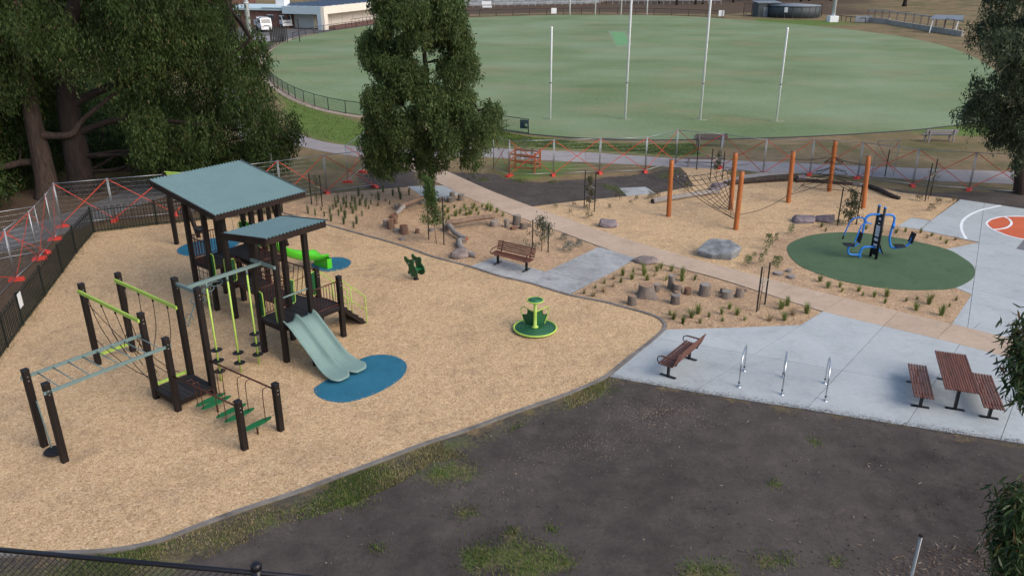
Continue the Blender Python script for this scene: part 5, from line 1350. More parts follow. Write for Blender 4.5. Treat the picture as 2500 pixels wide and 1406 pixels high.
b0 = staked([(2044, 552, 2.0), (2090, 549, 2.1)], (2070, 551), "needle-leaved sapling by low boulders"); sapling(b0, 2.1, .75, "sap_olive", 900, .19, "needle-leaved olive sapling between stakes behind the gym machine", 6, droop=.7, low=.1)
b0 = staked([(2258, 492, 2.15), (2271, 479, 2.15)], (2266, 487), "grey sapling near court corner"); sapling(b0, 1.85, .95, "sap_grey", 420, .10, "grey round-leaved sapling between stakes near the court corner", 7, low=.35)
b0 = staked([(1700, 415, 1.95), (1733, 443, 2.0), (1763, 439, 1.75)], (1748, 436), "slim sapling behind the rope net"); sapling(b0, 2.1, .4, "sap_olive", 500, .13, "slim olive sapling between three stakes behind the rope net", 8)
stake(g(2160, 432), 1.7, "lone dark stake behind temporary fence near the last orange post")
stake(g(1205, 412), 1.75, "lone dark stake beside temporary fence at the tall tree")
for i, (x, y) in enumerate(((1270, 414), (1283, 411), (1297, 418))): sapling(g(x, y), 1.9 + .2 * i, .5, "sap_grey", 220, .09, "thin sapling growing inside the orange timber tree guard", 20 + i)["group"] = "saplings in the tree guard"

# ---- big trees
mat("gum_bark", (.018, .012, .010), .9, .5, 2.5, .9, 14, stretch=(4, 4, .5), c2=(.055, .037, .029))
mat("gum_bark_dark", (.009, .0065, .006), .95, .5, 2.5, .9, 14, stretch=(4, 4, .5), c2=(.025, .017, .014))
leaf_mat("gum_leaf", [(0, (.024, .048, .013)), (.4, (.040, .072, .018)), (.85, (.062, .096, .026)), (.98, (.10, .12, .04)), (1, (.17, .10, .055))], .4)
leaf_mat("gum_leaf_dark", [(0, (.040, .072, .023)), (.5, (.068, .110, .034)), (.88, (.105, .145, .046)), (1, (.17, .185, .07))], .45)
leaf_mat("gum_leaf_blue", [(0, (.030, .050, .028)), (.5, (.055, .080, .042)), (1, (.11, .13, .070))], .3)
def leaf_clouds(clumps, per, size, droop, seed, elong=.17):
    """drooping leaf sprays filling the outer part of every clump (cx, cy, cz, rx, ry, rz)"""
    rr = np.random.default_rng(seed); C = np.array(clumps, float); vol = (C[:, 3] * C[:, 4] * C[:, 5]) ** (2 / 3.)
    cnt = np.maximum(20, (per * vol / vol.mean())).astype(int); N_ = cnt.sum(); ci = np.repeat(np.arange(len(C)), cnt)
    d = rr.normal(size=(N_, 3)); d /= np.linalg.norm(d, axis=1)[:, None]
    rad = rr.uniform(.35, 1.0, N_) ** .45
    # sprays: leaves gather round sub-centres
    sub = rr.normal(size=(N_, 3)) * .06
    nsub = 60
    sd = rr.normal(size=(len(C), nsub, 3)); sd /= np.linalg.norm(sd, axis=2)[:, :, None]; sd *= np.where(rr.uniform(0, 1, (len(C), nsub, 1)) < .22, rr.uniform(1.0, 1.32, (len(C), nsub, 1)), rr.uniform(.45, 1.0, (len(C), nsub, 1)) ** .5)
    pick = rr.integers(0, nsub, N_); near = rr.uniform(0, 1, N_) < .72
    base = np.where(near[:, None], sd[ci, pick] + rr.normal(size=(N_, 3)) * (.10, .10, .10 + .12 * droop) - (0, 0, .10 * droop), d * rad[:, None])
    pos = C[ci, :3] + base * C[ci, 3:6]
    pos[:, 2] -= np.abs(rr.normal(size=N_)) * droop * .35 * C[ci, 5]
    ax = rr.normal(size=(N_, 3)); ax[:, 2] -= 2.2 * droop; ax /= np.linalg.norm(ax, axis=1)[:, None]
    sv = np.cross(ax, rr.normal(size=(N_, 3))); sv /= np.linalg.norm(sv, axis=1)[:, None] + 1e-9
    L = size * rr.uniform(.6, 1.3, N_)[:, None]
    V = np.stack([pos, pos + ax * L * .45 + sv * L * elong / 2 * 1.6, pos + ax * L, pos + ax * L * .45 - sv * L * elong / 2 * 1.6], 1).reshape(-1, 3)
    F = np.arange(4 * N_).reshape(-1, 4)
    return V, F
def limb(mb, a, b_, r0, r1, wob, seed, n=7):
    rr = random.Random(seed); a = Vector(a); b_ = Vector(b_); pts = []
    for i in range(n + 1):
        t = i / n; p = a.lerp(b_, t); k = math.sin(math.pi * t) * wob
        pts.append(p + Vector((rr.uniform(-1, 1) * k, rr.uniform(-1, 1) * k, rr.uniform(-.4, 1) * k)))
    pts = spline(pts, 2); m_ = len(pts)
    mb.tube(pts, [r0 + (r1 - r0) * (i / (m_ - 1)) for i in range(m_)], 9)
    return pts
def tree(name, base, trunks, clumps, leafm, barkm, label, per, size, droop=.8, seed=1, group=None, limbs=True, elong=.17):
    r_ = empty(name, base, 0, label, "tree", group); o = Vector(base)
    tm = MB(); ends = []
    for i, (pts, r0, r1) in enumerate(trunks):
        P = spline(pts, 4); k = len(P)
        tm.tube([q - o for q in P], [r0 * (1.45 if j == 0 else 1.15 if j == 1 else 1) * (1 - j / k) + r1 * j / k for j in range(k)], 12); ends += P[2:]
    tm.build("trunk", barkm, r_)
    if limbs and clumps:
        for i, c in enumerate(clumps):
            if i % 2 and len(clumps) > 40: continue
            cc = Vector(c[:3]); lows = [e for e in ends if e.z < cc.z + .3] or ends
            st_ = min(lows, key=lambda e: (e - cc).length + max(0, e.z - cc.z) * 2)
            lm = MB(); limb(lm, st_ - o, cc - o, .05 * min(2.2, .6 + (cc - st_).length * .25), .012, (cc - st_).length * .07, seed + i, 5)
            lm.build("limb", barkm, r_)
    V, F = leaf_clouds([(c[0] - o.x, c[1] - o.y, c[2] - o.z) + tuple(c[3:]) for c in clumps], per, size, droop, seed, elong)
    np_mesh("crown", V, F, leafm, r_)
    return r_
def at_depth(px, py, Y):
    """point seen at pixel px, py standing at distance Y (world y)"""
    u = (px - 1250.0) / FPX; v = (py - 703.0) / FPX; d = Vector((u, _c - v * _s, -_s - v * _c)); t = Y / d.y
    return Vector((d.x * t, d.y * t, CAM_H + d.z * t))

# tree in the middle
TB = g(1054, 500); TY = TB.y
def silhouette(rows, Y, n, seed, rmin, rmax, depth=1.0, flat=.8, floor=None):
    """clump centres filling a crown whose left and right outline (pixel rows) is known; its depth is like its width"""
    rr = random.Random(seed); out = []; tries = 0
    rows = sorted(rows)
    while len(out) < n and tries < n * 60:
        tries += 1
        y = rr.uniform(rows[0][0], rows[-1][0])
        for (y0, a0, b0_), (y1, a1, b1_) in zip(rows, rows[1:]):
            if y0 <= y <= y1: t = (y - y0) / (y1 - y0 + 1e-6); l = a0 + (a1 - a0) * t; r_ = b0_ + (b1_ - b0_) * t; break
        x = rr.uniform(l, r_); mid = (l + r_) / 2; hw = (r_ - l) / 2
        k = math.sqrt(max(0, 1 - ((x - mid) / hw) ** 2)) * hw / FPX * Y * depth
        dy = rr.uniform(-k, k) * .9
        p = at_depth(x, y, Y + dy); rad = rr.uniform(rmin, rmax)
        # keep the clump inside its outline
        pl = at_depth(l, y, Y + dy).x + rad * .75; pr = at_depth(r_, y, Y + dy).x - rad * .75
        if pl > pr: continue
        if floor and y + rad * FPX / Y * .8 > floor: continue
        p.x = min(max(p.x, pl), pr)
        if all((p - Vector(q[:3])).length > .55 * rad for q in out): out.append((p.x, p.y, p.z, rad, rad, rad * flat))
    return out
rows = [(-120, 970, 1060), (-60, 925, 1105), (0, 908, 1122), (60, 892, 1138), (110, 874, 1150), (150, 882, 1158), (185, 915, 1170), (230, 886, 1182), (270, 884, 1210), (310, 884, 1212), (345, 888, 1200), (375, 886, 1190), (400, 905, 1160), (425, 985, 1125), (452, 1005, 1105)]
cl_mid = silhouette(rows, TY, 100, 5, .45, .85, .85, .85, 428)
cl_mid += [(lambda p, r_: (p.x, p.y, p.z, r_, r_, r_ * .95))(at_depth(x, y, TY + dy), r_) for x, y, r_, dy in ((1042, 405, .58, -.6), (1075, 390, .5, .3), (1012, 385, .45, -.2), (925, 400, .5, .2), (1150, 385, .6, -.3), (1190, 300, .8, 0), (1200, 265, .6, .4), (915, 330, .75, -.5), (905, 120, .75, 0), (1000, 180, 1.0, -1.6), (1060, 240, 1.0, -1.8), (980, 300, .9, -1.6), (1100, 330, .9, -1.3))]
tree("gum_tree", TB, [([TB - Vector((0, 0, .2)), at_depth(1052, 400, TY), at_depth(1046, 260, TY), at_depth(1035, 120, TY), at_depth(1022, 0, TY), at_depth(1018, -70, TY)], .20, .04),
                      ([at_depth(1046, 330, TY), at_depth(985, 260, TY), at_depth(940, 180, TY)], .07, .03), ([at_depth(1046, 345, TY), at_depth(1110, 320, TY), at_depth(1170, 270, TY)], .07, .03)],
     cl_mid, "gum_leaf_dark", "gum_bark_dark", "tall bushy gum tree with dense dark crown beside the tan path", 1450, .18, .8, 31, elong=.19)

# big gum on the left
LY = g(120, 478).y
rowsL = [(-260, -420, 520), (-120, -420, 560), (0, -420, 548), (60, -420, 545), (120, -420, 552), (180, -420, 575), (230, -420, 690), (270, -420, 712), (320, -420, 722), (350, -420, 722), (372, 200, 640), (400, 380, 590), (415, 395, 560)]
clL = [c for c in silhouette(rowsL, LY + 2, 190, 9, .9, 1.8, .5, .85, 430)]
def px_of(p):
    dz = p[2] - CAM_H; Z = p[1] * _c - dz * _s; return 1250 + FPX * p[0] / Z, 703 + FPX * (-dz * _c - p[1] * _s) / Z
def keepL(c):
    x, y = px_of(c)
    if y > 275 and 70 < x < 270 and c[1] < LY + 4: return False     # open under-storey round the trunks
    if y > 345 and x < 360: return False
    return True
clL = [c for c in clL if keepL(c)]
clL += [(lambda p, r_: (p.x, p.y, p.z, r_, r_, r_ * 1.1))(at_depth(x, y, LY + 2), r_) for x, y, r_ in ((618, 92, .8), (630, 130, .75), (612, 165, .65), (585, 140, .6), (540, 15, .8), (545, 60, .8), (690, 345, .7), (705, 320, .7), (640, 375, .9), (505, 245, 1.1), (525, 285, 1.1), (470, 270, 1.1), (560, 392, 1.0), (480, 398, 1.0), (420, 405, .9), (20, 290, 1.6), (60, 330, 1.1), (10, 350, 1.2))]
lt = at_depth
LB = g(120, 482)
tree("gum_tree", LB, [([LB - Vector((0, 0, .3)), lt(100, 380, LY), lt(78, 280, LY), lt(60, 150, LY), lt(40, 0, LY), lt(30, -140, LY)], .62, .12),
                      ([lt(98, 395, LY), lt(50, 398, LY), lt(0, 408, LY - .5), lt(-60, 395, LY - .6)], .22, .14),
                      ([lt(95, 330, LY), lt(170, 330, LY), lt(195, 300, LY + .5), lt(235, 265, LY + .5), lt(330, 190, LY + 1)], .22, .07)],
     [c for c in clL if px_of(c)[0] < 330], "gum_leaf", "gum_bark", "huge shaggy gum tree with leaning pale trunk and low side branch beside asphalt path", 2400, .22, 1.1, 41, elong=.16)
LB2 = g(205, 470)
tree("gum_tree", LB2, [([LB2 - Vector((0, 0, .3)), lt(182, 350, LB2.y), lt(165, 240, LB2.y), lt(160, 100, LB2.y), lt(190, -20, LB2.y), lt(220, -200, LB2.y)], .75, .2),
                       ([lt(170, 260, LB2.y), lt(260, 215, LB2.y), lt(400, 170, LB2.y), lt(520, 150, LB2.y), lt(590, 115, LB2.y), lt(612, 95, LB2.y)], .24, .05),
                       ([lt(178, 330, LB2.y), lt(300, 290, LB2.y), lt(450, 300, LB2.y), lt(600, 320, LB2.y), lt(690, 335, LB2.y)], .20, .04)],
     [c for c in clL if px_of(c)[0] >= 330], "gum_leaf", "gum_bark_dark", "huge gum tree with thick dark trunk and drooping crown reaching over the footpath", 2400, .22, 1.1, 43, elong=.16)

# gum on the right edge
RB = g(2496, 472); RY = RB.y
rowsR = [(-200, 2380, 2800), (-60, 2345, 2800), (0, 2360, 2800), (60, 2350, 2800), (110, 2335, 2800), (135, 2395, 2800), (165, 2400, 2800), (195, 2365, 2800), (225, 2332, 2800), (260, 2340, 2800), (290, 2395, 2780), (318, 2430, 2740)]
clR = silhouette(rowsR, RY, 60, 17, .8, 1.35, .6, .75)
clR += [(lambda p, r_: (p.x, p.y, p.z, r_, r_, r_ * 1.2))(at_depth(x, y, RY - 1), r_) for x, y, r_ in ((2492, 345, .45), (2496, 380, .42), (2482, 400, .32))]
tree("gum_tree", RB, [([RB - Vector((0, 0, .2)), at_depth(2494, 420, RY), at_depth(2505, 360, RY), at_depth(2530, 250, RY), at_depth(2520, 100, RY), at_depth(2540, -150, RY)], .42, .1),
                      ([at_depth(2510, 350, RY), at_depth(2470, 320, RY), at_depth(2450, 290, RY), at_depth(2420, 250, RY)], .10, .03), ([at_depth(2515, 320, RY), at_depth(2470, 220, RY), at_depth(2420, 100, RY)], .12, .04)],
     clR, "gum_leaf_blue", "gum_bark", "grey-barked gum tree at the edge of footpath beyond the basketball court", 2000, .22, .7, 47)

# young gum on the bank close to the drone: long curved leaves
leaf_mat("near_leaf", [(0, (.022, .048, .020)), (.55, (.045, .080, .028)), (.9, (.085, .115, .036)), (1, (.20, .085, .05))], .3, .4)
def near_tree():
    base = Vector((7.7, 8.0, float(gz(7.7, 8.0)))); rr = np.random.default_rng(77)
    r_ = empty("young_gum", base, 0, "young gum tree with long curved leaves growing on the bank", "tree")
    tk = MB(); limb(tk, (0, 0, -.2), (.1, .1, 6.6), .11, .03, .12, 3)
    spots = [(2505, 825, 8.1), (2500, 880, 8.2), (2508, 925, 8.0), (2520, 800, 8.3), (2525, 860, 7.9), (2512, 950, 8.1), (2485, 1215, 7.5), (2478, 1275, 7.4), (2484, 1330, 7.3), (2465, 1390, 7.3), (2500, 1250, 7.2), (2462, 1250, 7.5), (2505, 1380, 7.2), (2455, 1320, 7.4), (2640, 880, 8.6), (2690, 1000, 8.8), (2640, 1270, 7.8), (2680, 750, 8.9)]
    V = []; F = []
    for i, (x, y, Y) in enumerate(spots):
        c = at_depth(x, y, Y) - base; st_ = Vector((.08, .08, max(2.0, c.z - .5))); limb(tk, st_, c, .022, .006, .1, i, 5)
        k = 300 if x < 2530 else 260; sp = .10 if x < 2530 else .22
        for j in range(k):
            q = np.array(c) + rr.normal(size=3) * (sp, sp, sp * 1.15)
            d = rr.normal(size=3) * .7; d[2] -= 1.0; d /= np.linalg.norm(d); s = np.cross(d, rr.normal(size=3)); s /= np.linalg.norm(s); bend = np.cross(s, d)
            L = rr.uniform(.09, .17); w = L * .085; o = len(V)
            V += [q, q + d * L * .35 + s * w + bend * L * .05, q + d * L * .7 + s * w * .8 + bend * L * .14, q + d * L + bend * L * .3, q + d * L * .7 - s * w * .8 + bend * L * .14, q + d * L * .35 - s * w + bend * L * .05]
            F += [(o, o + 1, o + 5, o + 5), (o + 1, o + 2, o + 4, o + 5), (o + 2, o + 3, o + 4, o + 4)]
    tk.build("trunk", "gum_bark", r_)
    Fq = np.array([f for f in F if f[2] != f[3]]); Ft = np.array([f[:3] for f in F if f[2] == f[3]])
    me = bpy.data.meshes.new("crown"); me.from_pydata([tuple(v) for v in V], [], [tuple(f) for f in Fq] + [tuple(f) for f in Ft]); me.materials.append(MATS["near_leaf"])
    o = bpy.data.objects.new("crown", me); col.objects.link(o); o.parent = r_
near_tree()
# ================================================================ OVAL: goal posts, lights, fences
mat("goal_white", (.78, .80, .83), .45, .04, 2)
def goal(px, py, h, r_, label, grp, pad=True):
    p = g(px, py); rt = empty("goal_post", p, 0, label, "goal post", grp)
    MB().tube([(0, 0, -.2), (0, 0, h - .1), (0, 0, h)], [r_, r_ * .92, r_ * .9], 12).build("pole", "goal_white", rt)
    MB().lathe([(r_, 0), (r_ * 1.15, .05), (r_ * .8, .14), (0, .17)], 12, (0, 0, h)).build("cap", "goal_white", rt)
    MB().lathe([(r_ * 1.05, 2.95), (r_ * 1.12, 3.0), (r_ * 1.05, 3.05)], 12).build("joint_collar", "grey_timber", rt)
    if pad: MB().lathe([(.55, .012), (.5, .022), (.0, .03)], 16, sx=1.2, sy=.8).build("worn_ring", "pitch_border", rt)
goal(1343, 291, 7.3, .085, "short white goal post of the near set, nearest to fence sign", "near goal posts, short")
goal(1895, 296, 7.3, .085, "short white goal post of the near set, farthest from fence sign", "near goal posts, short")
goal(1526, 291, 13.0, .10, "tall white goal post of the near set, closer to the fence sign", "near goal posts, tall")
goal(1709, 293, 13.0, .10, "tall white goal post of the near set, farther from the fence sign", "near goal posts, tall")
for i, (x, h) in enumerate(((1391, 7.3), (1453, 13.0), (1516, 13.0), (1579, 7.3))):
    goal(x, 37.5, h, .16, "%s white goal post at the far end of the oval" % ("tall" if h > 10 else "short"), "far goal posts, tall" if h > 10 else "far goal posts, short", False)
mat("lamp_steel", (.46, .49, .52), .5, .1, 1.5)
def light_tower(px, py, h, r_, label, foot):
    p = g(px, py); rt = empty("light_tower", p, 0, label, "light tower")
    MB().tube([(0, 0, 0), (0, 0, h * .5), (0, 0, h)], [r_, r_ * .75, r_ * .45], 14).build("mast", "lamp_steel", rt)
    if foot: MB().cbox((0, 0, .6), (1.9, 1.9, 1.3), .05).build("footing", "goal_white", rt)
    for k in range(3): MB().lathe([(r_ * (1.02 - .02 * k), 6 + 5 * k), (r_ * (1.04 - .02 * k), 6.1 + 5 * k), (r_ * (1.0 - .02 * k), 6.2 + 5 * k)], 14).build("mast_joint", "lamp_steel", rt)
    hd = MB().box((0, 0, h), (3.6, .2, .25)).build("lamp_bar", "lamp_steel", rt)
    for k in range(4): MB().box((-1.4 + .93 * k, -.3, h + .1), (.7, .5, .45)).build("floodlight", "lamp_steel", hd)
light_tower(612, 104, 24, .42, "tall grey floodlight mast beside the parked trucks and clubhouse", False)
light_tower(2032, 54, 24, .42, "tall grey floodlight mast with white footing beside water tanks", True)

mat("rail_black", (.012, .013, .014), .5, .3, 4)
m, nt, b = new_mat("chain_mesh")
def mesh_fence(name, line, h, spacing, label, postr=.03, wire=.0022, step=.12, parent=None, sign=()):
    rt = empty(name, line[0], 0, label, "fence"); o = line[0].copy()
    # resample
    pts = [line[0]]; acc = 0
    for a, b_ in zip(line, line[1:]):
        L = (b_ - a).length
        while acc + L >= spacing:
            t = (spacing - acc) / L; a = a.lerp(b_, t); pts.append(a.copy()); L = (b_ - a).length; acc = 0
        acc += L
    if (pts[-1] - line[-1]).length > .6: pts.append(line[-1])
    src = MB().tube([(0, 0, -.1), (0, 0, h)], postr, 8).build("post", "rail_black", rt)
    for i, p in enumerate(pts):
        if i: share("post", src, rt, p - o)
    w = MB()
    for a, b_ in zip(pts, pts[1:]):
        a, b_ = a - o, b_ - o; up = Vector((0, 0, 1)); L = (b_ - a).length; d = (b_ - a) / L
        MB().tube([a + up * (h - .03), b_ + up * (h - .03)], postr * .8, 8).build("top_rail", "rail_black", rt)
        MB().tube([a + up * .06, b_ + up * .06], postr * .6, 6).build("bottom_rail", "rail_black", rt)
        n = int(L / step)
        for k in range(-int(h / step), n):
            x0 = k * step; x1 = x0 + h - .1
            s0 = max(0, -x0); s1 = min(h - .1, L - x0)
            if s1 > s0:
                w.tube([a + d * (x0 + s0) + up * (.06 + s0), a + d * (x0 + s1) + up * (.06 + s1)], wire, 3, cap=False)
                w.tube([a + d * (x0 + s0) + up * (h - .04 - s0), a + d * (x0 + s1) + up * (h - .04 - s1)], wire, 3, cap=False)
    w.build("wire_mesh", "rail_black", rt)["kind"] = "stuff"
    return rt, pts
mesh_fence("oval_fence", spline(gl([(1290, 327), (1230, 318), (1130, 306), (1010, 297), (885, 284), (800, 269), (730, 246), (679, 216), (653, 190), (643, 165), (646, 141), (660, 122), (692, 104)]), 4), 1.15, 2.6, "black chain-wire fence with top rail round the near left side of the oval", .035, .004, .16)
mesh_fence("oval_fence", spline(gl([(715, 98), (760, 84), (830, 72), (930, 59), (1020, 50)]), 4), 1.15, 4.2, "black chain-wire oval fence in front of the clubhouse", .05, .006, .35)
mesh_fence("oval_fence", spline(gl([(1020, 50), (1130, 43.5), (1250, 39), (1390, 36), (1580, 36.5), (1700, 40.5), (1768, 44)]), 4), 1.5, 4.5, "black chain-wire oval fence behind the far goal posts", .06, .007, .4)
mat("sign_blue", (.02, .05, .085), .5, .3, 8)
mat("sign_mark", (.08, .16, .10), .5, .3, 8)
fs_ = empty("fence_sign", g(1279, 324) + Vector((0, -.05, .66)), R(-14), "dark blue sign board with green emblem on the oval fence end", "sign")
MB().box((0, 0, 0), (.62, .03, .68)).build("board", "sign_blue", fs_)
MB().lathe([(.0, -.005), (.2, 0), (.0, .005)], 14).build("emblem", "sign_mark", fs_); fs_.children[1].location = (.10, -.02, -.12); fs_.children[1].rotation_euler = (R(90), 0, 0)
MB().box((-.02, -.018, .20), (.45, .008, .06)).build("text_bar", "sign_mark", fs_)
for i, (px, py, h, w) in enumerate(((1352, 32, 1.0, 1.0), (1760, 38.5, 1.0, 1.0))):
    s = MB().box((0, 0, 0), (w * 1.3, .06, h * 1.3)).build("fence_sign", "sign_white", None, g(px, py + 5) + Vector((0, -.2, .95)))
    tag(s, "small blank white sign on the far oval fence", "sign", "white signs on far fence")
# black slatted gate by the car park
gt = empty("gate", g(697, 104), R(20), "black slatted gate with tall post at the car park entry to the oval", "gate")
for i in range(9): MB().box((-2.1 + .27 * i, 0, 1.25), (.20, .05, 2.3)).build("slat", "rail_black", gt)
for x, h in ((-2.3, 2.5), (.35, 2.6), (2.3, 3.6)): MB().box((x, 0, h / 2), (.14, .14, h)).build("post", "rail_black", gt)

# ================================================================ CLUBHOUSE
mat("brick", (.115, .058, .048), .9, .35, 1.5, .3, 20, c2=(.16, .085, .07))
mat("render_lit", (.68, .62, .55), .85, .06, .8)  # white render with the warm sunlight of right-facing walls put into its colour
mat("render_shade", (.33, .42, .48), .6, .05, .8)  # same render on left-facing sides, bluish shade painted into the colour
mat("wall_pale", (.50, .55, .57), .8, .06, .8)
mat("roof_pale", (.46, .58, .61), .5, .06, .5)
mat("solar", (.02, .028, .04), .2, .2, 3, spec=.6)
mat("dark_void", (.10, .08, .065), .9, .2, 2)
mat("window_glass", (.05, .065, .075), .1, .2, 2, spec=.6)
ch = empty("clubhouse", (-36.25, 161.6, 0), math.atan2(.954, .30), "low clubhouse with white portico, brick wing and solar panels on pale roof", "building")
# local x: away from the drone along the right-facing wall, local y: to the left along the brick wing
def cb(name, x0, x1, y0, y1, z0, z1, m, parent=None): return MB().box(((x0 + x1) / 2, (y0 + y1) / 2, (z0 + z1) / 2), (x1 - x0, y1 - y0, z1 - z0)).build(name, m, parent or ch)
cb("parapet", -.4, 32, -.35, .35, 2.85, 4.25, "render_lit")
cb("parapet", -.42, .32, .36, 8.8, 2.85, 4.22, "render_shade")
cb("column", -.4, .95, -.34, .34, 0, 2.86, "render_lit")
cb("column_side", -.44, .40, .345, 1.2, 0, 2.86, "render_shade")
cb("wall", 4.0, 32, 2.2, 2.6, 0, 3.6, "render_lit")
cb("wall", 3.4, 3.8, 4.4, 8.7, 0, 3.6, "wall_pale")
cb("entry_wall", 3.85, 9, 4.2, 4.5, 0, 3.6, "render_lit")
cb("soffit", .33, 32, .36, 9, 2.84, 2.95, "wall_pale")
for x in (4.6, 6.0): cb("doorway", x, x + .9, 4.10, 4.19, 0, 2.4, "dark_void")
for k in range(6): cb("wall_joint", 6.5 + 4.5 * k, 6.56 + 4.5 * k, 2.14, 2.19, 0, 3.4, "wall_pale")
cb("terrace", 1.5, 32, -1.6, 2.1, 0, .35, "brick")
cb("main_roof", .4, 32, 1.0, 14, 3.80, 3.95, "roof_pale")
wing = cb("brick_wing", 1.2, 14, 8.9, 26, 0, 3.3, "brick")
cb("wing_roof", .6, 15, 8.85, 26.5, 3.34, 3.75, "roof_pale")
for y in (12.0, 19.5):
    w_ = cb("window", 1.12, 1.22, y, y + 1.3, 1.5, 2.4, "window_glass", wing); cb("window_frame", 1.08, 1.20, y - .1, y + 1.4, 2.41, 2.5, "sign_white", wing)
cb("wing_door", 1.10, 1.22, 14.2, 15.3, 0, 2.2, "wall_pale", wing)
for k in range(9):
    for j in range(4):
        c0 = (5 + 2.5 * k, 3.0 + 2.2 * j, 4.35); MB().box(c0, (1.6, 2.0, .06), Matrix.Rotation(R(-16), 3, 'Y')).build("solar_panel", "solar", ch)
    for j in range(2): MB().bar((5 + 2.5 * k, 2.6 + 6 * j, 3.9), (5 + 2.5 * k, 2.6 + 6 * j, 4.4), .06, .06).build("panel_strut", "galv", ch)
cb("roof_unit", 6, 8, 12.2, 14.2, 3.96, 5.0, "sign_white"); cb("roof_unit", 20, 24, 9, 12, 3.96, 5.0, "brown_grey")
for k in range(7): MB().tube([(3 + 1.6 * k, 9.3 + .5 * (k % 2), 3.7), (3 + 1.6 * k, 9.3 + .5 * (k % 2), 4.3)], .10, 8).build("roof_vent", "galv", ch)
for k in range(14):
    MB().tube([(8 + 1.7 * k, -1.5, .35), (8 + 1.7 * k, -1.5, 1.5)], .04, 6).build("terrace_post", "rail_black", ch)
MB().tube([(8, -1.5, 1.48), (30.5, -1.5, 1.48)], .04, 6).build("terrace_rail", "rail_black", ch)
# large red-brown building and fences behind the clubhouse
bb = empty("brick_house", (-80, 205, 0), R(18), "red-brown brick building far behind the clubhouse", "building")
MB().box((0, 0, 3.4), (34, 10, 6.8)).build("wall", "brick", bb)
MB().add([(-17.5, -5.6, 6.8), (17.5, -5.6, 6.8), (17.5, 5.6, 6.8), (-17.5, 5.6, 6.8), (-13, 0, 9.4), (13, 0, 9.4)], [(0, 1, 5, 4), (2, 3, 4, 5), (1, 2, 5), (3, 0, 4)]).build("roof", "charred", bb)
for k in range(6):
    w_ = MB().box((-13 + 5 * k, -5.02, 2.0), (1.6, .12, 1.4)).build("window", "window_glass", bb); MB().box((-13 + 5 * k, -5.1, 1.25), (1.8, .2, .1)).build("window_sill", "sign_white", w_)

# ---- two white crew-cab trucks
mat("truck_white", (.70, .72, .74), .3, .04, 1.5, spec=.5)
mat("tyre", (.015, .015, .016), .8, .2, 6)
mat("lamp_lens", (.55, .5, .45), .2, .1, 6)
def make_truck():
    r_ = empty("truck")
    prof = [(-1.9, .75), (1.55, .75), (1.62, 1.25), (1.50, 1.55), (1.15, 2.35), (.95, 2.45), (-1.85, 2.45), (-1.9, 2.3)]
    vs = [(x, y, z) for y in (-1.0, 1.0) for x, z in prof]; n = len(prof)
    cab = MB().add(vs, [tuple(range(n)), tuple(reversed(range(n, 2 * n)))] + [((i + 1) % n, i, n + i, n + (i + 1) % n) for i in range(n)]).build("cab", "truck_white", r_)
    MB().add([(1.525, -.85, 1.58), (1.525, .85, 1.58), (1.19, .82, 2.30), (1.19, -.82, 2.30)], [(0, 1, 2, 3)]).build("windscreen", "window_glass", cab)
    for s in (-1, 1):
        for x0, x1 in ((.15, 1.05), (-1.25, -.15)):
            MB().add([(x0, s * 1.006, 1.6), (x1, s * 1.006, 1.6), (x1 - (.25 if x1 > 1 else 0), s * 1.006, 2.2), (x0, s * 1.006, 2.2)], [(0, 1, 2, 3)]).build("window", "window_glass", cab)
        MB().box((1.6, s * .72, 1.05), (.06, .3, .2)).build("headlight", "lamp_lens", cab)
        MB().box((1.25, s * 1.14, 1.9), (.12, .16, .4)).build("mirror", "rail_black", cab)
    MB().box((1.65, 0, .62), (.18, 2.0, .28)).build("bumper", "truck_white", r_)
    MB().box((1.60, 0, 1.15), (.05, 1.0, .14)).build("grille", "rail_black", cab)
    MB().box((-3.3, 0, 1.05), (2.7, 2.1, .12)).build("tray", "truck_white", r_)
    for s in (-1, 1): MB().box((-3.3, s * 1.02, 1.55), (2.6, .06, .9)).build("tray_side", "truck_white", r_)
    MB().box((-2.05, 0, 1.9), (.06, 2.0, 1.3)).build("headboard", "truck_white", r_)
    MB().box((-1.6, 0, .72), (6.0, 1.0, .18)).build("chassis", "rail_black", r_)
    MB().box((-.2, 0, 2.56), (1.6, 1.5, .10)).build("roof_rack", "galv", r_)
    MB().box((.55, 0, 2.53), (.2, 1.2, .12)).build("light_bar", "lamp_lens", r_)
    for x in (.75, -3.2):
        for s in (-1, 1):
            w_ = MB().tube([(x, s * .75, .45), (x, s * 1.03, .45)], .45, 18).build("wheel", "tyre", r_); MB().tube([(x, s * 1.02, .45), (x, s * 1.05, .45)], .24, 12).build("rim", "galv", w_)
    return r_
tr = make_truck(); place(tr, g(648, 78), R(-62)); tag(tr, "white crew-cab tray truck parked closer to the floodlight mast", "truck", "white trucks")
tr2 = copy_tree(tr); place(tr2, g(695, 69), R(-52)); tag(tr2, "white crew-cab truck with roof rack parked closer to the clubhouse", "truck", "white trucks")

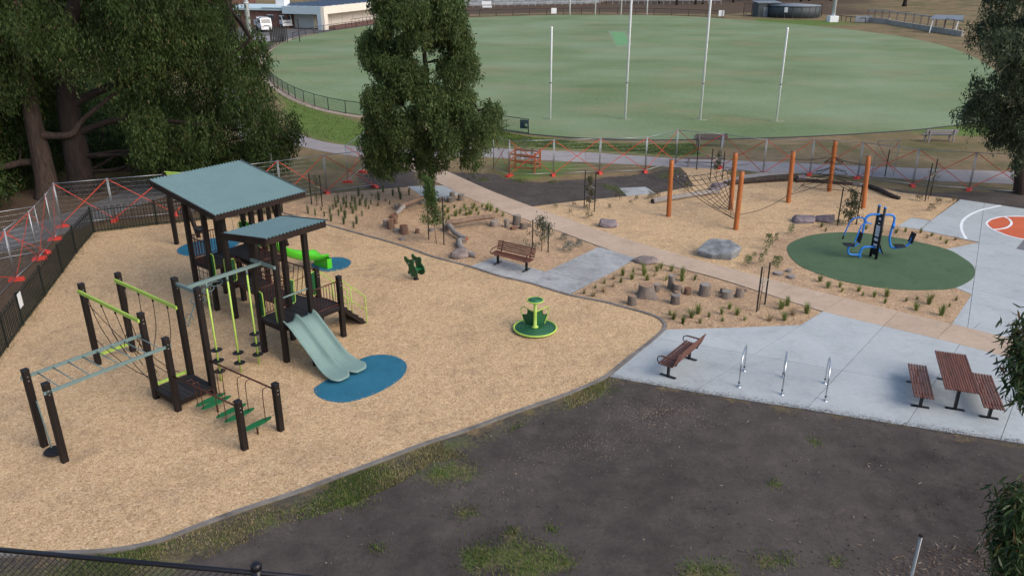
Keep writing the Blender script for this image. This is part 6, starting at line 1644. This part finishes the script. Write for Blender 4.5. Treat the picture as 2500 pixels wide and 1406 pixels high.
# ---- far side: block retaining wall, paling fence, water tank compound, terraces
mat("block_wall", (.20, .225, .25), .9, .15, .8, objrand=.22)
rw = empty("block_wall", g(1090, 16), 0, "long grey concrete block retaining wall beyond the far goal posts", "wall")
o0 = rw.location.copy(); p1 = g(1472, 9) - o0
L = p1.length; d_ = p1.normalized(); bw = 2.6; bh = 1.0
src = None
for j in range(6):
    for i in range(int(L / bw)):
        q = d_ * (i * bw + (bw / 2 if j % 2 else 0) + bw / 2) + Vector((0, j * .10, j * bh + bh / 2))
        if src is None: src = MB().cbox((0, 0, 0), (bw - .06, 1.0, bh - .05), .04).build("block", "block_wall", rw, q); src.rotation_euler = (0, 0, ang((0, 0), d_))
        else: share("block", src, rw, q, (0, 0, ang((0, 0), d_)))
MB().box(p1 / 2 + Vector((0, .9, 3.0)), (L, .6, 5.9), Matrix.Rotation(ang((0, 0), d_), 3, 'Z')).build("core", "joint", rw)
sc_ = empty("scoreboard", g(1188, 24), 0, "small white scoreboard box on legs in front of the block wall", "board")
MB().box((0, 0, 1.7), (2.6, .3, .9)).build("board", "sign_white", sc_)
MB().box((.15, 0, .75), (2.6, .3, .5)).build("lower_board", "sign_white", sc_)
for x in (-1, 1): MB().box((x, 0, .6), (.12, .12, 1.2)).build("leg", "galv", sc_)
mat("pale_rail", (.30, .31, .33), .8, .2, 2)
def post_rail(name, px0, px1, h, n, m, label, rails=(1.0,), pr=.1):
    a = g(*px0); b_ = g(*px1); rt = empty(name, a, 0, label, "fence"); d = b_ - a
    for i in range(n + 1): MB().box(d * (i / n) + Vector((0, 0, h / 2)), (pr, pr, h)).build("post", m, rt)
    for z in rails: MB().bar(Vector((0, 0, h * z - .06)), d + Vector((0, 0, h * z - .06)), pr * .8, pr * 1.1).build("rail", m, rt)
    return rt
post_rail("log_fence", (1120, 20), (1480, 11.5), 1.1, 22, "pale_rail", "low pale post and rail fence at the foot of the block wall", (1.0,), .14)
post_rail("log_fence", (1480, 11.5), (1760, 11), 1.1, 18, "pale_rail", "low pale post and rail fence continuing right of the block wall", (1.0,), .14)
post_rail("dark_fence", (1640, 7), (2010, 4), 1.6, 16, "rail_black", "dark rail fence between the trees above the water tanks", (1.0, .5), .14)
mat("tank_green", (.042, .054, .060), .6, .12, 1.0)
mat("tank_roof", (.16, .19, .22), .6, .12, 1.0)
tk = empty("water_tank", g(1935, 42), 0, "big round dark green water tank inside a wire compound", "tank")
R0 = 6.0
MB().lathe([(R0, 0), (R0, 2.6)], 40).build("tank_wall", "tank_green", tk)
MB().lathe([(R0 + .1, 2.58), (R0 + .1, 2.70), (.01, 3.1)], 40).build("tank_roof", "tank_roof", tk)
for k in range(20): MB().bar((R0 * 1.005 * math.cos(R(18 * k)), R0 * 1.005 * math.sin(R(18 * k)), 0), (R0 * 1.005 * math.cos(R(18 * k)), R0 * 1.005 * math.sin(R(18 * k)), 2.6), .05, .12).build("tank_rib", "tank_green", tk)
MB().box((-3.4, -5.1, 1.85), (.75, .08, 1.1), Matrix.Rotation(R(-30), 3, 'Z')).build("sign", "sign_white", tk)
pb = empty("pump_shed", g(1868, 41), R(6), "small dark pump shed beside round water tank", "shed")
MB().box((0, 0, 1.6), (5.2, 3.5, 3.2)).build("wall", "tank_green", pb); MB().box((0, 0, 3.3), (5.8, 4.1, .16), Matrix.Rotation(R(4), 3, 'X')).build("roof", "tank_roof", pb); MB().box((-.8, -1.8, 1.1), (1.1, .08, 2.1)).build("door", "tank_roof", pb)
cf, cpts = mesh_fence("compound_fence", gl([(1815, 37), (1842, 41), (1915, 44), (1975, 42), (2005, 41)]), 2.8, 4.6, "tall wire security fence round the water tank", .07, .010, .45)
# terrace of concrete seating with timber posts at the right
tr_ = empty("terrace_wall", g(2140, 62), 0, "low pale concrete terrace wall topped by dark timber post and rail", "wall")
o0 = tr_.location.copy(); A_ = gl([(2118, 56), (2170, 60), (2230, 70), (2285, 79), (2350, 90)])
mat("terrace_conc", (.30, .285, .255), .9, .25, .8)
for i, (a, b_) in enumerate(zip(A_, A_[1:])):
    a, b_ = a - o0, b_ - o0
    n = 4
    for k in range(n):
        q0 = a.lerp(b_, k / n); q1 = a.lerp(b_, (k + 1) / n)
        MB().bar(q0 + Vector((0, 0, .45)), q1 - (q1 - q0) * .02 + Vector((0, 0, .45)), .5, .9 if i else 1.3).build("block", "terrace_conc", tr_)
    for k in range(3):
        q = a.lerp(b_, k / 3) + Vector((.2, .9, 0)); MB().box(q + Vector((0, 0, 1.3)), (.2, .2, 2.6)).build("post", "brown_grey", tr_)
    MB().bar(a + Vector((.2, .9, 2.55)), b_ + Vector((.2, .9, 2.55)), .16, .20).build("top_rail", "pale_rail", tr_)
MB().bar(A_[0] - o0 + Vector((-3.2, -1, .8)), A_[0] - o0 + Vector((.5, -.5, .8)), .2, 1.3).build("end_block", "tank_roof", tr_)
shl = empty("shelter", g(2298, 82), R(-22), "small shelter with white angled posts and blue-grey roof beside terrace", "shelter")
for x in (-2.0, 2.2):
    MB().bar((x, 0, 0), (x + .25, .1, 2.35), .18, .18).build("post", "goal_white", shl)
    MB().bar((x + .25, .1, 2.32), (x + .9, 2.0, 2.85), .14, .14).build("arm", "goal_white", shl)
MB().add([(-2.3, -.2, 2.40), (2.9, -.2, 2.40), (3.5, 2.4, 3.0), (-1.4, 2.4, 3.0), (-2.3, -.2, 2.48), (2.9, -.2, 2.48), (3.5, 2.4, 3.08), (-1.4, 2.4, 3.08)], [(3, 2, 1, 0), (4, 5, 6, 7), (0, 1, 5, 4), (1, 2, 6, 5), (2, 3, 7, 6), (3, 0, 4, 7)]).build("roof", "tank_roof", shl)
post_rail("low_fence", (2042, 50), (2112, 58), 1.1, 6, "rail_black", "low dark rail fence between light mast and terrace wall", (1.0,), .12)

# ---- trees behind
leaf_mat("far_leaf", [(0, (.030, .046, .022)), (.5, (.052, .072, .032)), (1, (.10, .115, .055))], .3)
leaf_mat("rust_leaf", [(0, (.05, .035, .022)), (.5, (.085, .055, .034)), (1, (.12, .095, .055))], .3)
def far_tree(px, py, h, w, seed, label, group, leafm="far_leaf", bark="gum_bark_dark", low=.35, r0=.35, n=9):
    rr = random.Random(seed); p = g(px, py); p.z = float(gz(p.x, p.y)); cl_ = []
    for i in range(n):
        a = rr.uniform(0, 6.28); t = rr.uniform(low, 1); q = w * (1.1 - .5 * t) * math.sqrt(rr.random()) * .5; s = w * rr.uniform(.18, .30)
        cl_.append((p.x + q * math.cos(a), p.y + q * math.sin(a), p.z + h * t, s, s, s * .8))
    tree("bush_tree" if low < .3 else "gum_tree", p, [([p - Vector((0, 0, .3)), p + Vector((.1, 0, h * .4)), p + Vector((.3, .2, h * .85))], r0, .06)], cl_, leafm, bark, label, 420, .055 * w ** .5 * 3.0, .7, seed, group)
spots = [(1608, 10, 16, 9), (1652, 13, 15, 8), (1698, 12, 17, 9), (1715, 11, 15, 8), (1735, 9, 17, 9), (1790, 8, 18, 10), (1874, 7, 17, 9), (1955, 7, 19, 10), (1975, 6, 19, 10), (2028, 6, 16, 9)]
for i, s in enumerate(spots): far_tree(s[0], s[1], s[2], s[3], 100 + i, "slender dark gum trunk on the slope above the water tanks", "gums behind the far fence", low=.5, r0=.34)
far_tree(2207, 20, 17, 11, 140, "dark-trunked gum standing alone on slope above the terrace wall", None, low=.5, r0=.55)
far_tree(2320, 8, 15, 10, 141, "gum at the top of the slope behind the shelter", None, low=.45)
far_tree(2150, 5, 14, 10, 142, "gum on the slope between light mast and lone gum", None, low=.45)
for i, (x, y, h, w, lm) in enumerate(((430, 150, 9, 13, "rust_leaf"), (330, 120, 11, 14, "far_leaf"), (180, 130, 12, 16, "far_leaf"), (40, 150, 13, 16, "far_leaf"), (-120, 190, 13, 16, "far_leaf"), (-60, 300, 9, 11, "far_leaf"))):
    far_tree(x, y, h, w, 150 + i, "bushy tree with rust-brown crown behind the huge left gums" if lm == "rust_leaf" else "dense dark bushy tree in the thicket behind the huge left gums", None if lm == "rust_leaf" else "thicket trees", lm, low=.12, n=14)
for i, (x, y, h, w) in enumerate(((20, 470, 2.2, 3.4), (-60, 520, 2.4, 3.6), (70, 430, 2.6, 4.2), (250, 400, 2.4, 4.5), (330, 400, 2.0, 4.0), (430, 395, 1.6, 3.4), (160, 380, 3.2, 5.0), (-80, 430, 3.4, 5), (480, 385, 1.3, 2.6), (230, 345, 4.5, 7.0), (310, 340, 4.0, 7.0), (370, 350, 3.2, 6.0), (140, 340, 4.6, 7.0), (40, 345, 4.8, 7.5), (270, 300, 5.5, 8.0), (360, 300, 4.5, 7.5), (300, 375, 2.6, 4.5), (60, 395, 3.2, 5.0))):
    far_tree(x, y, h, w, 170 + i, "low dark understorey shrub beneath the huge left gums", "shrubs under the left gums", "gum_leaf", low=.1, r0=.06, n=8)
for i in range(34):
    # wooded skyline far beyond, seen when the view is raised
    x = -420 + 26 * i + rnd.uniform(-9, 9); y = rnd.uniform(330, 420); z = float(gz(x, y)); h = rnd.uniform(13, 20); w = rnd.uniform(14, 20); rr = random.Random(i)
    p = Vector((x, y, z)); cl_ = [(x + rr.uniform(-.4, .4) * w, y + rr.uniform(-.3, .3) * w, z + h * rr.uniform(.35, 1), w * .26, w * .26, w * .2) for _ in range(7)]
    tree("gum_tree", p, [([p, p + Vector((.2, 0, h * .8))], .4, .1)], cl_, "far_leaf", "gum_bark_dark", "distant gum on the wooded skyline beyond the oval", 130, .8, .7, 300 + i, "skyline gums", False, .3)

# ================================================================ FOREGROUND FENCES ON THE BANK
ch_a = g(-60, 1330, 7.0); ch_b = g(627, 1392, 7.0); dd = (ch_b - ch_a).normalized(); ch_c = ch_b + dd * 2.2; ch_0 = ch_a - dd * 1.5
cfz = float(gz(ch_b.x, ch_b.y))
cfn = empty("chain_link_fence", Vector((ch_b.x, ch_b.y, cfz)), 0, "black chain-link fence with round top rail close to the drone", "fence")
o0 = cfn.location.copy(); mat("fence_vinyl", (.008, .008, .011), .35, .3, 8)
def fpost(p): 
    po = MB().tube([(p.x - o0.x, p.y - o0.y, -.2 + float(gz(p.x, p.y)) - o0.z), (p.x - o0.x, p.y - o0.y, 7.06 - o0.z)], .046, 14).build("post", "fence_vinyl", cfn)
    MB().lathe([(.052, 7.02), (.052, 7.075), (.03, 7.09), (0, 7.092)], 14, (p.x - o0.x, p.y - o0.y, -o0.z)).build("post_cap", "fence_vinyl", po)
for p in (ch_a - dd * .12, ch_b, ch_c): fpost(p)
MB().tube([ch_0 - o0 + Vector((0, 0, -.03)), ch_c - o0 + Vector((0, 0, -.03))], .026, 12).build("top_rail", "fence_vinyl", cfn)
wm = MB(); step = .068; Hm = 1.3; Lf = (ch_c - ch_0).length
k = -int(Hm / step)
while k * step < Lf:
    x0 = k * step; s0 = max(0, -x0); s1 = min(Hm, Lf - x0)
    if s1 > s0:
        top = ch_0 - o0 + Vector((0, 0, -.04))
        wm.tube([top + dd * (x0 + s0) + Vector((0, .03, -s0)), top + dd * (x0 + s1) + Vector((0, .03, -s1))], .0036, 4, cap=False)
        wm.tube([top + dd * (x0 + s0) + Vector((0, .03, -(Hm - s0))), top + dd * (x0 + s1) + Vector((0, .03, -(Hm - s1)))], .0036, 4, cap=False)
    k += 1
wm.build("wire_mesh", "fence_vinyl", cfn)["kind"] = "stuff"
gp = g(2249, 1306, 4.6); gpz = float(gz(gp.x, gp.y))
gf = empty("galvanised_fence", Vector((gp.x, gp.y, gpz)), 0, "bare galvanised wire fence seen end-on at the foot of the bank", "fence")
hgt = 4.6 - gpz; away = Vector((gp.x, gp.y, 0)).normalized() * -1
MB().tube([(0, 0, -.2), (0, 0, hgt)], .024, 12).build("end_post", "galv", gf)
MB().lathe([(.03, hgt - .02), (.03, hgt + .01), (0, hgt + .02)], 12).build("post_cap", "tyre", gf)
q = away * 2.4; qz = float(gz(gp.x + q.x, gp.y + q.y)) - gpz
MB().tube([(q.x, q.y, qz - .2), (q.x, q.y, hgt)], .024, 12).build("line_post", "galv", gf)
MB().tube([(0, 0, hgt - .03), (q.x, q.y, hgt - .03)], .018, 10).build("top_rail", "galv", gf)
wm = MB()
for k in range(1, 34): wm.tube([(q.x * k / 34, q.y * k / 34, qz * k / 34 + .05), (q.x * k / 34, q.y * k / 34, hgt - .04)], .0018, 3, cap=False)
for k in range(1, 16): wm.tube([(0, 0, hgt * k / 16), (q.x, q.y, hgt * k / 16 + qz * (1 - k / 16))], .0018, 3, cap=False)
wm.build("wire_mesh", "galv", gf)

# ================================================================ GROUND COVER: grass blades, litter, loose chips
leaf_mat("blade_green", [(0, (.055, .11, .022)), (.6, (.12, .18, .04)), (1, (.22, .23, .08))], .4)
leaf_mat("blade_dry", [(0, (.14, .14, .05)), (.5, (.27, .23, .11)), (1, (.42, .34, .20))], .4)
def blades(name, P, h, m, seed, wid=.012, flat=.6):
    rr = np.random.default_rng(seed); n = len(P); P = np.asarray(P)
    a = rr.uniform(0, 6.283, n); L = h * rr.uniform(.5, 1.3, n); d = np.stack([np.cos(a), np.sin(a), np.zeros(n)], 1); s = np.stack([-d[:, 1], d[:, 0], np.zeros(n)], 1) * wid
    lean = rr.uniform(.1, 1.0, n) * flat
    tip = P + d * (L * lean)[:, None] + np.stack([np.zeros(n), np.zeros(n), L * (1 - .35 * lean)], 1)
    V = np.stack([P - s, P + s, tip], 1).reshape(-1, 3)
    o = np_mesh(name, V, np.arange(3 * n).reshape(-1, 3), m); tag(o, kind="stuff"); return o
def scatter(poly, n, seed, edge_bias=False):
    rr = np.random.default_rng(seed); xs_ = [p[0] for p in poly]; ys_ = [p[1] for p in poly]
    X = rr.uniform(min(xs_), max(xs_), n); Y = rr.uniform(min(ys_), max(ys_), n); sd_ = poly_sd(X, Y, poly)
    return X, Y, sd_, rr
X, Y, S, rr = scatter(FORE_GRASS, 300000, 3)
# noise-like clumping so that the verge is patchy
cl = np.zeros(len(X))
for k in range(10):
    a = rr.uniform(0, 6.28); f = rr.uniform(.8, 3.4); cl += np.sin(X * math.cos(a) * f + Y * math.sin(a) * f + rr.uniform(0, 6.28)) / 10
keep = (S > 0.02) & (rr.uniform(0, 1, len(X)) < np.clip(.25 + 2.6 * cl, .01, 1)) & (poly_sd(X, Y, PLAY) < -.06)
X, Y = X[keep], Y[keep]; side = rr.uniform(0, 1, len(X)) < np.clip(.35 + 1.6 * np.sin(X * 1.3 + 1) * .4, .1, .9)
zz = gz(X, Y)
blades("verge_grass", np.stack([X, Y, zz], 1)[side], .075, "blade_green", 5); blades("verge_dry_grass", np.stack([X, Y, zz], 1)[~side], .07, "blade_dry", 6)
PP = []
for px, py, r_ in PATCH + [(1500, 462, .7), (1520, 470, .6), (1625, 432, .8), (1480, 455, .5), (1640, 420, .7), (1270, 442, .8), (1180, 440, .6), (1350, 445, .5)]:
    p = g(px, py); n = int(360 * r_ * r_) + 50; k = rr.normal(size=(n, 2)) * r_ * .40
    PP.append(np.stack([p.x + k[:, 0], p.y + k[:, 1], gz(p.x + k[:, 0], p.y + k[:, 1])], 1))
blades("soil_grass", np.concatenate(PP), .09, "blade_green", 8)
# grass along the black fence and the far lawns
X, Y, S, rr = scatter(GREEN[0], 90000, 12); k = S > .3; blades("lawn_grass", np.stack([X[k], Y[k], np.zeros(k.sum())], 1), .10, "blade_green", 9, .03)
X, Y, S, rr = scatter(GREEN[1], 60000, 13); k = S > .2; blades("lawn_grass", np.stack([X[k], Y[k], np.zeros(k.sum())], 1), .09, "blade_green", 10, .03)
X, Y, S, rr = scatter(GREEN[3], 40000, 14); k = S > .2; blades("under_tree_grass", np.stack([X[k], Y[k], np.zeros(k.sum())], 1), .22, "blade_green", 11, .03)
PP = []
for a, b_ in zip(FPTS, FPTS[1:]):
    for _ in range(int((b_ - a).length * 70)):
        p = a.lerp(b_, rnd.random()); PP.append((p.x + rnd.gauss(0, .12), p.y + rnd.gauss(0, .12), .01))
blades("fence_line_grass", np.array(PP), .09, "blade_dry", 15)

leaf_mat("litter_leaf", [(0, (.10, .065, .04)), (.5, (.22, .16, .11)), (.85, (.36, .30, .23)), (1, (.48, .43, .36))], .1)
leaf_mat("bark_leaf", [(0, (.05, .03, .02)), (.6, (.13, .085, .055)), (.93, (.22, .16, .11)), (1, (.38, .32, .25))], .1)
leaf_mat("chip_loose", [(0, (.38, .265, .165)), (.4, (.51, .365, .22)), (.8, (.60, .445, .285)), (1, (.70, .57, .41))], .0, .9)
leaf_mat("chip_dull", [(0, (.16, .115, .075)), (.5, (.30, .225, .15)), (1, (.50, .41, .30))], .0, .9)
leaf_mat("soil_crumb", [(0, (.055, .046, .042)), (.7, (.10, .086, .078)), (.95, (.15, .132, .12)), (1, (.26, .24, .22))], .0, .95)
def flakes(name, P, L0, L1, asp, m, seed, tilt=.35, curl=0.):
    rr = np.random.default_rng(seed); n = len(P); P = np.asarray(P, float)
    a = rr.uniform(0, 6.283, n); L = rr.uniform(L0, L1, n)[:, None] / 2; d = np.stack([np.cos(a), np.sin(a), rr.normal(size=n) * tilt * .5], 1); s = np.stack([-np.sin(a), np.cos(a), rr.normal(size=n) * tilt], 1)
    P = P + np.stack([np.zeros(n), np.zeros(n), rr.uniform(.004, .02, n)], 1)
    V = np.stack([P - d * L, P + s * L * asp + (0, 0, curl), P + d * L, P - s * L * asp + (0, 0, curl)], 1).reshape(-1, 3)
    o = np_mesh(name, V, np.arange(4 * n).reshape(-1, 4), m); tag(o, kind="stuff"); return o
X, Y, S, rr = scatter(SOIL[0], 4200, 21); k = (S > .1) & (Y > 12.6) & (rr.uniform(0, 1, len(X)) < np.clip((X + 4) / 12, .04, .9)); flakes("leaf_litter", np.stack([X[k], Y[k], gz(X[k], Y[k]) + .01], 1), .04, .16, .12, "litter_leaf", 22)
P_ = []
for px, py, r_, n in ((1560, 1010, 1.0, 420), (1640, 1000, .8, 300), (1500, 1090, 1.1, 300), (1420, 1080, .9, 200), (1320, 1120, .8, 120), (1600, 1040, 1.3, 300), (1240, 1190, .8, 80), (1700, 1020, .8, 120)):
    p = g(px, py)
    for _ in range(n): P_.append((p.x + rnd.gauss(0, r_ * .6), p.y + rnd.gauss(0, r_ * .5), .012))
P_ = [p for p in P_ if inside(p, SOIL[0])]
flakes("spilt_woodchips", P_, .02, .05, .3, "chip_dull", 23)
MATS_XY = [[(v[0], v[1]) for v in bpy.data.objects[n_].data.vertices.values() for v in (v.co,)][:len(bpy.data.objects[n_].data.vertices) // 2] for n_ in ("slide_mat", "green_slide_mat", "swing_mat")]
X, Y, S, rr = scatter(PLAY, 90000, 31); k = S > .12
for q_ in MATS_XY: k &= poly_sd(X, Y, q_) < .04
flakes("woodchip_pieces", np.stack([X[k], Y[k], np.full(k.sum(), .018)], 1), .022, .055, .33, "chip_loose", 32, .35)
X, Y, S, rr = scatter(bed3, 60000, 33); k = (S > .1) & (poly_sd(X, Y, bed4) < 0) & (poly_sd(X, Y, circ) < -.05); flakes("woodchip_pieces", np.stack([X[k], Y[k], np.full(k.sum(), .014)], 1), .022, .055, .33, "chip_loose", 34, .35)
for i, (bd, nn) in enumerate(((bed1, 26000), (bed2, 16000), (bed4, 22000))):
    X, Y, S, rr = scatter(bd, nn, 35 + i); k = (S > .06) & (poly_sd(X, Y, circ) < -.05); flakes("bed_mulch_pieces", np.stack([X[k], Y[k], np.full(k.sum(), .017)], 1), .03, .08, .3, "litter_leaf" if i < 0 else "chip_loose", 38 + i, .5)
X, Y, S, rr = scatter(LITTER[1], 22000, 41); k = (S > 0) & (poly_sd(X, Y, PLAY) < 0) & (Y > 15); flakes("bark_litter", np.stack([X[k], Y[k], np.full(k.sum(), .012)], 1), .06, .18, .15, "bark_leaf", 42)
X, Y, S, rr = scatter(LITTER[2], 3600, 43); k = rr.uniform(0, 1, len(X)) < np.clip(S / 1.2 + .25, 0, .8); flakes("bark_litter", np.stack([X[k], Y[k], gz(X[k], Y[k]) + .012], 1), .05, .16, .13, "bark_leaf", 44)
# chips kicked onto the rubber pads, soil crumbs and stones on the bare ground and along the plaza edge
P_ = []
for q_, z_ in [(q, .029) for q in MATS_XY] + [([(p.x, p.y) for p in circ], .037)]:
    X, Y, S, rr = scatter(q_, 2600, 51); k = (S > -.05) & (rr.uniform(0, 1, len(X)) < np.exp(-np.maximum(S, 0) / .05) * .6 + .003)
    P_ += [(x, y, z_) for x, y in zip(X[k], Y[k])]
flakes("chips_on_rubber", P_, .02, .055, .33, "chip_loose", 52, .4)
def crumbs(name, P, r0, r1, m, seed):
    rr = np.random.default_rng(seed); n = len(P); P = np.asarray(P, float); r_ = rr.uniform(r0, r1, (n, 1)) * rr.uniform(.4, 1, (n, 1))
    dirs = np.array([(1, 0, 0), (-1, 0, 0), (0, 1, 0), (0, -1, 0), (0, 0, 1), (0, 0, -1)], float)
    V = P[:, None, :] + dirs[None] * (r_ * 1.0)[:, :, None] * rr.uniform(.6, 1.2, (n, 6, 1)); V[:, 4, 2] = P[:, 2] + r_[:, 0] * .7; V[:, 5, 2] = P[:, 2] - r_[:, 0]
    F = np.array([(0, 2, 4), (2, 1, 4), (1, 3, 4), (3, 0, 4), (2, 0, 5), (1, 2, 5), (3, 1, 5), (0, 3, 5)]); F = (F[None] + 6 * np.arange(n)[:, None, None]).reshape(-1, 3)
    o = np_mesh(name, V.reshape(-1, 3), F, m); tag(o, kind="stuff"); return o
X, Y, S, rr = scatter(SOIL[1], 3500, 64); k = (S > .1) & (poly_sd(X, Y, bed3) < 0) & (poly_sd(X, Y, gl([(1511, 460), (1575, 457), (1602, 473), (1531, 479)])) < -.05); crumbs("soil_crumbs", np.stack([X[k], Y[k], np.full(k.sum(), .02)], 1), .01, .035, "soil_crumb", 65)
X, Y, S, rr = scatter(SOIL[0], 16000, 61); k = (S > .05) & (Y > 12.3) & (np.abs(X) < 18); crumbs("soil_crumbs", np.stack([X[k], Y[k], gz(X[k], Y[k]) + .015], 1), .008, .035, "soil_crumb", 62)
P_ = []
LE = gl([(1488, 921), (1560, 934), (1691, 957), (1820, 978), (1967, 1000), (2050, 1014), (2300, 1054), (2500, 1084)])
for a, b_ in zip(LE, LE[1:]):
    for _ in range(int((b_ - a).length * 330)):
        p = a.lerp(b_, rnd.random()); t = abs(rnd.gauss(0, .16)); P_.append((p.x + t * .1, p.y + t - .05, .026))
flakes("soil_on_paving", P_, .012, .045, .5, "soil_crumb", 63, .15)
bpy.context.view_layer.update()
